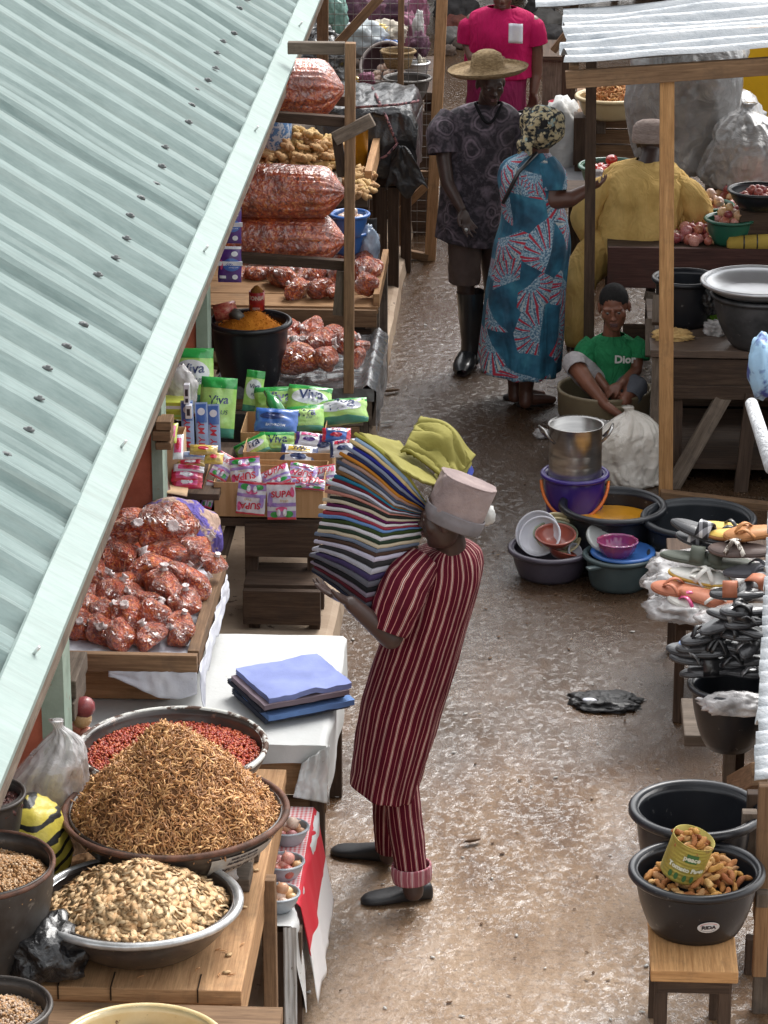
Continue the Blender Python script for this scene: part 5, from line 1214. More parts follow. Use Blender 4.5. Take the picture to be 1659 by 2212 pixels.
# bench with black basin of slippers
p0, p1 = W(1491, 1509, .5), W(1477, 1578, .5); 
t = thing('bench', 'worn grey-brown bench under the black basin of slippers', 'bench', (p0.x+.25, p0.y, 0))
b = B(); b.box((p1.x+.30, (p0.y+p1.y)/2-.02, .475), (.60, p0.y-p1.y+.06, .05)); b.build('seat', WG, t, smooth=False, bevel=.006)
for u, m_ in ((1576, WG), (1597, WD)): p = W(u, 1640, y=p1.y+.1); b = B(); b.box((p.x, p1.y+.12+(.06 if u > 1590 else 0), .225), (.05, .05, .45)); b.build('leg', m_, t, smooth=False, bevel=.003)
b = B(); b.box((p1.x+.5, p1.y+.3, .225), (.05, .05, .45)); b.build('leg', WD, t, smooth=False)
c, Rr = rim_at(1580, 1478, 84, .77)
bowl('plastic_basin', 'deep scratched black basin on the bench, piled with black slippers', 'basin', (c.x, c.y, .505), Rr, .265, BLACKP, .60, cv=.75, rim=.012)
BB = V(c.x, c.y, .78)
# slippers
def slipper(name, c, L, ang, sole, bed, strap, kind, label, tilt=(0, 0), th=.018, gr=None, extra=None):
    """kind: thong, slide, cross"""
    t = thing(name, label, 'slipper', c, group=gr); M = Matrix.Rotation(.26, 3, 'X') @ Euler((tilt[0]*.6, tilt[1]*.6, ang)).to_matrix(); c = Vector(c)+V(0, 0, .03)
    def outl(a, k=1):
        x = math.cos(a)*L/2; w = L*.19*(1-.18*math.cos(a*1)*-1 if False else 1+.16*math.cos(a)) * (1-.10*math.exp(-((math.cos(a)+.15)/.3)**2))
        return x*k, math.sin(a)*w*k
    def ring(z0, z1, k0=1):
        b = B()
        def fn(a, q):
            pr_ = [(0, z0), (k0, z0), (k0*1.01, (z0+z1)/2), (k0, z1), (0, z1+.0)]; kk, z = pr_[round(q*4)]; x, y = outl(a*6.2832, kk); return c+M @ V(x, y, z+.012*max(0, abs(x/L))*0)
        b.grid(fn, 36, 4, True); return b
    ring(0, th).build('sole', sole, t); ring(th+.0005, th+.004, .95).build('footbed', bed, t)
    b = B(); z = th; w = L*.19
    def arc(p, q, h, r, flat=2.2, n=9):
        pts = [V(*p).lerp(V(*q), i/(n-1))+V(0, 0, h*math.sin(math.pi*i/(n-1))) for i in range(n)]
        d = (V(*q)-V(*p)).normalized(); side = V(-d.y, d.x, 0)
        b.grid(lambda a, s_: c+M @ (pts[round(s_*(n-1))]+side*r*flat*(a-.5)*2), 2, n-1)
    if kind == 'thong':
        arc((L*.30, 0, z), (-L*.02, w*.95, z), .035, .004); arc((L*.30, 0, z), (-L*.02, -w*.95, z), .035, .004)
    elif kind == 'cross':
        arc((L*.24, w*.9, z), (-L*.06, -w, z), .045, .005); arc((L*.24, -w*.9, z), (-L*.06, w, z), .045, .005)
    else:
        arc((L*.12, w, z), (L*.12, -w, z), .055, .02, 1.6)
    b.build('strap', strap, t, solid=.004)
    if extra:
        b = B(); b.lathe([(0, .006), (.012, .004), (.014, 0)], c+M @ V(L*.2, .01, z+.034), M, 14); b.build('strap_ornament', extra, t)
    return t
BSO = mat('black_foam', (.025, .026, .030), (.06, .06, .065), .45, 20, .3, 80, coat=.3); BBED = mat('black_footbed', (.022, .022, .025), (.075, .075, .08), .3, 30, .3, 60, coat=.6)
SILV = mat('silver_strap', (.35, .35, .36), (.10, .10, .10), .3, 60, metal=.4); BST = mat('black_strap', (.02, .02, .022), None, .35, coat=.5)
spots_ = [(1500, 1424, -.3, 'thong', SKY), (1520, 1410, .2, 'thong', PNK), (1560, 1418, .1, 'cross', None), (1592, 1412, -.2, 'thong', PNK), (1530, 1390, .35, 'thong', None), (1570, 1384, -.5, 'cross', SKY), (1508, 1440, .0, 'thong', None), (1556, 1444, .05, 'thong', None), (1604, 1440, -.1, 'thong', None), (1565, 1362, .5, 'slide', None), (1602, 1372, -.6, 'thong', SILV), (1588, 1350, -.2, 'slide', None), (1622, 1356, .4, 'thong', None), (1626, 1400, 1.1, 'thong', SKY), (1548, 1462, .1, 'slide', None), (1600, 1466, -.05, 'thong', None), (1616, 1336, .2, 'thong', SILV), (1530, 1466, .1, 'thong', None)]
wh = ['at the far left of the pile', 'left of centre with a pink button', 'in the middle of the pile with crossed straps', 'right of centre with a pink button', 'tilted up at upper left', 'near the top with a pale button', 'lowest on the left rim', 'lowest in the middle over the rim', 'lowest on the right over the rim', 'upper middle with a wide strap', 'upper right with a silver button', 'near the top with a wide strap', 'far up at the right edge', 'standing on edge at the right', 'bottom layer with a wide strap', 'bottom layer at the right', 'topmost with a silver button', 'bottom layer at the left']
for i, ((u, v, a, kd, ex), lb) in enumerate(zip(spots_, wh)):
    z = .775+(1466-v)*.0019; c = W(u, v, z)
    slipper('slipper', c, .235, a+(.06 if i % 2 else math.pi), BSO, BBED, BST if i % 3 else SILV, kd, 'black rubber slipper in the black basin, '+lb, (.25*math.sin(i*2.1), .18*math.cos(i*1.7)), .012, gr='black slippers in the basin', extra=ex)
lump('plastic_bag', (BB.x+.02, BB.y-.14, .74), (.14, .05, .05), CLR, 'bit of clear plastic bag hanging over the rim of the slipper basin', 'plastic bag', 51, .3, 3, wr=.08)
# slipper heap behind on a table
t = stool('display_table', 'low dark table hidden under the colourful slipper heap', W(1455, 1340, .55).x, W(1455, 1340, .55).x+.75, 13.0, 13.95, .55, WD, WD, cat='table')
for i, (u, v, rx, ry, rz_, lb) in enumerate(((1470, 1258, .13, .12, .10, 'crumpled clear bag at the left end of the slipper heap'), (1490, 1300, .17, .14, .09, 'clear wrapped slippers low in the front of the heap'), (1540, 1245, .26, .22, .16, 'big clear plastic wrapping under the slipper heap'), (1600, 1330, .16, .12, .10, 'crumpled clear bag in front at the right of the slipper heap'), (1455, 1215, .10, .10, .10, 'clear crumpled bag beside the small black tub'))):
    z = (.56, .54, .54, .56, .58)[i]; c = W(u, v, z+.05); lump('plastic_bag', (c.x, c.y, z+rz_*.25), (rx, ry, rz_*.6), CLR, lb, 'plastic bag', 60+i, .3, 2, wr=.09, group='clear wrapping of the slipper heap')
def rubber(n, c, **k): return mat(n, c, tuple(x*.8 for x in c), .55, 20, .2, 80, **k)
TAN = rubber('tan_rubber', (.55, .24, .08)); BRN = rubber('brown_rubber', (.16, .115, .10)); OLV = rubber('olive_rubber', (.115, .13, .10)); WHR = rubber('white_rubber', (.82, .80, .74)); YLR = rubber('yellow_rubber', (.80, .55, .12)); ORR = rubber('orange_rubber', (.55, .19, .10)); GRR = rubber('grey_rubber', (.10, .10, .115))
def plaid():
    m, nt, p = newmat('plaid'); v = coords(nt, 'Object', 1); s_ = n_(nt, 'SeparateXYZ'); nt.links.new(v, s_.inputs[0])
    a = mth(nt, 'LESS_THAN', mth(nt, 'FRACT', mth(nt, 'MULTIPLY', s_.outputs[0], 26)), .4); b_ = mth(nt, 'LESS_THAN', mth(nt, 'FRACT', mth(nt, 'MULTIPLY', s_.outputs[1], 30)), .4)
    nt.links.new(ramp(nt, mth(nt, 'MULTIPLY', mth(nt, 'ADD', a, b_), .5), [(0, (.03, .03, .035)), (.5, (.3, .3, .32)), (1, (.8, .8, .8))]).outputs[0], p.inputs['Base Color']); return m
PLAID = plaid(); STR = mat('striped_strap', (.75, .70, .62), (.10, .07, .05), .5, 60, stretch=(1, 1, .2), lo=.48, hi=.52)
hp = [(1508, 1163, .86, -.45, 'slide', BSO, BSO, PLAID, 'black sandal with black and white plaid upper at the top left of the heap', .27),
      (1520, 1188, .80, -.4, 'slide', BSO, BSO, PLAID, 'second plaid sandal lying just under the first one', .27),
      (1590, 1172, .86, 0.05, 'thong', TAN, YLR, TAN, 'tan leather flip-flop at the top of the heap', .26),
      (1625, 1168, .88, .1, 'thong', TAN, TAN, TAN, 'rust brown flip-flop beside the tan one at the top right', .26),
      (1562, 1160, .84, -.4, 'thong', YLR, YLR, BST, 'yellow soled flip-flop behind the plaid sandals', .24),
      (1600, 1205, .82, -.12, 'cross', BRN, BRN, STR, 'grey-brown sandal with striped crossing straps at the right', .29),
      (1490, 1222, .76, -.15, 'slide', OLV, OLV, OLV, 'olive green buckled sandal at the left of the heap', .27),
      (1560, 1232, .74, -.1, 'slide', OLV, OLV, OLV, 'olive green buckled sandal in the middle of the heap', .30),
      (1510, 1262, .70, -.16, 'cross', YLR, WHR, WHR, 'white slipper with yellow edge, upper one of the pair', .28),
      (1520, 1272, .68, -.18, 'thong', YLR, WHR, WHR, 'white slipper with yellow edge, lower one of the pair', .28),
      (1622, 1250, .74, .1, 'thong', GRR, GRR, GRR, 'plain dark grey slipper at the right of the heap', .25),
      (1592, 1300, .72, -.1, 'slide', BSO, BBED, ORR, 'black slide with orange and teal striped strap, front one', .24),
      (1620, 1288, .73, .9, 'slide', BSO, BBED, ORR, 'black slide with orange and teal strap standing on its side', .24),
      (1470, 1292, .66, -.25, 'thong', ORR, ORR, ORR, 'orange slipper wrapped in clear plastic at the left front', .27),
      (1530, 1308, .65, -.3, 'thong', ORR, ORR, WHR, 'orange slipper with white strap wrapped in plastic at the front', .27),
      (1500, 1322, .62, -.3, 'thong', WHR, WHR, PNK, 'white slipper with pink strap lowest in the plastic wrapping', .25)]
for i, (u, v, z, a, kd, so_, be, stp, lb, L) in enumerate(hp):
    c = W(u, v, z-.05); slipper('slipper', c, L, a+math.pi*(i % 2), so_, be, stp, kd, lb, (.2*math.sin(i*1.9)+(1.1 if 'side' in lb and 'standing' in lb else 0), .15*math.cos(i*2.3)), .014 if i != 7 else .022, gr='slippers heaped on the table', extra=SILR if 'buckled' in lb else None)

# tubs on the ground
PURG = mat('purple_grey_plastic', (.062, .052, .075), (.085, .075, .10), .4, 6, .15, 40, coat=.2); GRNG = mat('green_grey_plastic', (.05, .075, .08), (.07, .10, .105), .45, 6, .15, 40, coat=.15)
def tub(u, v, hw, z, label, m, rb=.8, rim=.014, cat='basin', name='plastic_basin', **k):
    c, Rr = rim_at(u, v, hw, z); bowl(name, label, cat, (c.x, c.y, .004), Rr, z, m, rb, cv=.8, rim=rim, **k); return c, Rr
T1 = tub(1324, 1093, 104, .30, 'big black tub with orange liquid in the bottom, by the purple bucket', BLACKP, .84, .018, 'tub')
c, Rr = T1; b = B(); b.lathe([(0, .225), (Rr*.93, .225)], (c.x, c.y, 0), None, 48); b.build('orange_liquid', mat('orange_liquid', (.80, .36, .02), None, .12, coat=1), label='bright orange liquid in the bottom of the big black tub', cat='liquid')
T2 = tub(1509, 1121, 112, .28, 'empty charcoal tub at the foot of the orange post', CHARP, .84, .018, 'tub')
T3_ = tub(1466, 1198, 60, .17, 'small dark tub half hidden behind the slipper heap', CHARP, .8, .012)
T4_ = tub(1189, 1185, 82, .14, 'low purple-grey ribbed basin full of small bowls and plates', PURG, .80, .014, ribs=50, ra=.01)
T5 = tub(1337, 1199, 70, .16, 'round green-grey basin with a blue lid and clear lid on it', GRNG, .84, .012)
b = B(); c, Rr = T5; p = V(c.x-Rr*.62, c.y-Rr*.86, .145); b.box(p, (.13, .035, .014), Matrix.Rotation(.4, 3, 'Z')); b.build('grip', GRNG, label='moulded handle on the rim of the green-grey basin', cat='handle', smooth=False, bevel=.004)
WHPL = mat('white_plastic', (.70, .70, .75), (.60, .60, .66), .35, 5, coat=.3); YLPL = mat('cream_plastic', (.72, .62, .38), (.6, .5, .28), .35, 6, coat=.3); BRPL = mat('brown_plastic', (.34, .075, .045), (.22, .05, .035), .3, 8, coat=.4); SAGE = mat('sage_plastic', (.22, .25, .17), None, .4, coat=.3)
def dish(u, v, y, hw, H, m, label, tilt=(0, 0), rb=.5, name='bowl', cat='bowl', rim=.004, ribs=0, ra=0, group=None):
    c = W(u, v, y=y); Rr = px_at(c, hw); M = Euler((tilt[0], tilt[1], 0)).to_matrix()
    return bowl(name, label, cat, c-M @ V(0, 0, H), Rr, H, m, rb, .003, rim, .8, M=M, ribs=ribs, ra=ra, group=group)
yb = T4_[0].y
dish(1160, 1150, yb+.05, 46, .035, WHPL, 'white plate leaning at the left in the purple-grey basin', (.9, -.5), .7, 'plate', 'plate')
dish(1166, 1158, yb+.0, 44, .035, WHPL, 'second white plate leaning behind the first in the basin', (.8, -.4), .7, 'plate', 'plate')
dish(1203, 1150, yb+.06, 46, .06, YLPL, 'cream yellow bowl behind the brown one in the basin', (.75, .1))
dish(1210, 1156, yb+.03, 43, .06, YLPL, 'cream yellow bowl, the inner one of two, in the basin', (.65, .2))
dish(1200, 1152, yb-.02, 46, .05, SAGE, 'sage green rimmed bowl around the brown bowl', (.25, 0))
dish(1200, 1154, yb-.05, 42, .055, BRPL, 'red-brown bowl facing up in the purple-grey basin', (.22, 0))
dish(1215, 1190, yb-.06, 30, .04, BRPL, 'dark red-brown bowl lying lower in the basin', (-.2, .3))
dish(1243, 1192, yb-.03, 18, .04, WHPL, 'small white cup at the right in the purple-grey basin', (.6, .9))
yb = T5[0].y
c = V(T5[0].x+.02, T5[0].y, .172); b = B(); Rl = px_at(c, 71); b.lathe([(0, .004), (Rl*.80, .004), (Rl*.86, .016), (Rl*.97, .014), (Rl, .004), (Rl*.98, 0), (0, 0)], c, None, 56); b.build('lid', BLUB, label='bright blue round lid lying on the green-grey basin', cat='lid')
GLS = mat('clear_plastic', (.72, .74, .72), None, .15, coat=1, al=.45)
c = W(1309, 1162, y=yb+.07); b = B(); Rl = px_at(c, 44); b.lathe([(0, .004), (Rl*.45, .003), (Rl*.5, .008), (Rl*.85, .007), (Rl*.95, .014), (Rl, .004), (Rl*.99, 0)], c, Euler((.5, .25, 0)).to_matrix(), 48); b.build('lid', GLS, label='clear round plastic lid tilted on top of the blue lid', cat='lid', solid=.003)
dish(1334, 1168, yb-.05, 41, .085, mat('purple_glass', (.22, .035, .22), (.42, .06, .14), .12, 5, coat=1, al=.85), 'fluted purple bowl standing on the blue lid', (0, 0), .55, ribs=44, ra=.05)
# purple bucket with pot
PURB = mat('purple_bucket', (.045, .02, .22), (.035, .015, .17), .3, 5, coat=.4)
c, Rr = rim_at(1242, 1022, 66, .40)
t = bowl('bucket', 'deep purple plastic bucket with orange handle, holding the steel pot', 'bucket', (c.x, c.y, .004), Rr, .396, PURB, .78, cv=1.2, rim=.012, rimmat=PURB)
b = B(); pts = []
for i in range(17): a = math.pi*(i/16); pts.append(V(c.x-Rr*1.07*math.cos(a)*1.02, c.y-Rr*.75*math.sin(a)-.03, .37-.17*math.sin(a)))
b.tube(pts, .0085, 8); b.build('handle', mat('orange_plastic', (.85, .19, .02), None, .35, coat=.3), t)
STL = mat('brushed_steel', (.55, .54, .52), (.40, .39, .38), .28, 3, .1, 30, metal=.95, stretch=(1, 1, 12))
cp, Rp = rim_at(1243, 928, 57, .60)
t = thing('steel_pot', 'tall stainless steel pot with side handles sitting in the purple bucket', 'pot', (c.x, c.y, .33)); cp = V(c.x, c.y, .33); hp_ = .33
b = B(); b.lathe([(0, 0), (Rp*.97, 0), (Rp, .01), (Rp*1.0, .08), (Rp*.992, .085), (Rp, .09), (Rp, .13), (Rp*.992, .135), (Rp, .14), (Rp, .19), (Rp*.992, .195), (Rp, .20), (Rp, hp_), (Rp+.008, hp_+.004), (Rp+.006, hp_+.008), (Rp-.004, hp_), (Rp-.004, .02), (0, .02)], cp, None, 56); b.build('pot_body', STL, t)
for s_ in (-1, 1):
    b = B(); a = math.pi*(.62 if s_ < 0 else -.40) ; d = V(math.cos(math.pi*1.12), math.sin(math.pi*1.12), 0) if s_ < 0 else V(math.cos(-.1), math.sin(-.1), 0); sd_ = V(-d.y, d.x, 0)
    b.tube([cp+d*Rp+sd_*.05+V(0, 0, hp_-.07), cp+d*(Rp+.035)+sd_*.045+V(0, 0, hp_-.03), cp+d*(Rp+.05)+sd_*.04+V(0, 0, hp_+.0), cp+d*(Rp+.05)-sd_*.04+V(0, 0, hp_+.0), cp+d*(Rp+.035)-sd_*.045+V(0, 0, hp_-.03), cp+d*Rp-sd_*.05+V(0, 0, hp_-.07)], .007, 8); b.build('handle', STL, t)
# cream sack and film
SACKW = crinkle('cream_film', (.84, .80, .73), .22, c2=(.66, .60, .52), sc=8, st=.9, coat=.7)
c = W(1364, 1062, 0)
sack('plastic_sack', (c.x-.01, c.y+.17, .0), .205, .175, .41, SACKW, 'tall cream translucent plastic sack standing behind the black tub', 'sack', 71, .13)
c = W(1290, 918, y=16.6); lump('foil_bag', (c.x, c.y, c.z), (.07, .05, .03), CLR, 'crumpled clear plastic scrap above the steel pot rim', 'plastic scrap', 73, .4, 3, wr=.1)
c = W(1172, 945, 0); lump('foil_bag', (c.x, c.y, .02), (.045, .03, .03), CLR, 'shred of clear plastic on the ground left of the steel pot', 'plastic scrap', 74, .4, 3, wr=.1)

# boy's tub
OLT = mat('olive_tan_plastic', (.27, .215, .13), (.20, .16, .10), .45, 6, .1, 30, coat=.2); TUBG = mat('dull_grey_tub', (.050, .048, .046), (.075, .07, .065), .55, 6, .2, 30)
c, Rr = rim_at(1305, 838, 100, .31); BT = c.copy(); BTR = Rr
t = thing('round_tub', 'round grey tub with a thick olive-tan rim that the boy sits in', 'tub', (c.x, c.y, 0))
b = B(); b.lathe([(0, .01), (Rr*.84, .01), (Rr*.9, .03), (Rr*.97, .18), (Rr*.93, .18), (Rr*.85, .04), (0, .04)], (c.x, c.y, 0), None, 60); b.build('tub_body', TUBG, t)
b = B(); b.lathe([(Rr*.975, .165), (Rr*.99, .17), (Rr, .295), (Rr*1.02, .305), (Rr*1.01, .32), (Rr*.96, .318), (Rr*.945, .30), (Rr*.935, .17)], (c.x, c.y, 0), None, 60); b.build('rim', OLT, t)
a = -1.25; b = B(); b.box((c.x+math.cos(a)*Rr*1.02, c.y+math.sin(a)*Rr*1.02, .27), (.10, .05, .03), Matrix.Rotation(a+math.pi/2, 3, 'Z')); b.build('handle', OLT, t, smooth=False, bevel=.008)

# table on the right
t = thing('work_table', 'heavy dark wooden table with diagonal brace carrying the aluminium basin', 'table', (1.4, 16.9, 0))
fz = .76; fL = W(1405, 757, fz); bL = W(1412, 645, fz); ry0, ry1 = fL.y, bL.y; rx0 = fL.x
b = B()
for i in range(4): b.box((rx0+.95, ry0+(ry1-ry0)*(i+.5)/4, fz-.02), (1.9, (ry1-ry0)/4-.006, .04))
b.build('tabletop', wood('wood_wet', (.17, .12, .09), (.08, .055, .042), .45, .5), t, smooth=False, bevel=.003)
b = B(); b.box((rx0+1.0, ry0+.03, fz-.15), (1.8, .03, .20)); b.build('apron', WD, t, smooth=False, bevel=.003)
b = B(); p = W(1470, 847, y=ry0+.0); b.box((rx0+1.0, ry0+.01, p.z), (1.8, .035, .075)); b.build('rail', WD, t, smooth=False, bevel=.003)
b = B(); b.beam(W(1447, 1060, y=ry0-.06), W(1572, 842, y=ry0+.02), .085, .04, (0, 1, 0)); b.build('brace', WG, t, smooth=False, bevel=.003)
for u, w, m_ in ((1462, .06, WD), (1417, .06, WG)): p = W(u, 900, y=ry0+.05); b = B(); b.box((p.x, ry0+.06, (fz-.05)/2), (w, .06, fz-.05)); b.build('leg', m_, t, smooth=False, bevel=.003)
b = B(); b.beam(W(1595, 1100, y=ry0-.1), W(1625, 850, y=ry0), .075, .05, (0, 1, 0)); b.build('leg', WD, t, smooth=False, bevel=.003)
b = B(); b.beam(W(1425, 1078, y=15.95), W(1700, 1110, y=15.95), .06, .10); b.build('bottom_rail', WB, t, smooth=False, bevel=.003)
b = B(); b.box((rx0+1.0, ry1+.1, .35), (1.9, .05, .5)); b.build('back_board', WD, t, smooth=False)
b = B(); b.box((rx0+1.0, (ry0+ry1)/2, .10), (1.8, 1.0, .03)); b.build('lower_shelf', WD, t, smooth=False)
for (u0, v0, u1, v1, m_) in ((1418, 700, 1420, 640, WG), (1404, 770, 1404, 690, WG)):
    b = B(); b.beam(W(u0, v0, y=ry0+.3), W(u1, v1, y=ry0+.4), .05, .05, (0, 1, 0)); b.build('side_post', m_, t, smooth=False, bevel=.003)
def tub2(u, v, hw, z0, H, label, m, rb=.8, rim=.012, name='plastic_basin', cat='basin', **k):
    c, Rr = rim_at(u, v, hw, z0+H); bowl(name, label, cat, (c.x, c.y, z0), Rr, H, m, rb, cv=.8, rim=rim, **k); return c, Rr
fz2 = fz+.002
tub2(1481, 600, 64, fz2, .26, 'tall black tub at the back of the work table', BLACKP, .8, .014, cat='tub')
ALU = mat('aluminium', (.62, .63, .64), (.50, .50, .52), .35, 4, .1, 30, metal=.7)
ALD = mat('blackened_pot', (.045, .047, .05), (.10, .10, .105), .5, 9, .3, 30, metal=.3, spots=(20, .64, (.18, .17, .16)))
c, Rr = tub2(1640, 634, 97, fz2, .29, 'big blackened metal pot at the right on the work table', ALD, .55, .012, 'metal_pot', 'pot')
c2, R2 = rim_at(1628, 592, 114, fz2+.36); bowl('aluminium_basin', 'shiny shallow aluminium basin resting on the blackened pot', 'basin', (c.x-.01, c.y, fz2+.295), R2, .065, ALU, .70, cv=.8, rim=.012, th=.004)
tub2(1550, 664, 26, fz2, .09, 'lime green little bowl between the tubs on the work table', mat('lime_plastic', (.22, .52, .04), None, .35, coat=.4), .7, .006, 'bowl', 'bowl')
p = W(1536, 650, y=16.75); lump('plastic_bag', (p.x, p.y, fz+.16), (.05, .05, .10), BLKB, 'black plastic bag bunched on the lime green bowl', 'plastic bag', 81, .3, 3, wr=.1)
c = W(1498, 692, fz+.01); b = B(); b.lathe([(0, 0), (.13, 0), (.135, .008), (.12, .014), (0, .016)], c, None, 36, sx=1, sy=.8); b.build('lid', PURG, label='flat purple-grey lid lying on the work table', cat='lid')
ONIP = mat('yellow_crumbs', (.70, .48, .20), (.5, .3, .12), .7, 20, .5, 40)
c = W(1452, 733, fz); lump('ginger_lump', (c.x, c.y, fz+.02), (.09, .05, .035), ONIP, 'lump of yellow broken food by the orange post', 'food lump', 82, .5, 4, wr=.12)
c = W(1547, 722, fz); lump('plastic_bag', (c.x, c.y, fz+.03), (.06, .05, .045), CLR, 'small clear bag with yellow bits by the blackened pot', 'plastic bag', 83, .4, 3, wr=.1)

# onion table with red-brown side
oz = .93; oy = 17.85
t = thing('onion_table', 'red-brown boarded table covered in onions', 'table', (1.5, 18.4, 0)); REDW = wood('wood_redbrown', (.12, .055, .045), (.055, .028, .025), .65, .35)
x0 = W(1313, 531, y=oy).x
b = B(); b.box((x0+1.2, oy+.65, oz-.02), (2.4, 1.3, .04)); b.build('tabletop', WD, t, smooth=False)
p, q = W(1313, 533, y=oy-.02), W(1440, 622, y=oy-.02); b = B(); b.box((x0+1.2, oy-.02, (p.z+q.z)/2), (2.4, .03, p.z-q.z)); b.build('front_board', REDW, t, smooth=False, bevel=.003)
b = B(); b.box((x0+.9, oy, .42), (1.6, .03, .09)); b.build('rail', WD, t, smooth=False); b = B(); b.beam(W(1395, 640, y=oy-.1), W(1465, 652, y=oy-.05), .06, .05); b.build('rail', WG, t, smooth=False)
for x, y in ((x0+.05, oy+.08), (x0+.05, oy+1.2), (x0+1.3, oy+.08)): b = B(); b.box((x, y, .44), (.08, .08, .88)); b.build('leg', WD, t, smooth=False)
GRNP = mat('green_plastic', (.025, .14, .085), (.02, .11, .07), .35, 5, coat=.35)
c, Rr = rim_at(1577, 472, 50, oz+.15); bowl('plastic_basin', 'dark green basin of red onions at the front of the onion table', 'basin', (c.x, c.y, oz+.005), Rr, .145, GRNP, .7, rim=.01)
onions(pile_pts((c.x, c.y, oz+.14), Rr*.74, .12, .030, 91), .030, 'onion piled in the front green basin', 'onions in the front green basin', (6, 3, 1, 3), 92)
c, Rr = rim_at(1535, 440, 46, oz+.13); bowl('plastic_basin', 'green basin of onions behind and left of the front one', 'basin', (c.x, c.y, oz+.005), Rr, .12, GRNP, .7, rim=.01)
onions(pile_pts((c.x, c.y, oz+.11), Rr*.74, .13, .031, 93), .031, 'onion heaped in the rear green basin', 'onions in the rear green basin', (4, 4, 2, 3), 94)
c = W(1640, 470, oz); onions(pile_pts((c.x, c.y, oz+.03), .24, .10, .032, 95), .032, 'onion in the heap at the right end of the onion table', 'onions at the right end', (6, 3, 1, 2), 96)
c = W(1512, 520, oz); onions(pile_pts((c.x, c.y, oz+.03), .17, .07, .031, 97, ell=(1.2, .7)), .031, 'onion in the loose heap along the front board', 'loose onions along the front board', (7, 1, 1, 3), 98)
c = W(1620, 430, oz); onions(pile_pts((c.x, c.y, oz+.03), .20, .12, .032, 99), .032, 'onion in the far heap below the black bowl', 'onions in the far heap', (5, 3, 1, 3), 100)
c = W(1612, 500, oz); onions(pile_pts((c.x+.05, c.y, oz+.03), .22, .13, .031, 299, ell=(1.3, .6)), .031, 'onion in the heap between the green basin and the right edge', 'onions in front of the black bowl', (6, 3, 1, 3), 298)
c, Rr = rim_at(1640, 410, 62, oz+.33); bowl('plastic_basin', 'black bowl of dark red chunks at the upper right of the onion table', 'bowl', (c.x, c.y, oz+.22), Rr, .11, BLACKP, .6, rim=.01)
onions(pile_pts((c.x, c.y, oz+.29), Rr*.7, .05, .026, 101), .026, 'shallot in the black bowl above the onions', 'shallots in the black bowl', (8, 0, 0, 3), 102, 'shallot', 'shallot')
b = B(); b.box((c.x, c.y+.04, oz+.11), (.22, .18, .21)); b.build('wood_block', WD, label='dark box holding up the black bowl of shallots', cat='block', smooth=False)
p, q = W(1570, 527, y=oy+.02), W(1700, 522, y=oy+.02); b = B(); b.tube([p, p.lerp(q, .04), p.lerp(q, .5), q], [.02, px_at(p, 17), px_at(p, 18), px_at(p, 18)], 20); 
YCL = mat('mustard_cloth', (.52, .36, .075), (.40, .27, .05), .8, 7, .4, 30, bd=.01)
t = thing('cloth_roll', 'rolled mustard cloth tied with dark string along the front of the onion table', 'cloth roll', tuple(p)); b.build('roll', YCL, t)
for k_ in (.28, .5, .72): b = B(); m_ = p.lerp(q, k_); r = px_at(p, 18.6); b.lathe([(r, -.004), (r+.003, 0), (r, .004)], m_, Matrix.Rotation(math.pi/2, 3, 'Y'), 24); b.build('string', BST, t)
# grey sacks
SACKG = crinkle('grey_film', (.50, .50, .51), .25, c2=(.22, .215, .21), sc=5, st=1., coat=.5, d=.05)
c = W(1480, 300, y=19.6); sack('plastic_sack', (c.x-.02, c.y, .98), .36, .28, .95, SACKG, 'huge bulging grey translucent sack behind the man in yellow', 'sack', 91, .12, prof=[(.62, 0), (.78, .03), (.85, .2), (.98, .45), (1.05, .65), (.98, .80), (.72, .92), (.35, .98), (.2, 1.0), (.1, 1.01)])
c = W(1592, 250, y=19.9); lump('plastic_sack', (c.x, c.y, c.z-.08), (.20, .2, .22), SACKG, 'folded grey sack top leaning right of the huge sack', 'sack', 95, .2, 1.5, wr=.04, base=False)
c = W(1612, 350, y=19.2); sack('plastic_sack', (c.x, c.y, .98), .26, .22, .50, SACKG, 'smaller grey sack slumped behind the onions at right', 'sack', 92, .16)
b = B(); b.box((2.0, 19.6, .49), (2.0, .9, .98)); b.build('wooden_counter', WD, label='dark counter behind the onion table supporting the grey sacks', cat='counter', smooth=False)
# green basin with tomatoes, crate with cream bowl
c, Rr = rim_at(1322, 358, 66, 1.12); bowl('plastic_basin', 'green basin with tomatoes between the woman and the man in yellow', 'basin', (c.x, c.y, .96), Rr, .16, GRNP, .65, rim=.012)
TOM = mat('tomato_red', (.60, .045, .03), (.42, .03, .02), .2, 6, coat=.6); bt = B(); bt.lathe([(0, -.8), (.5, -.75), (.9, -.4), (1, 0), (.88, .45), (.5, .72), (.15, .68), (0, .62)], seg=16, ribs=5, ra=.05); tm = bt.mesh('tomato', TOM)
scatter([tm], 'tomato', pile_pts((c.x-.03, c.y, 1.09), Rr*.7, .08, .045, 103), .045, 'shiny red tomato in the green basin', 'tomato', 'tomatoes in the green basin', 104)
stool('side_table', 'dark little table under the green tomato basin', c.x-.28, c.x+.3, c.y-.25, c.y+.3, .955, WD, WD, cat='table')
cc = W(1314, 330, y=20.9)
t = thing('wooden_crate', 'big brown wooden crate under the cream bowl of dried shrimp', 'crate', (cc.x, 21.2, 0)); p, q = W(1264, 243, y=20.8), W(1372, 345, y=20.8)
for i in range(3): z1 = p.z-(p.z-q.z)*i/3; z0 = p.z-(p.z-q.z)*(i+1)/3; b = B(); b.box(((p.x+q.x)/2, 20.8, (z0+z1)/2), (q.x-p.x+.1, .04, z1-z0-.012)); b.build('front_board', WB, t, smooth=False, bevel=.003)
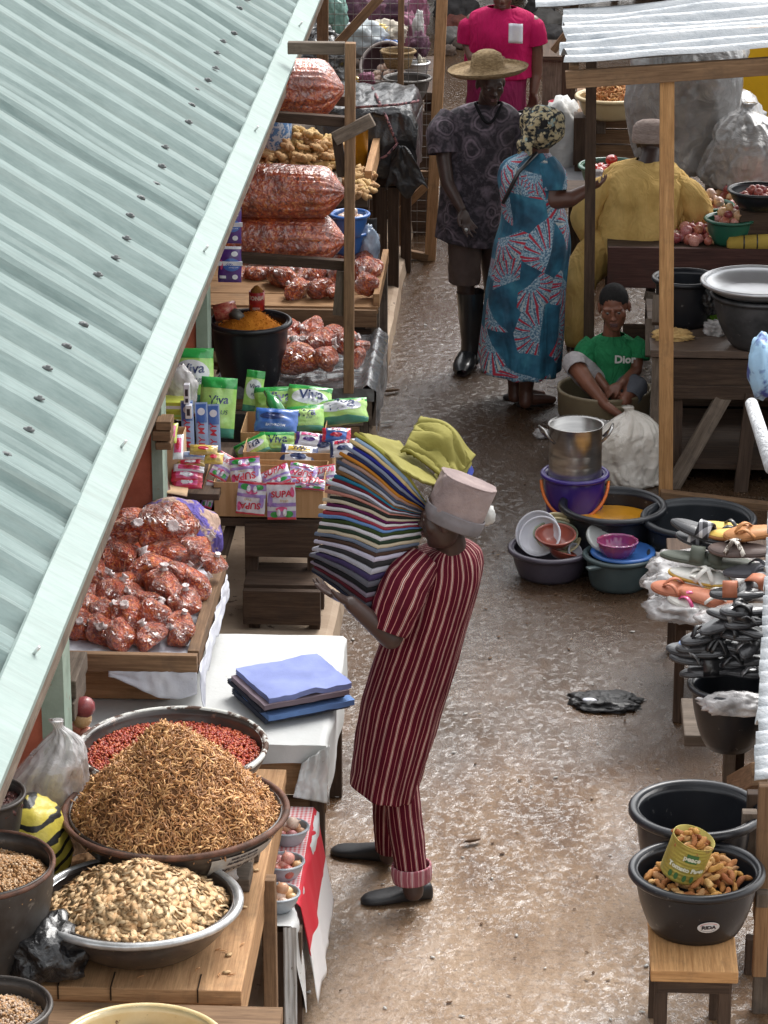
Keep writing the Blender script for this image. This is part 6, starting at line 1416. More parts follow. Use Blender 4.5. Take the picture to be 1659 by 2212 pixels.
b = B(); b.box(((p.x+q.x)/2, 21.25, p.z-.02), (q.x-p.x+.1, .86, .04)); b.build('top_board', WB, t, smooth=False)
b = B(); b.box((p.x-.02, 21.25, p.z/2), (.04, .8, p.z-.05)); b.build('side_board', WB, t, smooth=False); b = B(); b.box(((p.x+q.x)/2, 21.2, q.z/2), (q.x-p.x, .7, q.z)); b.build('base', WD, t, smooth=False)
b = B(); b.beam(W(1292, 235, y=20.74), W(1292, 288, y=20.74), .10, .03, (0, 1, 0)); b.build('corner_block', WG, t, smooth=False, bevel=.003)
zt = p.z
CREAM2 = mat('cream_basin', (.58, .46, .26), (.5, .38, .2), .4, 6, coat=.3)
c, Rr = rim_at(1318, 207, 68, zt+.14); bowl('plastic_basin', 'cream basin heaped with dried crayfish on the brown crate', 'basin', (c.x, c.y, zt+.002), Rr, .138, CREAM2, .75, rim=.014)
heap('crayfish_heap', 'heap of orange brown dried crayfish in the cream basin', 'dried crayfish', (c.x+.03, c.y, zt+.12), Rr*.84, .15, piece_shrimp(.05, .009), 700, [SHU, SHR[1], SHR[0], mat('cray_orange', (.55, .22, .08), None, .6)], p=1.6, seed=41, lay=.6)
p, q = W(1240, 255, y=20.6), W(1265, 357, y=20.6); b = B(); b.box(((p.x+q.x)/2, 20.7, (p.z+q.z)/2), (q.x-p.x, .2, p.z-q.z)); b.box(((p.x+q.x)/2, 20.72, q.z/2), (q.x-p.x-.02, .15, q.z)); b.build('wooden_post_box', WD, label='dark narrow upright box at the left side of the brown crate', cat='box', smooth=False)
SKW = crinkle('woven_white_sack', (.66, .66, .64), .55, sc=7, st=.6, coat=.1)
c = W(1210, 315, y=20.9); lump('white_sack', (c.x, c.y, c.z), (.16, .14, .30), SKW, 'white woven sack slumped beside the dark upright box', 'sack', 97, .2, 1.6, wr=.05)
c = W(1222, 385, .70); stool('side_table', 'grey topped little table behind the woman in blue', c.x-.16, c.x+.2, c.y-.15, c.y+.5, .72, mat('grey_top', (.22, .22, .23), None, .5), WD, cat='table')
# shreds at the right edge, roll, blue bag
c0, c1 = W(1622, 868, y=13.2), W(1668, 1010, y=12.4); b = B(); b.tube([c0, c0.lerp(c1, .03), c1], [.012, .028, .032], 20); b.build('cloth_roll', mat('white_roll', (.62, .63, .64), (.5, .5, .52), .6, 6, .8, 15, fold=6), label='white rolled sheet sticking in from the right edge', cat='roll')
c = W(1645, 790, y=13.4); lump('cloth_bundle', tuple(c), (.06, .10, .15), mat('blue_white_bag', (.03, .05, .26), (.35, .55, .75), .4, 6, .5, 20, lo=.46, hi=.54, bd=.01), 'blue and pale blue bag hanging at the right edge', 'bag', 98, .2, 2, base=False)
# black scrap on the road, litter
c = W(1309, 1520, 0); lump('plastic_scrap', (c.x, c.y, .008), (.145, .10, .026), crinkle('dull_black_film', (.02, .02, .022), .5, sc=22, st=.8, coat=.15), 'flattened black plastic bag lying in the middle of the wet lane', 'plastic bag', 99, .35, 3, wr=.12)
b = B(); b.ico((c.x-.075, c.y-.03, .03), (.035, .02, .008), 2, nz=.3); b.build('paper_scrap', WHp, label='white scrap stuck on the flattened black bag', cat='scrap')
LIT = [mat('litter_white', (.60, .58, .55), None, .6), mat('litter_brown', (.14, .08, .045), None, .7), mat('litter_tan', (.40, .28, .17), None, .7), mat('litter_orange', (.42, .13, .05), None, .6)]
lm = []
for i, m_ in enumerate(LIT):
    b = B(); b.ico((0, 0, 0), (1, .5, .12), 1, nz=.7, nf=2, seed=i); lm.append(b.mesh('litter_scrap', m_))
rnd = random.Random(77); nl_ = 0
while nl_ < 150:
    u, v = rnd.uniform(640, 1640), rnd.uniform(560, 2212)**1
    q = W(u, v, .006)
    if q.x < -.93 or (q.x > .55 and q.y > 12 and q.y < 17.5): continue
    i = rnd.choices(range(4), (4, 5, 3, .6))[0]; nl_ += 1
    inst(lm[i], 'litter_scrap', q, (0, 0, rnd.random()*6), rnd.uniform(.006, .017)*(1.6 if i == 3 else 1), 'small %s scrap trodden into the wet lane' % ('white', 'dark brown', 'tan', 'orange')[i], 'scrap', 'scraps on the lane')
for (u, v, m_, s_, lb) in ((1020, 1165+650, 1, .05, 'long dark twig lying flat on the lane'), (838, 912, 0, .05, 'white plastic shred by the pavement edge near the packets'), (845, 843, 1, .07, 'black plastic lump on the pavement edge beyond the packets')):
    inst(lm[m_], 'litter_scrap', W(u, v, .02), (0, 0, .5), (s_, s_*.6, s_*1.2), lb, 'scrap')
# ------------------------------------------------------------------ people
def skin(name, c, c2): return mat(name, c, c2, .48, 5, .15, 90, coat=.12, cr=.3, bd=.002)
SK1 = skin('skin_deep', (.060, .033, .027), (.042, .023, .018)); SK2 = skin('skin_brown', (.14, .060, .040), (.095, .040, .026)); SK3 = skin('skin_warm', (.26, .105, .062), (.17, .066, .040))
LIPM = mat('lips', (.11, .045, .042), None, .4); EYEW = mat('eye_white', (.34, .31, .28), None, .25, coat=1); IRIS = mat('iris', (.012, .008, .006), None, .15, coat=1)
HAIR = mat('short_hair', (.012, .011, .011), (.022, .02, .02), .8, 60, .9, 160)
def head(b, c, f, up, s=1.):
    """adds skull, jaw, nose, brows, cheeks, ears; returns frame"""
    M = frame(f, up); c = Vector(c)
    def e(x, y, z, rx, ry, rz): b.ico(c+M @ V(x, y, z)*s, (rx*s, ry*s, rz*s), 3, M)
    e(0, -.012, .035, .076, .094, .088); e(0, .022, -.035, .060, .066, .078); e(0, .052, -.092, .030, .030, .022); e(0, .03, -.072, .050, .05, .034)
    for k in (-1, 1):
        e(k*.040, .052, -.022, .026, .026, .024); e(k*.030, .077, .030, .027, .012, .009); e(k*.079, -.008, -.002, .010, .022, .034); e(k*.011, .096, -.026, .010, .010, .008)
        e(k*.031, .078, .0175, .016, .010, .0065); e(k*.031, .074, -.004, .016, .010, .006); e(k*.038, .058, -.010, .026, .024, .030)
    e(0, .092, .004, .011, .012, .032); e(0, .103, -.020, .014, .014, .012)
    e(0, .086, -.052, .026, .014, .008); e(0, .084, -.064, .022, .013, .008)
    return M, c, s
def face(H, parent, lips=True):
    M, c, s = H
    for k in (-1, 1):
        b = B(); q = c+M @ V(k*.031, .0770, .0065)*s; b.ico(q, .0098*s, 2); o = b.build('eye', EYEW, parent)
        b = B(); b.ico(q+M @ V(0, .0072, -.001)*s, (.0062*s, .0038*s, .0058*s), 2, M); b.build('iris', IRIS, o)
    if lips:
        b = B()
        b.ico(c+M @ V(0, .0935, -.053)*s, (.024*s, .009*s, .0058*s), 3, M); b.ico(c+M @ V(0, .0915, -.0640)*s, (.021*s, .010*s, .0072*s), 3, M)
        b.build('lips', LIPM, parent)
def hand(b, w, d, n, side, curl=.5, spread=.12, s=1., thumb=.8):
    """w wrist, d towards the fingers, n out of the palm (fingers curl towards it), side: thumb side"""
    w = Vector(w); d = Vector(d).normalized(); n = Vector(n); n = (n-d*n.dot(d)).normalized(); x = d.cross(n)*side
    M = Matrix((x, d, n)).transposed()
    b.ico(w+d*.042*s, (.038*s, .050*s, .015*s), 3, M); b.ico(w+d*.065*s, (.040*s, .026*s, .013*s), 3, M)
    for i, (o, L) in enumerate(((.031, .072), (.011, .080), (-.010, .074), (-.030, .058))):
        p = w+d*(.078-.004*abs(i-1.3))*s+x*o*s; a = 0; dd = (d+x*spread*(1.4-i)*.8).normalized(); ch = [(p, .0100*s)]
        for j, (f, r) in enumerate(((.42, .0092), (.32, .0082), (.26, .0068))):
            a += curl*(.55+.12*i)*(1, 1.1, .7)[j]; q = p+(dd*math.cos(a)+n*math.sin(a))*L*f*s; ch.append((q, r*s)); p = q
        caps(b, ch, 8)
    p = w+d*.022*s+x*.026*s; q = p+(d*.7+x*.75*thumb+n*.25).normalized()*.036*s; q2 = q+(d*.85+x*.35*thumb+n*.45).normalized()*.030*s
    caps(b, [(p, .0135*s), (q, .0110*s), (q2, .0085*s)], 8)
def tloft(pts, rx, ry=None, up=(0, 0, 1), nseg=40, nlen=24, fold=None, U=1., b=None, cap=False):
    """sleeve-like loft along points; rx, ry radii per point"""
    pts = [Vector(p) for p in pts]; ry = ry or rx; rings = []; n = len(pts); a = None
    for i in range(n):
        t = (pts[min(i+1, n-1)]-pts[max(i-1, 0)]).normalized()
        if a is None: a = Vector(up).cross(t); a = a if a.length > .1 else V(1, 0, 0).cross(t)
        a = (a-t*a.dot(t)).normalized(); rings.append((pts[i], a*rx[i], t.cross(a)*ry[i]))
    b = b or B(); loft(b, rings, nseg, nlen, fold, U); return b
def wrinkle(sd, amp=.03, fr=3, lng=4, drape=0, nd=9):
    def f(th, t): return amp*noise.noise(V(math.cos(th)*fr+sd, math.sin(th)*fr, t*lng))+amp*.5*noise.noise(V(math.cos(th)*fr*2.3+sd, math.sin(th)*fr*2.3, t*lng*2.5))+drape*math.sin(th*nd+sd+2*math.sin(th*2+sd))*(t if drape > 0 else (1-t))
    return f
def shoe(b, heel, toe, wd, ht, flat=.45):
    heel, toe = Vector(heel), Vector(toe); ax = toe-heel; L = ax.length; t = ax.normalized(); x = t.cross(V(0, 0, 1)).normalized()
    pr = [(0, .55, .75), (.05, .74, 1), (.2, .80, .98), (.4, .80, .80), (.6, .95, .62), (.8, .96, .50), (.93, .72, .40), (1, .3, .25)]
    rings = []
    for s_, w, h in pr: rings.append((heel+ax*s_+V(0, 0, ht*h*.5), x*wd*.5*w, V(0, 0, ht*h*.5)))
    loft(b, rings, 28, 24, None, 1, .75); e = len(b.v)-28; b.face([e+i for i in range(28)]); n0 = len(b.v)-28*25; b.face([n0+i for i in range(28)][::-1])

def stripe_mat(name, base, base2, seq, fr=1.):
    m, nt, p = newmat(name); uv = coords(nt, 'UV'); s_ = n_(nt, 'SeparateXYZ'); nt.links.new(uv, s_.inputs[0])
    w = noi(nt, coords(nt, 'Object'), 7, 3); x = mth(nt, 'FRACT', mth(nt, 'ADD', mth(nt, 'MULTIPLY', s_.outputs[0], fr), mth(nt, 'MULTIPLY', w, .25)))
    st = []
    for p0, p1, c in seq: st += [(p0, c), (p1, base)]
    col = ramp(nt, x, [(0, base)]+st, 'CONSTANT').outputs[0]
    f = noi(nt, coords(nt, 'Object', (1, 1, .5)), 9, 5)
    col = mixc(nt, ramp(nt, f, [(.35, .35), (.6, 0)]).outputs[0], col, base2)
    nt.links.new(col, p.inputs['Base Color']); p.inputs['Roughness'].default_value = .8; p.inputs['Sheen Weight'].default_value = 0; p.inputs['Specular IOR Level'].default_value = .15
    cr_ = noi(nt, coords(nt, 'Object', (1, 1, .4)), 3.4, 3, .5, 1.4); bump(nt, p, mth(nt, 'ADD', cr_, mth(nt, 'MULTIPLY', noi(nt, coords(nt, 'Object'), 14, 4), .12)), .8, .07); return m
KPINK, KWH = (.55, .25, .22), (.68, .52, .45)
KAF = stripe_mat('maroon_stripes', (.085, .004, .014), (.035, .003, .008), [(.08, .13, KPINK), (.45, .49, KPINK), (.53, .59, KWH), (.64, .68, KPINK)])

# --- carrier with the stack of cloth
man = thing('person', 'man in maroon striped kaftan and pale folded cap carrying a tall stack of cloth', 'person', W(860, 1945, 0))
y0 = 11.25
b = B()
Hh = head(b, W(966, 1122, y=11.15), V(-1, .2, -.05), V(.25, 0, 1), 1.0)
caps(b, [(W(968, 1150, y=11.2), .058), (W(975, 1185, y=11.22), .062), (W(960, 1260, y=y0), .095), (W(905, 1420, y=y0), .09), (W(866, 1590, y=y0), .11)])
caps(b, [(W(908, 1232, y=11.14), .040), (W(845, 1378, y=11.02), .045), (W(758, 1303, y=10.98), .030)])
hand(b, W(756, 1301, y=10.98), V(-1, .1, .42), V(.1, .2, 1), -1, .25, .12, 1.05)
caps(b, [(W(862, 1600, y=11.2), .08), (W(874, 1740, y=11.2), .055), (W(893, 1925, y=11.14), .042)])
caps(b, [(W(860, 1600, y=11.38), .07), (W(846, 1740, y=11.48), .042), (W(838, 1850, y=11.5), .036)])
remesh(b, 'body', SK1, man, .007, 3)
face(Hh, man)
b = B(); rg = [pring(757, 1680, 902, 1714, y0, .18), pring(763, 1640, 914, 1664, y0, .175), pring(774, 1570, 938, 1588, y0, .16), pring(790, 1490, 964, 1503, y0, .155), pring(820, 1400, 994, 1408, y0, .15), pring(852, 1310, 1023, 1310, y0, .145), pring(872, 1240, 1040, 1236, y0, .135), pring(880, 1204, 1038, 1196, y0, .115), pring(905, 1188, 1022, 1176, y0, .09), pring(940, 1180, 1000, 1164, y0-.02, .062), pring(946, 1168, 996, 1152, y0-.03, .058)]
loft(b, rg, 130, 90, wrinkle(2, .055, 2.4, 6, -.035, 8), 22)
b.build('kaftan', KAF, man, solid=.004)
b = tloft([W(914, 1214, y=11.17), W(880, 1255, y=11.1), W(858, 1305, y=11.06), W(836, 1362, y=11.03)], [.070, .090, .092, .078], None, nseg=50, nlen=30, fold=wrinkle(5, .07, 2.4, 5), U=9); b.build('sleeve', KAF, man, solid=.004)
b = B(); rg = [pring(828, 1650, 898, 1650, 11.2, .07), pring(833, 1740, 909, 1745, 11.2, .072), pring(843, 1810, 916, 1812, 11.17, .068), pring(853, 1880, 922, 1882, 11.14, .062)]
loft(b, rg, 60, 30, wrinkle(7, .05, 2, 4), 9); b.build('trouser_leg', KAF, man, solid=.003)
b = B(); rg = [pring(812, 1650, 872, 1660, 11.45, .07), pring(806, 1750, 872, 1760, 11.5, .08), pring(812, 1832, 862, 1840, 11.5, .06)]
loft(b, rg, 60, 30, wrinkle(9, .05, 2, 4), 9); b.build('trouser_leg', KAF, man, solid=.003)
CUF = stripe_mat('cuff_stripes', (.32, .10, .13), (.2, .05, .07), [(.06, .12, (.6, .4, .4)), (.36, .42, (.55, .3, .32)), (.47, .54, (.7, .6, .6)), (.6, .67, (.55, .3, .32))])
b = B(); loft(b, [pring(848, 1868, 930, 1866, 11.14, .072), pring(847, 1885, 931, 1884, 11.14, .074), pring(851, 1902, 930, 1898, 11.14, .072)], 50, 8, None, 11); b.build('cuff', CUF, man, solid=.008)
SHOE = mat('black_rubber_shoe', (.014, .014, .016), (.024, .025, .028), .5, 9, .3, 60, coat=.1)
b = B(); hp1 = W(932, 1938, 0); tp1 = W(780, 1952, 0); shoe(b, hp1, tp1, .105, .075); b.build('shoe', SHOE, man)
b = B(); hp1 = W(852, 1862, 0); tp1 = W(716, 1842, 0); shoe(b, hp1, tp1, .105, .08); b.build('shoe', SHOE, man)
CAPM = mat('mauve_felt', (.32, .25, .235), (.22, .17, .165), .95, 9, .8, 70, bd=.006); CAPB = mat('grey_cap_band', (.22, .20, .21), (.16, .15, .155), .9, 9, .5, 60)
t = thing('cap', 'tall mauve folded felt cap with a grey band on the cloth carrier', 'cap', W(975, 1110, y=11.17))
bp, tp = W(978, 1121, y=11.16), W(1013, 1037, y=11.18); ax = (tp-bp).normalized(); sx_ = V(.89, 0, -.46); sx_ = (sx_-ax*sx_.dot(ax)).normalized(); sy_ = ax.cross(sx_).normalized()
def capring(k, rx, ry, sk=0): c = bp.lerp(tp, k)+sx_*sk; return (c, sx_*rx, sy_*ry)
b = B(); loft(b, [capring(0, .104, .100), capring(.3, .110, .104), capring(.75, .108, .098), capring(.96, .106, .094), capring(1.0, .100, .086), capring(1.004, .001, .001)], 60, 30, wrinkle(3, .12, 1.3, 2.2), 1, .70); b.build('crown', CAPM, t, solid=.004)
b = B(); loft(b, [capring(-.14, .106, .105, .004), capring(.04, .114, .111, .002), capring(.22, .1145, .1105, 0)], 50, 8, wrinkle(8, .03, 2, 2), 1, .85); b.build('band', CAPB, t, solid=.005)
b = B(); b.ico(W(1052, 1112, y=11.2), (.032, .03, .04), 3, nz=.3); b.build('cap_flap', mat('pale_lining', (.62, .62, .60), None, .8, b=.5), t)
# the stack: one folded cloth after another
cols = [('navy edged white', (.03, .035, .06)), ('dark grey', (.10, .10, .12)), ('maroon', (.12, .015, .03)), ('mauve grey', (.26, .22, .27)), ('black', (.02, .02, .024)), ('slate grey', (.16, .16, .19)), ('dark violet', (.08, .06, .15)), ('pale grey', (.5, .5, .56)), ('charcoal', (.05, .05, .055)), ('lilac white', (.60, .58, .70)), ('dark brown', (.10, .06, .045)), ('blue grey', (.2, .24, .32)), ('cream', (.62, .55, .42)), ('forest green', (.04, .07, .045)), ('white', (.72, .71, .76)), ('deep green', (.06, .09, .03)), ('light blue', (.18, .32, .58)), ('rose red', (.36, .06, .09)), ('snow white', (.70, .70, .72)), ('plum', (.13, .015, .09)), ('ivory', (.60, .54, .42)), ('near black green', (.035, .04, .035)), ('salmon pink', (.50, .24, .20)), ('grey', (.18, .17, .18)), ('bluish white', (.60, .62, .72)), ('wine red', (.17, .012, .025)), ('turquoise', (.03, .20, .30)), ('caramel brown', (.24, .13, .055)), ('silver grey', (.42, .43, .48)), ('steel blue', (.09, .11, .16)), ('dusty rose', (.40, .26, .21)), ('mustard orange', (.50, .22, .03)), ('ink blue', (.02, .03, .10)), ('ash blue', (.24, .27, .36)), ('royal blue', (.02, .025, .24)), ('butter', (.66, .52, .28)), ('baby blue', (.36, .48, .62)), ('olive yellow', (.42, .40, .09))]
Ab, Bb, Cb = (676, 1236), (789, 1323), (880, 1292); Am, Bm, Cm = (700, 1090), (836, 1116), (925, 1098); At, Bt, Ct = (774, 940), (886, 1030), (922, 1086)
bu = [(0, (674, 1236), (789, 1323), (880, 1300)), (.12, (675, 1210), (792, 1275), (885, 1250)), (.25, (683, 1170), (809, 1208), (900, 1190)), (.42, (692, 1118), (827, 1152), (915, 1140)), (.58, (706, 1066), (840, 1112), (920, 1120)), (.75, (729, 1008), (853, 1090), (922, 1112)), (.88, (750, 968), (866, 1058), (922, 1100)), (1, (774, 936), (884, 1026), (922, 1086))]
def sk_(t_):
    for (a, *P), (c, *Q) in zip(bu, bu[1:]):
        if t_ <= c: f = (t_-a)/(c-a); return [(p[0]+(q[0]-p[0])*f, p[1]+(q[1]-p[1])*f) for p, q in zip(P, Q)]
    return bu[-1][1:]
N = len(cols)
def edge3(t_):
    a, m_, c = sk_(t_); lean = .10*t_
    return W(a[0], a[1], y=11.30+lean), W(m_[0], m_[1], y=11.02+lean), W(c[0], c[1], y=11.16+lean)
wrd = ['lowest']+['layer %d from the bottom' % i for i in range(2, N)]+['top']
for i, (nm, colr) in enumerate(cols):
    A0, B0, C0 = edge3(i/N); A1, B1, C1 = edge3((i+.90)/N); ja = (A0-B0)*(.05*math.sin(i*2.9)+.02*math.sin(i*5.3)); A0 = A0+ja; A1 = A1+ja; b = B(); sh = V(.006*math.sin(i*2.3), 0, 0)+(B0-A0)*.0
    D0, D1 = A0+C0-B0, A1+C1-B1
    jit = .02*math.sin(i*1.7)
    def P3(a, t_, h, A0=A0, B0=B0, C0=C0, D0=D0, A1=A1, B1=B1, C1=C1, D1=D1, jit=jit, i=i):
        lo_ = (B0.lerp(A0, a)).lerp(C0.lerp(D0, a), t_); hi_ = (B1.lerp(A1, a)).lerp(C1.lerp(D1, a), t_)
        q = lo_.lerp(hi_, h); bulge = .014*math.sin(math.pi*a)*(1-.5*t_)*(1 if i > 6 else .3+.1*i)
        rd = .003*(math.sin(math.pi*h) if 0 < h < 1 else 0); cen = (A0+C0)/2; out = (q-cen)*V(1, 1, 0)
        return q+V(0, 0, bulge+.004*noise.noise(V(a*4, t_*4, i*.37)))+out.normalized()*rd*(1 if out.length > .01 else 0)
    b.grid(lambda a, t_: P3(a, t_, 1), 14, 8); b.grid(lambda a, t_: P3(a, t_, 0), 14, 8, flip=True)
    for f in (lambda a, h: P3(a, 0, h), lambda a, h: P3(a, 1, h), lambda a, h: P3(0, a, h), lambda a, h: P3(1, a, h)): b.grid(f, 14, 4)
    colr = tuple(x**1.15*.92 for x in colr); b.build('folded_cloth', fabric(colr), None, '%s folded cloth in the carried stack, %s' % (nm, wrd[i]), 'cloth', 'folded cloths in the carried stack')
# draped olive-yellow pieces on top
OLY = mat('olive_yellow_cloth', (.25, .225, .06), (.19, .17, .04), .85, 4, .4, 25, bd=.012)
A1, B1, C1 = edge3(1.0)
q = [W(884, 1024, y=11.08), W(776, 936, y=11.42), W(860, 955, y=11.62), W(965, 1060, y=11.3)]
cloth('draped_cloth', q, OLY, 26, 20, .016, 3, 'olive yellow cloth spread over the top of the carried stack', 'cloth', seed=3, solid=.010)
q = [W(868, 972, y=11.38), W(906, 902, y=11.62), W(1022, 990, y=11.6), W(972, 1052, y=11.35)]
b = B(); A_, B_, C_, D_ = q; nn = (B_-A_).cross(D_-A_).normalized(); nn = nn if nn.z > 0 else -nn
def fn(a, t_):
    p = A_.lerp(B_, a).lerp(D_.lerp(C_, a), t_); return p+nn*(.015+.03*math.sin(a*3.1)*math.sin(t_*3.1)+.09*max(0, noise.noise(V(a*2.2, t_*1.2, 2)))-.05*max(0, .12-abs(noise.noise(V(a*4+t_, t_*1.5, 4))))/.12*.5)
b.grid(fn, 34, 34); b.build('draped_cloth', OLY, None, 'rumpled olive yellow cloth thrown high on the stack behind the cap', 'cloth', solid=.012)
folded('folded_cloth', W(940, 1065, y=11.5), W(985, 1075, y=11.42), W(1020, 1000, y=11.6), .05, OLY, 'thick olive yellow folded edge sticking out behind the cap', None, .01, 9, lay=4)
folded('folded_cloth', W(955, 1078, y=11.5), W(1000, 1086, y=11.42), W(1024, 1015, y=11.6), .03, fabric((.04, .06, .3)), 'blue and white folded cloth peeking out under the olive one behind the cap', None, .01, 10, lay=4)

# --- man in the straw hat
def skullish():
    m, nt, p = newmat('dark_print_tshirt'); v = coords(nt, 'Object'); w = n_(nt, 'VectorMath', operation='ADD'); nz_ = n_(nt, 'TexNoise'); nz_.inputs['Scale'].default_value = 6; nt.links.new(v, nz_.inputs['Vector'])
    sc_ = n_(nt, 'VectorMath', operation='SCALE'); sc_.inputs[3].default_value = .10; nt.links.new(nz_.outputs[1], sc_.inputs[0]); nt.links.new(v, w.inputs[0]); nt.links.new(sc_.outputs[0], w.inputs[1])
    vo = n_(nt, 'TexVoronoi'); vo.inputs['Scale'].default_value = 7.5; nt.links.new(w.outputs[0], vo.inputs['Vector'])
    r1 = ramp(nt, vo.outputs[0], [(.30, 0), (.38, 1), (.44, .05), (.52, .5), (.60, 0)]).outputs[0]
    n2 = noi(nt, w.outputs[0], 30, 4, .6); r2 = ramp(nt, n2, [(.45, 0), (.62, 1)]).outputs[0]
    f = mth(nt, 'MULTIPLY', mth(nt, 'ADD', r1, mth(nt, 'MULTIPLY', r2, .45)), ramp(nt, noi(nt, v, 3, 2), [(.3, .3), (.6, .85)]).outputs[0])
    nt.links.new(mixc(nt, f, (.022, .018, .024), (.21, .165, .20)), p.inputs['Base Color']); p.inputs['Roughness'].default_value = .85; return m
TSH = skullish(); yh = 18.5
p2 = thing('person', 'man in wide straw hat, dark printed shirt, brown shorts and black boots', 'person', W(1020, 788, 0))
b = B()
Hh = head(b, W(1060, 181, y=18.38), V(.28, -1, -.30), V(.02, -.25, 1), 1.02)
caps(b, [(W(1055, 205, y=18.45), .055), (W(1052, 240, y=yh), .062), (W(1045, 300, y=yh), .13), (W(1030, 480, y=yh), .13)])
caps(b, [(W(968, 262, y=yh), .058), (W(958, 340, y=yh-.12), .047), (W(966, 395, y=yh-.17), .042), (W(996, 450, y=yh-.24), .029)])
hand(b, W(998, 454, y=yh-.25), V(.35, -.1, -1), V(.6, -.6, 0), 1, .35, .14, 1.12, 1.0)
caps(b, [(W(1120, 262, y=yh), .055), (W(1128, 340, y=yh+.05), .045), (W(1120, 420, y=yh+.05), .03)])
caps(b, [(W(1004, 500, y=yh), .09), (W(1006, 620, y=yh), .055), (W(1012, 700, y=yh), .05)])
caps(b, [(W(1062, 500, y=yh+.1), .09), (W(1064, 620, y=yh+.12), .055), (W(1066, 700, y=yh+.12), .05)])
remesh(b, 'body', SK1, p2, .008, 3); face(Hh, p2)
b = B(); rg = [pring(941, 508, 1080, 530, yh, .17), pring(945, 470, 1088, 490, yh, .175), pring(952, 400, 1100, 400, yh, .17), pring(956, 330, 1112, 330, yh, .16), pring(955, 280, 1124, 275, yh, .15), pring(962, 250, 1122, 246, yh, .12), pring(990, 232, 1102, 228, yh, .09), pring(1026, 222, 1085, 222, yh-.02, .075)]
loft(b, rg, 90, 50, wrinkle(12, .04, 2.2, 3, -.02, 7), 1); b.build('tshirt', TSH, p2, solid=.004)
b = tloft([W(975, 252, y=yh), W(954, 285, y=yh-.06), W(957, 332, y=yh-.10)], [.075, .088, .090], fold=wrinkle(4, .05)); b.build('sleeve', TSH, p2, solid=.004)
b = tloft([W(1108, 250, y=yh), W(1124, 285, y=yh), W(1126, 330, y=yh)], [.075, .080, .078], fold=wrinkle(6, .05)); b.build('sleeve', TSH, p2, solid=.004)
b = B(); b.tube([W(1026+59*k, 222+ (44*math.sin(math.pi*k)) , y=yh-.09-.06*math.sin(math.pi*k)) for k in [i/10 for i in range(11)]], .009, 8); b.build('collar', mat('black_rib', (.012, .012, .014), None, .8), p2)
SHT = mat('brown_shorts', (.115, .085, .075), (.075, .052, .045), .85, 7, .5, 18, bd=.015)
b = B(); loft(b, [pring(970, 500, 1044, 500, yh, .12), pring(969, 550, 1040, 550, yh, .11), pring(970, 600, 1037, 604, yh, .10), pring(973, 609, 1035, 611, yh, .095)], 50, 24, wrinkle(15, .07, 2.3, 6)); b.build('shorts_leg', SHT, p2, solid=.004)
b = B(); loft(b, [pring(1044, 500, 1090, 500, yh+.12, .10), pring(1046, 560, 1088, 560, yh+.12, .09), pring(1047, 586, 1086, 588, yh+.12, .085)], 50, 24, wrinkle(16, .07, 2.3, 6)); b.build('shorts_leg', SHT, p2, solid=.004)
BOOT = mat('black_rubber_boot', (.012, .014, .016), (.02, .022, .026), .3, 5, .2, 20, coat=.4)
for (uo, dy, nm) in ((0, 0, ''), (58, .12, '')):
    t_ = B(); loft(t_, [pring(986+uo, 630, 1046+uo, 628, yh+dy, .085), pring(990+uo, 680, 1043+uo, 680, yh+dy, .075), pring(996+uo, 735, 1036+uo, 735, yh+dy, .056), pring(994+uo, 765, 1036+uo, 765, yh+dy, .06), pring(992+uo, 783, 1034+uo, 784, yh+dy, .07)], 40, 26, wrinkle(3, .02))
    loft(t_, [(W(1014+uo, 770, y=yh+dy+.05)*V(1, 1, 0)+V(0, .06, .05), V(.055, 0, 0), V(0, 0, .045)), (W(1012+uo, 775, y=yh+dy)*V(1, 1, 0)+V(-.01, -.04, .055), V(.062, 0, 0), V(0, 0, .055)), (W(1008+uo, 780, y=yh+dy)*V(1, 1, 0)+V(-.02, -.17, .04), V(.062, 0, 0), V(0, 0, .04)), (W(1007+uo, 785, y=yh+dy)*V(1, 1, 0)+V(-.02, -.24, .025), V(.03, 0, 0), V(0, 0, .02))], 30, 16, None, 1, .8)
    t_.build('rubber_boot', BOOT, p2)
STRAW = mat('straw', (.36, .26, .145), (.18, .12, .06), .85, 40, .9, 70, stretch=(1, 1, 3), bd=.01)
hc = W(1053, 146, y=18.36); Mh = frame(V(.15, -1, -.0), V(-.10, .02, 1)); b = B()
def brim(r): return .012*math.sin(r*0)-.10*max(0, (.26-abs(r-.26))-.26)
b.lathe([(0, .105), (.05, .102), (.085, .08), (.098, .03), (.105, .0), (.15, -.012), (.22, -.018), (.226, -.008), (.236, .004), (.224, -.016), (.2, -.03), (.105, -.016), (.092, .03), (.075, .07), (0, .09)], hc, Mh, 60, wob=.06)
b.build('straw_hat', STRAW, label='wide brimmed woven straw hat on the man in dark print shirt', cat='hat')
b = B(); b.lathe([(.012, -.003), (.015, 0), (.012, .003), (.010, 0), (.012, -.003)], W(1008, 497, y=yh-.28), Euler((.3, .3, 0)).to_matrix(), 14); b.ico(W(1007, 496, y=yh-.31), .012, 1); b.build('ring', SILR, label='chunky silver ring on the hand of the man in the straw hat', cat='ring')

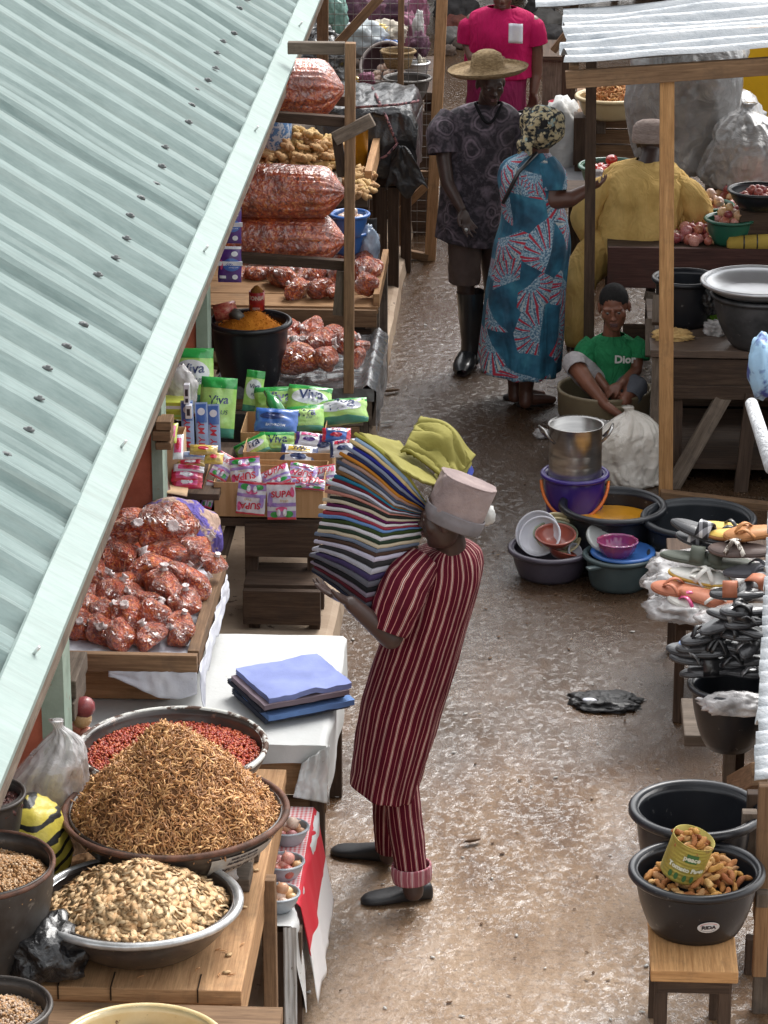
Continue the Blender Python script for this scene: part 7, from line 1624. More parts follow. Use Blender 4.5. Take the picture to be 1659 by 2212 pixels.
# --- woman in the blue printed dress
def waxprint():
    m, nt, p = newmat('wax_print'); uv = coords(nt, 'UV', (1, 1, 1)); vo = n_(nt, 'TexVoronoi', voronoi_dimensions='2D'); vo.inputs['Scale'].default_value = 4.2; vo.inputs['Randomness'].default_value = .85; nt.links.new(uv, vo.inputs['Vector'])
    sb = n_(nt, 'VectorMath', operation='SUBTRACT'); nt.links.new(uv, sb.inputs[0]); nt.links.new(vo.outputs['Position'], sb.inputs[1])
    s_ = n_(nt, 'SeparateXYZ'); nt.links.new(sb.outputs[0], s_.inputs[0]); ln = n_(nt, 'VectorMath', operation='LENGTH'); nt.links.new(sb.outputs[0], ln.inputs[0])
    cs = n_(nt, 'SeparateColor'); nt.links.new(vo.outputs['Color'], cs.inputs[0])
    ang = mth(nt, 'ADD', mth(nt, 'ARCTAN2', s_.outputs[1], s_.outputs[0]), mth(nt, 'MULTIPLY', cs.outputs[0], 6.28))
    fr = mth(nt, 'FRACT', mth(nt, 'MULTIPLY', ang, 2.6)); ring_ = ln.outputs['Value']
    dots = ramp(nt, noi(nt, uv, 90, 3, .6), [(.44, (.07, .17, .27)), (.53, (.28, .42, .52)), (.63, (.45, .53, .58))]).outputs[0]
    redm = mth(nt, 'MULTIPLY', mth(nt, 'LESS_THAN', fr, .24), mth(nt, 'GREATER_THAN', ring_, .055)); whm = mth(nt, 'MULTIPLY', mth(nt, 'COMPARE', fr, .62, .11), mth(nt, 'GREATER_THAN', ring_, .10)); lnm = mth(nt, 'COMPARE', fr, .42, .035)
    col = mixc(nt, lnm, dots, (.02, .05, .09)); col = mixc(nt, mth(nt, 'MULTIPLY', whm, cs.outputs[1]), col, (.55, .54, .48)); col = mixc(nt, redm, col, (.42, .025, .05))
    half = mth(nt, 'FRACT', mth(nt, 'MULTIPLY', ang, .159)); fan = mth(nt, 'MULTIPLY', mth(nt, 'LESS_THAN', half, .52), mth(nt, 'LESS_THAN', ring_, .26))
    teal = ramp(nt, noi(nt, uv, 5, 3), [(.38, (.010, .055, .10)), (.55, (.02, .125, .21)), (.72, (.06, .26, .36))]).outputs[0]
    col = mixc(nt, fan, teal, col)
    nt.links.new(col, p.inputs['Base Color']); p.inputs['Roughness'].default_value = .75; bump(nt, p, mth(nt, 'ADD', noi(nt, coords(nt, 'Object', (1, 1, .35)), 3.5, 3, .5, 1.4), mth(nt, 'MULTIPLY', noi(nt, coords(nt, 'Object'), 12, 4), .12)), .8, .07); return m
WAX = waxprint(); yw = 17.75
p3 = thing('person', 'woman in long blue, red and white wax print dress seen from behind', 'person', W(1140, 880, 0))
b = B(); Hh = head(b, W(1170, 285, y=yw), V(.55, .85, -.1), V(.05, 0, 1), 1.0)
caps(b, [(W(1166, 315, y=yw), .058), (W(1160, 345, y=yw), .065), (W(1148, 400, y=yw), .13), (W(1150, 520, y=yw), .15)])
caps(b, [(W(1185, 375, y=yw-.04), .066), (W(1190, 432, y=yw-.08), .060), (W(1232, 430, y=yw-.1), .048), (W(1268, 410, y=yw-.05), .034)])
hand(b, W(1268, 410, y=yw-.05), V(.9, .1, .35), V(0, .3, 1), 1, .5)
for (ua, va, ub, vb_, yy) in ((1112, 780, 1112, 850, yw+.02), (1143, 780, 1135, 865, yw-.08)):
    f = W(ub, vb_, y=yy); caps(b, [(W(ua, va, y=yy), .055), (f*V(1, 1, 0)+V(0, 0, .10), .042), (f*V(1, 1, 0)+V(0, -.03, .045), .040)]); caps(b, [(f*V(1, 1, 0)+V(0, 0, .05), .038), (f*V(1, 1, 0)+V(.10, .06, .035), .032), (f*V(1, 1, 0)+V(.16, .09, .025), .024)])
for ua in (1112, 1143): caps(b, [(W(1150, 520, y=yw), .13), (W(ua, 650, y=yw-.02), .08), (W(ua, 790, y=yw-.02), .055)])
remesh(b, 'body', SK2, p3, .008, 3)
b = B(); rg = [pring(1032, 784, 1210, 800, yw, .30), pring(1040, 720, 1214, 730, yw, .27), pring(1049, 640, 1218, 645, yw, .25), pring(1060, 580, 1224, 580, yw, .245), pring(1068, 530, 1230, 530, yw, .24), pring(1082, 478, 1222, 470, yw, .20), pring(1082, 430, 1208, 425, yw, .18), pring(1074, 385, 1206, 385, yw, .17), pring(1085, 352, 1200, 355, yw, .13), pring(1115, 335, 1190, 335, yw, .09), pring(1135, 328, 1180, 326, yw, .07)]
loft(b, rg, 130, 70, wrinkle(21, .03, 2.2, 3, -.045, 9), 1.35); b.build('dress', WAX, p3, solid=.004)
b = tloft([W(1172, 355, y=yw-.03), W(1188, 380, y=yw-.06), W(1188, 408, y=yw-.07)], [.080, .092, .098], fold=wrinkle(22, .05), U=.7); b.build('sleeve', WAX, p3, solid=.004)
b = B(); b.tube([W(1160, 330, y=yw-.1), W(1120, 372, y=yw-.17), W(1086, 440, y=yw-.19)], [.012]*3, 8); b.build('bag_strap', BST, p3)
for q in (W(1108, 860, 0), W(1138, 876, 0)):
    b = B(); b.lathe([(0, 0), (.05, 0), (.052, .01), (.05, .018), (0, .018)], (q.x+.05, q.y+.03, .002), Matrix.Rotation(.5, 3, 'Z'), 24, sx=2.4); b.build('sandal', BSO, p3)
WRAP = mat('headwrap_print', (.52, .44, .27), (.025, .03, .035), .75, 34, .8, 30, lo=.46, hi=.54, spots=(12, .60, (.30, .42, .42)), bd=.02)
b = B(); c = W(1172, 275, y=yw-.01); b.ico(c, (.125, .13, .125), 4, nz=.16, nf=2.5); 
for i in range(7): a = i/7*6.28; b.tube([c+V(.10*math.cos(a+j*.25), .11*math.sin(a+j*.25), -.05+.035*j+.01*math.sin(i*2+j)) for j in range(5)], [.028, .036, .036, .034, .02], 10)
b.tube([W(1140, 300, y=yw-.1), W(1125, 312, y=yw-.12), W(1120, 334, y=yw-.12)], [.035, .03, .008], 10); b.tube([W(1142, 305, y=yw-.12), W(1140, 322, y=yw-.13), W(1147, 338, y=yw-.13)], [.03, .028, .01], 10)
remesh(b, 'headwrap', WRAP, p3, .01, 3)
b = B(); c = W(1178, 276, y=yw-.115); b.ico(c, (.055, .03, .05), 3, nz=.2, nf=3); b.build('hair', HAIR, p3)

# --- woman in pink
yp = 22.5; PINK = mat('magenta_cloth', (.42, .006, .085), (.33, .004, .065), .85, 5, .4, 60, bd=.004, fold=2.6); SKRT = mat('dark_magenta_wrap', (.22, .012, .07), (.16, .01, .05), .85, 5, .5, 50, bd=.004, fold=2.6)
p4 = thing('person', 'woman in magenta shirt and wrap skirt standing behind the man in the straw hat', 'person', (W(1085, 200, y=yp).x, yp, 0))
b = B(); Hh = head(b, W(1086, -12, y=yp-.02), V(0, -1, -.12), V(0, 0, 1), 1.05)
caps(b, [(W(1085, 18, y=yp), .065), (W(1084, 60, y=yp), .14), (W(1080, 150, y=yp), .15)])
caps(b, [(W(1022, 45, y=yp), .06), (W(1012, 90, y=yp), .055), (W(1022, 125, y=yp-.1), .045), (W(1050, 128, y=yp-.25), .03)])
caps(b, [(W(1150, 50, y=yp), .062), (W(1158, 110, y=yp), .052), (W(1158, 160, y=yp), .045), (W(1152, 200, y=yp-.05), .032)])
hand(b, W(1152, 200, y=yp-.05), V(-.05, -.1, -1), V(-.6, -.7, 0), -1, .5, .1, 1.1); hand(b, W(1050, 128, y=yp-.25), V(1, -.2, .1), V(0, .5, -.8), 1, .5)
x_ = W(1060, 300, y=yp).x
for dx in (-.1, .1): caps(b, [(V(x_+dx, yp, .8), .09), (V(x_+dx, yp, .1), .045), (V(x_+dx, yp-.12, .04), .035)])
remesh(b, 'body', SK2, p4, .01, 3); face(Hh, p4)
b = B(); loft(b, [pring(1005, 160, 1150, 165, yp, .19), pring(1006, 120, 1150, 120, yp, .19), pring(1008, 80, 1152, 80, yp, .19), pring(1008, 45, 1160, 48, yp, .15), pring(1022, 25, 1146, 28, yp, .11), pring(1052, 14, 1116, 16, yp, .085)], 90, 40, wrinkle(31, .04, 2.2, 3, -.03, 6)); b.build('shirt', PINK, p4, solid=.004)
b = tloft([W(1040, 42, y=yp), W(1016, 60, y=yp), W(1014, 92, y=yp)], [.055, .085, .088], fold=wrinkle(32, .04)); b.build('sleeve', PINK, p4, solid=.004)
b = tloft([W(1124, 42, y=yp), W(1150, 60, y=yp), W(1156, 96, y=yp)], [.055, .085, .09], fold=wrinkle(33, .04)); b.build('sleeve', PINK, p4, solid=.004)
b = B(); loft(b, [(V(x_, yp, .18), V(.27, 0, 0), V(0, .24, 0)), (V(x_, yp, .5), V(.27, 0, 0), V(0, .24, 0)), pring(1008, 215, 1136, 215, yp, .23), pring(1010, 150, 1140, 150, yp, .19)], 70, 30, wrinkle(34, .05, 2, 3, -.04, 7)); b.build('skirt', SKRT, p4, solid=.004)
b = B(); pa = W(1114, 72, y=yp-.235); b.grid(lambda a, t_: pa+V((a-.5)*.10, -.006+.01*math.sin(a*6), (t_-.5)*.14), 6, 6); b.build('white_patch', WHp, p4, solid=.004)

# --- man in yellow, back turned, seated on the onion platform
ys = 18.25; YEL_ = mat('mustard_kaftan', (.70, .47, .17), (.52, .33, .10), .85, 6, .4, 40, bd=.004, fold=3.2)
p5 = thing('person', 'man in mustard yellow kaftan and knitted cap seated with his back turned', 'person', (W(1380, 531, y=ys).x, ys, .93))
b = B(); Hh = head(b, W(1408, 308, y=ys+.18), V(.12, 1, -.15), V(0, .1, 1), 1.05)
caps(b, [(W(1406, 332, y=ys+.12), .06), (W(1400, 360, y=ys+.08), .07), (W(1390, 430, y=ys), .15), (W(1380, 520, y=ys-.05), .16)])
caps(b, [(W(1330, 400, y=ys+.02), .045), (W(1272, 460, y=ys+.02), .045), (W(1290, 395, y=ys+.35), .035)]); hand(b, W(1290, 395, y=ys+.35), V(0, .6, .5), V(.3, .5, -.6), 1, .6)
caps(b, [(W(1455, 402, y=ys+.02), .045), (W(1506, 460, y=ys+.1), .045), (W(1490, 480, y=ys+.3), .035)]); hand(b, W(1490, 480, y=ys+.3), V(-.3, .9, 0), V(0, .3, -1), 1, .5)
caps(b, [(W(1315, 545, y=ys), .08), (W(1256, 600, y=ys-.22), .055), (W(1244, 740, y=ys-.2), .045)]); ft = W(1244, 760, y=ys-.2); caps(b, [(ft, .04), (ft+V(.02, .14, -.03), .03)])
remesh(b, 'body', SK1, p5, .009, 3)
b = B(); rg = [pring(1290, 545, 1470, 545, ys-.05, .20), pring(1284, 515, 1478, 515, ys-.05, .20), pring(1292, 460, 1484, 460, ys, .19), pring(1296, 405, 1486, 405, ys+.03, .18), pring(1302, 376, 1478, 378, ys+.06, .15), pring(1330, 354, 1462, 356, ys+.09, .11), pring(1372, 344, 1440, 344, ys+.11, .075)]
loft(b, rg, 110, 70, wrinkle(41, .12, 2.3, 5, -.055, 7)); b.build('kaftan', YEL_, p5, solid=.004)
b = tloft([W(1330, 392, y=ys+.02), W(1290, 418, y=ys), W(1266, 470, y=ys), W(1282, 520, y=ys+.05)], [.055, .085, .088, .07], fold=wrinkle(42, .08, 2, 5)); b.build('sleeve', YEL_, p5, solid=.004)
b = tloft([W(1452, 392, y=ys+.02), W(1488, 418, y=ys), W(1508, 465, y=ys), W(1500, 505, y=ys+.05)], [.055, .085, .088, .07], fold=wrinkle(43, .08, 2, 5)); b.build('sleeve', YEL_, p5, solid=.004)
b = tloft([W(1320, 530, y=ys-.02), W(1282, 560, y=ys-.12), W(1252, 602, y=ys-.22), W(1244, 660, y=ys-.22), W(1246, 742, y=ys-.2)], [.13, .125, .105, .082, .068], fold=wrinkle(44, .06, 2, 9)); b.build('trouser_leg', YEL_, p5, solid=.004)
KNIT = mat('knit_cap', (.42, .34, .30), (.28, .21, .19), .9, 30, .6, 90, stretch=(1, 1, 6)); c = W(1408, 292, y=ys+.16)
b = B(); b.lathe([(.112, -.045), (.116, -.04), (.118, .005), (.114, .010), (.116, .016), (.112, .05), (.095, .075), (.06, .092), (0, .098)], c, frame(V(0, 1, -.15), V(0, .1, 1)), 44); b.build('cap', KNIT, label='brown knitted round cap on the man in mustard yellow', cat='cap')

# --- boy in green
yb_ = BT.y+.08; GRT = mat('green_tshirt', (.03, .27, .105), (.022, .19, .075), .85, 5, .4, 60, bd=.004, fold=6)
p6 = thing('person', 'boy in green shirt with white lettering sitting in the round tub', 'person', (BT.x, BT.y, .05))
b = B(); Hh = head(b, W(1327, 664, y=yb_-.02), V(-.08, -1, -.20), V(-.10, -.1, 1), 1.06)
caps(b, [(W(1322, 705, y=yb_+.01), .046), (W(1320, 735, y=yb_+.03), .055), (W(1322, 790, y=yb_+.04), .10), (W(1330, 850, y=yb_), .11)])
caps(b, [(W(1270, 748, y=yb_+.02), .042), (W(1278, 800, y=yb_-.03), .034), (W(1318, 848, y=yb_-.22), .024)]); hand(b, W(1316, 846, y=yb_-.22), V(.6, -.25, -.55), V(.6, .3, 0), 1, .5, .12, .9)
caps(b, [(W(1378, 752, y=yb_+.02), .042), (W(1374, 800, y=yb_-.03), .034), (W(1340, 832, y=yb_-.22), .024)]); hand(b, W(1342, 830, y=yb_-.22), V(-.75, -.2, -.35), V(-.2, .2, -.8), 1, .5, .12, .9)
caps(b, [(W(1305, 830, y=yb_), .075), (W(1240, 786, y=yb_-.10), .055), (W(1272, 830, y=yb_-.24), .045), (W(1306, 872, y=yb_-.34), .030)]); f = W(1306, 874, y=yb_-.34); caps(b, [(f, .028), (f+V(.05, -.05, -.02), .026), (f+V(.09, -.08, -.035), .018)])
caps(b, [(W(1345, 835, y=yb_), .075), (W(1372, 835, y=yb_-.16), .055), (W(1350, 868, y=yb_-.3), .035)])
remesh(b, 'body', SK3, p6, .0055, 2); face(Hh, p6)
b = B(); M, c, s_ = Hh
b.ico(c+M @ V(0, -.016, .040)*s_, (.0785*s_, .0945*s_, .0875*s_), 4, M, nz=.012, nf=6); b.v = [c+M @ ((lambda q: V(q.x, min(q.y, .072*s_-.0*q.z) if q.z > .062*s_ else min(q.y, -.0+.02*s_) if q.z < .03*s_ else min(q.y, .062*s_), max(q.z, -.02*s_)))(M.transposed() @ (v-c))) for v in b.v]
b.build('hair', HAIR, p6)
b = B(); loft(b, [pring(1290, 862, 1364, 862, yb_+.01, .12), pring(1288, 830, 1366, 830, yb_+.02, .12), pring(1280, 790, 1370, 790, yb_+.04, .115), pring(1266, 755, 1382, 757, yb_+.04, .105), pring(1274, 736, 1374, 738, yb_+.04, .085), pring(1298, 722, 1350, 722, yb_+.03, .06)], 70, 40, wrinkle(51, .04, 2.2, 4, -.02, 7)); b.build('tshirt', GRT, p6, solid=.003)
b = tloft([W(1282, 740, y=yb_+.03), W(1264, 760, y=yb_+.01), W(1268, 786, y=yb_-.01)], [.055, .062, .060], fold=wrinkle(52, .04)); b.build('sleeve', GRT, p6, solid=.003)
b = tloft([W(1364, 742, y=yb_+.03), W(1382, 757, y=yb_+.01), W(1380, 776, y=yb_-.01)], [.055, .060, .058], fold=wrinkle(53, .04)); b.build('sleeve', GRT, p6, solid=.003)
vs, fs = textmesh('Dior', .062, .0025); b = B(); c = W(1350, 777, y=yb_-.088)
for q in vs: b.v.append(c+V(q.x, -.004+.35*max(0, q.x)**1*.5, q.y))
for f in fs: b.face(list(f))
b.build('lettering', mat('print_white', (.75, .78, .74), None, .6), p6)
b = tloft([W(1300, 835, y=yb_), W(1262, 805, y=yb_-.06), W(1240, 784, y=yb_-.1), W(1248, 800, y=yb_-.16)], [.085, .078, .066, .060], fold=wrinkle(54, .07, 2, 6)); b.build('shorts_leg', mat('pale_shorts', (.50, .48, .48), (.38, .36, .37), .85, 30, .4, 30, stretch=(1, 1, 4)), p6, solid=.003)
b = tloft([W(1345, 840, y=yb_), W(1362, 835, y=yb_-.1), W(1374, 838, y=yb_-.17), W(1362, 862, y=yb_-.26)], [.085, .072, .064, .05], fold=wrinkle(55, .07, 2, 6)); b.build('jeans_leg', mat('grey_jeans', (.13, .14, .16), (.085, .09, .11), .85, 9, .5, 40), p6, solid=.003)

# --- seller half hidden behind the shop wall
p7 = thing('person', 'seller hidden behind the terracotta wall, bare arm reaching over a purple print skirt', 'person', (-1.95, 13.85, .1))
b = B(); caps(b, [(W(330, 985, y=13.95), .05), (W(346, 1040, y=13.9), .040), (W(362, 1078, y=13.8), .028)]); hand(b, W(362, 1078, y=13.8), V(.35, -.3, -.8), V(.2, -.6, -.2), 1, .4, .15)
caps(b, [(V(-2.1, 14.05, 1.25), .07), (V(-2.15, 14.1, 1.0), .15), (V(-2.1, 14.0, .55), .17)]); caps(b, [(V(-2.05, 14.02, 1.22), .06), (W(330, 985, y=13.95), .05)]); head(b, V(-2.12, 14.05, 1.45), V(.5, -.8, -.2), V(0, 0, 1))
caps(b, [(V(-2.05, 13.95, .5), .12), (V(-1.75, 13.6, .55), .08), (V(-1.72, 13.55, .15), .05)])
remesh(b, 'body', SK2, p7, .009, 3)
b = B(); c = W(418, 1142, y=13.55); b.ico((c.x-.06, c.y+.04, c.z-.03), (.20, .17, .15), 4, Matrix.Rotation(.35, 3, 'Y'), nz=.12)
PURC = mat('purple_print', (.16, .12, .42), (.12, .09, .34), .8, 9, .4, 18, spots=(9, .50, (.48, .33, .26)), bd=.015, fold=4); b.build('skirt', PURC, p7)
# ------------------------------------------------------------------ behind the left row
t = thing('wire_gate', 'tall wooden gate frame with square wire mesh standing half open over the lane', 'gate', (-1.1, 20.95, 0))
gy = 20.95; pb = W(929, 562, 0); gy = pb.y; pt_ = W(955, 0, y=gy); 
def gpt(u, v): return W(u, v, y=gy)
top = pb+(pt_-pb)*1.25
b = B(); b.beam(pb, top, .075, .05, (0, 1, 0)); b.build('post', WT, t, smooth=False, bevel=.003)
b = B(); b.beam(gpt(848, 540), gpt(925, 556), .05, .055, (0, 1, 0)); b.build('bottom_rail', WB, t, smooth=False, bevel=.003)
b = B(); b.beam(gpt(862, 560), gpt(868, 0)+V(0, 0, .6), .04, .04, (0, 1, 0)); b.build('post', WB, t, smooth=False, bevel=.003)
b = B(); b.beam(gpt(728, 95)-V(0, .03, 0), gpt(822, -8)-V(0, .03, 0), .06, .05, (0, 1, 0)); b.build('brace', WB, t, smooth=False, bevel=.003)
b = B(); b.beam(gpt(858, 460)-V(0, .04, 0), gpt(921, 398)-V(0, .04, 0), .05, .05, (0, 1, 0)); b.build('brace', WT, t, smooth=False, bevel=.003)
b = B(); b.beam(gpt(868, 372), gpt(925, 376), .04, .04, (0, 1, 0)); b.build('cross_rail', WB, t, smooth=False, bevel=.003)
b = B(); b.beam(gpt(700, 96)+V(0, -.2, -.6), gpt(703, 0)+V(0, -.2, .5), .075, .05, (0, 1, 0)); b.build('post', WB, t, smooth=False, bevel=.003)
WIRE = mat('gate_wire', (.22, .20, .18), None, .5, metal=.6); b = B()
xl, xr = gpt(705, 300).x, pb.x; zt = 3.3
x = xl
while x < xr+.02: b.box((x, gy, zt/2+.1), (.0035, .0035, zt)); x += .062
z = .12
while z < zt: b.box(((xl+xr)/2, gy+.002, z), (xr-xl, .0035, .0035)); z += .075
b.build('wire_mesh', WIRE, t, smooth=False)
# tarp covered stack
TARPB = crinkle('black_tarp', (.020, .021, .024), .34, c2=(.035, .036, .04), sc=6, st=1., coat=.35, d=.04)
ty_ = 19.95; q0 = W(764, 236, y=ty_); q1 = W(916, 236, y=ty_)
b = B(); X0, X1, Z1, Z0 = q0.x-.25, q1.x-.05, q0.z, W(800, 385, y=ty_).z
def tb(a, s_):      # wrapped box profile: front bottom, front top, back top, back bottom
    per = [(ty_-.02, Z0), (ty_-.03, (Z0+Z1)/2), (ty_, Z1-.03), (ty_+.03, Z1), (ty_+.45, Z1+.02), (ty_+.85, Z1-.01), (ty_+.88, Z1-.05), (ty_+.9, Z0)]
    i = min(int(s_*(len(per)-1)), len(per)-2); f = s_*(len(per)-1)-i; y = per[i][0]+(per[i+1][0]-per[i][0])*f; z = per[i][1]+(per[i+1][1]-per[i][1])*f
    k = 1 if a < .93 else 1-(a-.93)/.07*.12
    zz = z if a < .96 else z-(a-.96)*1.6
    w = noise.noise(V(a*5, s_*9, 3))*.03+noise.noise(V(a*14, s_*20, 6))*.012
    return V(X0+(X1-X0)*a+w, y+w, Z0+(zz-Z0)*k+w)
b.grid(tb, 60, 56); n0 = len(b.v)
b.grid(lambda a, s_: tb(1, s_).lerp(V(X1-.02+.08*a*(1-a)*2, ty_+.4, Z0), a), 10, 56)
t = thing('tarped_stack', 'stack of goods wrapped in black plastic tarp and tied with rope', 'wrapped stack', ((X0+X1)/2, ty_+.4, Z0-.05)); b.build('tarpaulin', TARPB, t, solid=.004)
ROPE = mat('pink_rope', (.36, .18, .19), (.05, .04, .05), .8, 60, lo=.47, hi=.53)
for pts in ([(804, 193, .75), (815, 215, .2), (835, 258, -.045), (858, 315, -.05)], [(858, 315, -.06), (835, 340, -.05), (780, 368, -.04)], [(768, 236, -.03), (860, 230, -.04), (905, 222, 0)]):
    b = B(); b.tube([W(u, v, y=ty_+d)+V(0, 0, .012) for u, v, d in pts], .009, 6); b.build('rope', ROPE, t)
b = B(); kq = W(868, 330, y=ty_-.08)
def tail(a, s_): w = .02+.12*s_**.7; return kq+V((a-.5)*w*2+.03*s_, -.02+.03*noise.noise(V(a*5, s_*4, 0)), .05-s_*.30+.05*math.sin(a*9)*s_)
b.grid(tail, 16, 14); b.build('tied_corner', TARPB, t, solid=.004)
t = thing('low_bench', 'dark timber bench carrying the black tarp wrapped stack', 'bench', ((X0+X1)/2, ty_+.4, 0))
b = B(); b.box(((X0+X1)/2, ty_+.45, Z0-.03), (X1-X0-.06, .8, .05)); b.build('bench_top', WD, t, smooth=False)
for u in (824, 850): q = W(u, 500, y=ty_+.02); b = B(); b.box((q.x, q.y, Z0/2-.03), (.07, .07, Z0-.06)); b.build('leg', WD, t, smooth=False)
for x in (X0+.1, X1-.1): b = B(); b.box((x, ty_+.75, Z0/2-.03), (.07, .07, Z0-.06)); b.build('leg', WD, t, smooth=False)

# goods behind the wire
b0 = W(826, 150, y=22.0); zt = W(826, 170, y=22.0).z
t = thing('rear_table', 'dark table behind the wire gate crowded with bowls', 'table', (-1.6, 22.2, 0))
b = B(); b.box((-1.95, 22.35, zt-.06), (2.3, 1.3, .05)); b.build('tabletop', WD, t, smooth=False)
b = B(); b.box((-1.95, 21.72, zt/2-.1), (2.25, .04, zt-.15)); b.build('front_board', WD, t, smooth=False)
for x in (-3.0, -.9): b = B(); b.box((x, 22.9, zt/2-.05), (.08, .08, zt-.1)); b.build('leg', WD, t, smooth=False)
MAUVE = mat('mauve_plastic', (.085, .045, .05), (.06, .03, .035), .4, 5, coat=.3); PALER = mat('pale_rim', (.42, .36, .33), None, .5)
M = Euler((.75, -.45, 0)).to_matrix(); c = W(826, 134, y=22.1); Rr = px_at(c, 47)
o = bowl('plastic_bowl', 'mauve brown bowl with pale rim tipped forward, holding garlic', 'bowl', tuple(c-M @ V(0, 0, .14)), Rr, .14, MAUVE, .6, rim=.012, M=M, rimmat=PALER)
onions([c+M @ V(Rr*.72*math.cos(a)*k, Rr*.6*math.sin(a)*k-.04, -.07-.0*k) for a, k in [(i*.7, .25+.09*(i % 8)) for i in range(26)]], .026, 'garlic bulb in the tipped mauve bowl', 'garlic bulbs in the tipped bowl', (0, 1, 9, 0), 61, 'garlic_bulb', 'garlic')
tub2(880, 168, 48, zt-.03, .16, 'wide dark bowl behind and right of the tipped mauve bowl', IRON, .6, .01)
tub2(900, 135, 26, zt+.0, .12, 'small silver metal basket beside the tipped bowl', ALU, .6, .008, 'metal_basket', 'basket')
tub2(860, 110, 34, zt+.1, .12, 'brown woven basket behind the tipped mauve bowl', STRAW, .7, .01, 'woven_basket', 'basket')
PALB = crinkle('pale_blue_sheet', (.50, .55, .57), .6, sc=6, st=.5, coat=0); SKN = crinkle('cream_sack_cloth', (.50, .45, .36), .7, sc=7, st=.6, coat=0)
def bun(u, v, y, px, rr, m, lb, seed, nm='cloth_bundle', cat='bundle', **k): c = W(u, v, y=y); s_ = px_at(c, px); return lump(nm, (c.x, c.y, c.z), (s_*rr[0], s_*.7, s_*rr[1]), m, lb, cat, seed, .55, 1.6, wr=.14, base=False, sub=4, **k)
bun(780, 88, 22.6, 42, (1, .8), PALB, 'pale blue white sack lying behind the tipped mauve bowl', 201); bun(828, 72, 22.8, 40, (1, .6), SKN, 'cream woven sack with yellow edge behind the wire gate', 202)
bun(842, 100, 22.5, 18, (1, .7), BLUB, 'small bright blue cloth tucked beside the basket', 203); bun(812, 62, 22.7, 18, (1.2, .5), YEL, 'yellow plastic strip on the cream sack', 204)
PLM = crinkle('plum_cloth', (.16, .06, .10), .8, c2=(.06, .03, .05), sc=8, st=.8, coat=0); GRC = crinkle('green_film', (.22, .42, .36), .4, sc=9, st=.8, coat=.3); PNC = crinkle('pink_cloth', (.30, .11, .18), .7, sc=9, st=.7, coat=0)
for i, (u, v, y, px, rr, m, lb) in enumerate(((720, 30, 22.4, 26, (.8, 1.7), GRC, 'greenish plastic sheet hanging by the roof edge at the top'), (690, 88, 21.8, 34, (1, .8), BLKB, 'black plastic heap right at the roof edge near the top'), (760, 30, 23.2, 40, (1.3, .9), PLM, 'plum coloured cloth heap at the top left of the wire gate'), (850, 30, 23.6, 46, (1.4, .7), PLM, 'plum coloured cloth heap behind the wire gate'), (888, 70, 23.2, 30, (.9, 1.3), PNC, 'pinkish cloth bundle beside the gate post'), (905, 30, 23.4, 26, (.7, 1.4), PNC, 'pink and white cloth bundle hanging at the top by the gate post'), (905, 60, 22.4, 14, (.7, 2.2), SKW, 'white crumpled plastic hanging down beside the gate post'), (776, 180, 21.5, 16, (1, .9), YEL, 'yellow and pink packet at the left of the tarp stack'), (792, 172, 21.4, 14, (1, 1), PNC, 'pale pink packet next to the yellow one by the tarp stack'), (700, 150, 21.6, 40, (1, 1.2), BLKB, 'black plastic covered bundle behind the upper crayfish sack'), (905, 100, 22.1, 20, (.8, 1.2), PLM, 'dark plum cloth bag low by the gate post'), (912, 150, 22.0, 14, (.7, 1.6), SKN, 'beige rag hanging behind the gate post'))):
    bun(u, v, y, px, rr, m, lb, 210+i)

# far end of the lane
DKM = [crinkle('dark_heap', (.045, .04, .04), .7, c2=(.02, .018, .018), sc=7, st=.9, coat=.05), crinkle('brown_heap', (.13, .085, .06), .8, c2=(.05, .035, .028), sc=7, st=.9, coat=0), crinkle('ash_heap', (.16, .15, .14), .75, c2=(.06, .055, .05), sc=7, st=.9, coat=.05), crinkle('rust_heap', (.22, .06, .04), .8, c2=(.07, .025, .02), sc=8, st=.9, coat=0)]
far = [(968, 30, 0, 26, 'dark heap of rubbish right of the gate post at the top'), (985, 62, 3, 22, 'rust red heap beside the rubbish at the top of the lane'), (975, 92, 2, 24, 'ash grey heap of stones by the gate post'), (998, 105, 1, 16, 'small brown heap beside the ash grey stones'), (966, 120, 1, 14, 'yellowish brown scraps heap by the gate post'), (995, 25, 0, 26, 'black heap left of the woman in magenta'), (1168, 20, 0, 26, 'black heap right of the woman in magenta at the top'), (1182, 52, 2, 24, 'grey heap of goods right of the magenta shirt'), (1196, 90, 0, 26, 'dark heap under the corner of the white roof'), (1180, 118, 1, 18, 'brown heap low beside the magenta sleeve')]
for u, v, mi, px, lb in far:
    c = W(u, v+px*.5, 0); s_ = px_at(c, px); lump('goods_heap', (c.x, c.y+.2, s_*.5), (s_*1.2, s_*1.1, s_*.9), DKM[mi], lb, 'heap', int(u), .35, 2.2, wr=.12, sub=3)
WDK = wood('wood_black', (.05, .036, .028), (.02, .015, .012), .8, .4)
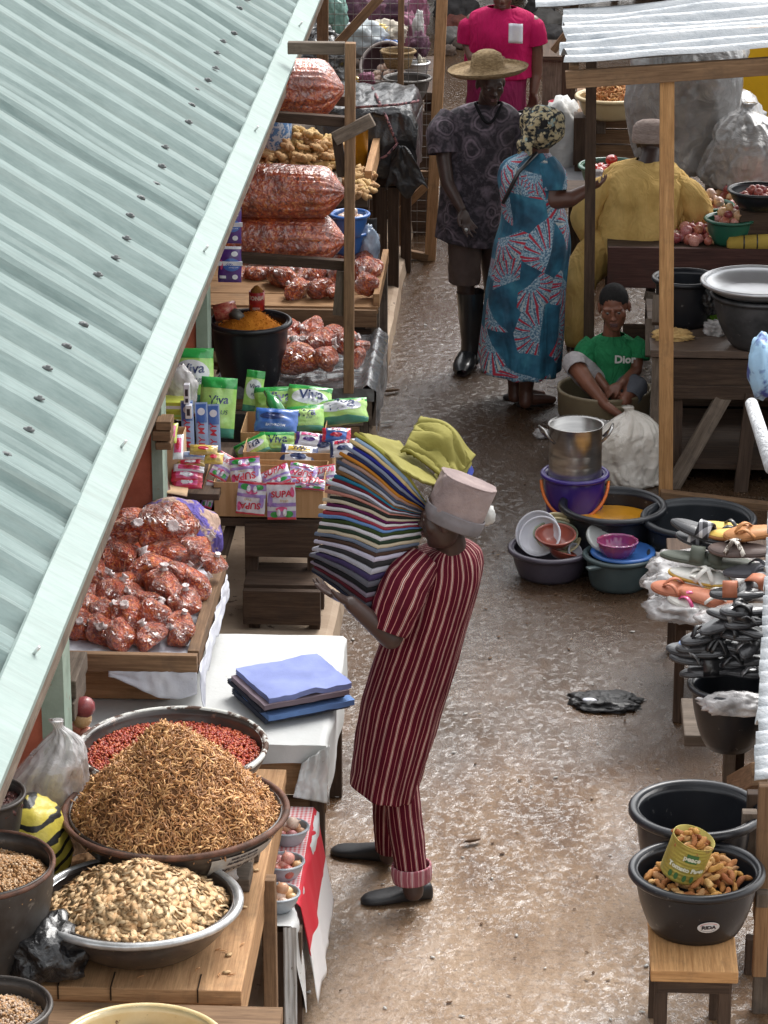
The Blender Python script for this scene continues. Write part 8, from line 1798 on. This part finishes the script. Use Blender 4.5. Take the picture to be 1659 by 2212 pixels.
def shed(x0, x1, y, h, label, rz=0):  # out-of-view stalls, added tall and dark to cut sky reflection on the lane
    t = thing('blocker_stall', label, 'stall', ((x0+x1)/2, y, 0)); n = max(2, int((x1-x0)/.34))
    b = B()
    for i in range(n): x = x0+(x1-x0)*(i+.5)/n; b.box((x, y+.01*(i % 3), h/2), ((x1-x0)/n-.012, .04, h-.02*(i % 4)))
    b.build('wall', WDK, t, smooth=False)
    for x in (x0+.05, (x0+x1)/2, x1-.05): b = B(); b.box((x, y-.06, h/2), (.08, .07, h+.06)); b.build('post', WD, t, smooth=False)
    b = B(); tin(b, V(x0-.2, y-.9, h+.05), V(x1-x0+.4, 0, 0), V(0, 2.6, .5), 12, .02, 5); b.build('roof', mat('rusty_tin', (.20, .15, .12), (.28, .25, .23), .6, 3, .3, 20, metal=.2), t)
    return t
shed(-7, -2.3, 24.8, 2.6, 'added unseen dark board stall beyond the wire gate on the left'); shed(-2.0, 3.2, 31.2, 3.2, 'added unseen dark board stall past the far end of the lane'); shed(-8, -2.1, 31.5, 4.2, 'added unseen tall dark board stall far behind on the left'); shed(3.3, 8.5, 30.5, 4.2, 'added unseen tall dark board stall far behind on the right')
p, q = W(1172, 130, y=23.6), W(1232, 262, y=23.6)
t = thing('counter', 'grey-brown box counter in the shade left of the white roof corner', 'counter', ((p.x+q.x)/2, 23.9, 0)); b = B(); b.box(((p.x+q.x)/2, 23.9, p.z/2), (q.x-p.x, .6, p.z)); b.build('counter_body', WG, t, smooth=False, bevel=.005)
b = B(); b.box(((p.x+q.x)/2, 23.9, p.z+.02), (q.x-p.x+.05, .66, .03)); b.build('counter_top', WD, t, smooth=False)
for u, y in ((1222, 22.6), (1232, 24.5)):
    q = W(u, 250, y=y); b = B(); b.box((q.x, y, 1.15), (.07, .07, 2.3)); b.build('timber_post', WD, label='dark upright timber %s the white roof corner' % ('just left of' if y < 23 else 'farther back behind'), cat='post', smooth=False)
p = W(1207, 120, y=22.5); b = B(); b.beam(W(1195, 110, y=22.5), W(1222, 75, y=22.5), .05, .05); b.build('timber_offcut', WB, label='short slanted timber under the corner of the white roof', cat='timber', smooth=False)
c = W(1207, 240, y=22.4); b = B(); b.lathe([(0, 0), (.06, 0), (.08, .07), (.075, .07), (.055, .01), (0, .01)], c, None, 24); b.build('plastic_cup', REDp, label='red plastic cup on the counter below the white roof corner', cat='cup')
# black sheets added as shade under and behind tables, and against side reflections
TP = mat('shade_black', (.018, .017, .018), (.03, .028, .028), .7, 4, .4, 12, bd=.02)
def shade_sheet(x0, y0, x1, y1, z0, z1, lb):
    b = B(); L = math.hypot(x1-x0, y1-y0); b.grid(lambda a, s_: V(x0+(x1-x0)*a, y0+(y1-y0)*a, z0+(z1-z0)*s_)+V(y1-y0, x0-x1, 0).normalized()*(.03*math.sin(a*L*14)+.03*noise.noise(V(a*6, s_*3, 1))), 60, 6); b.build('shade_sheet', TP, label=lb, cat='sheet', solid=.004)
shade_sheet(3.1, 13.2, 3.1, 22.5, 0, 1.6, 'added dark sheet for reflections and shade at the right of the onion stall'); shade_sheet(.62, 17.62, 2.7, 17.62, 0, .68, 'added dark sheet standing in for shade under the red-brown onion platform'); shade_sheet(-2.4, 15.5, -1.15, 15.5, .11, .62, 'added dark sheet standing in for shade behind the washing powder table'); shade_sheet(1.15, 22.3, 2.7, 22.9, 0, 1.6, 'added dark sheet standing in for shade behind the huge grey sack'); shade_sheet(-2.6, 18.6, -1.05, 18.6, .11, .9, 'added dark sheet standing in for shade under the ginger table'); shade_sheet(-2.3, 12.85, -1.45, 12.85, .11, .75, 'added dark sheet standing in for shade behind the wooden crate under the crayfish tray'); shade_sheet(-2.3, 11.0, -1.0, 11.0, .11, .5, 'added dark sheet standing in for shade under the white covered table')
shade_sheet(1.0, 10.8, 2.2, 12.9, 0, 1.6, 'added dark sheet standing in for shade behind the near right stall')
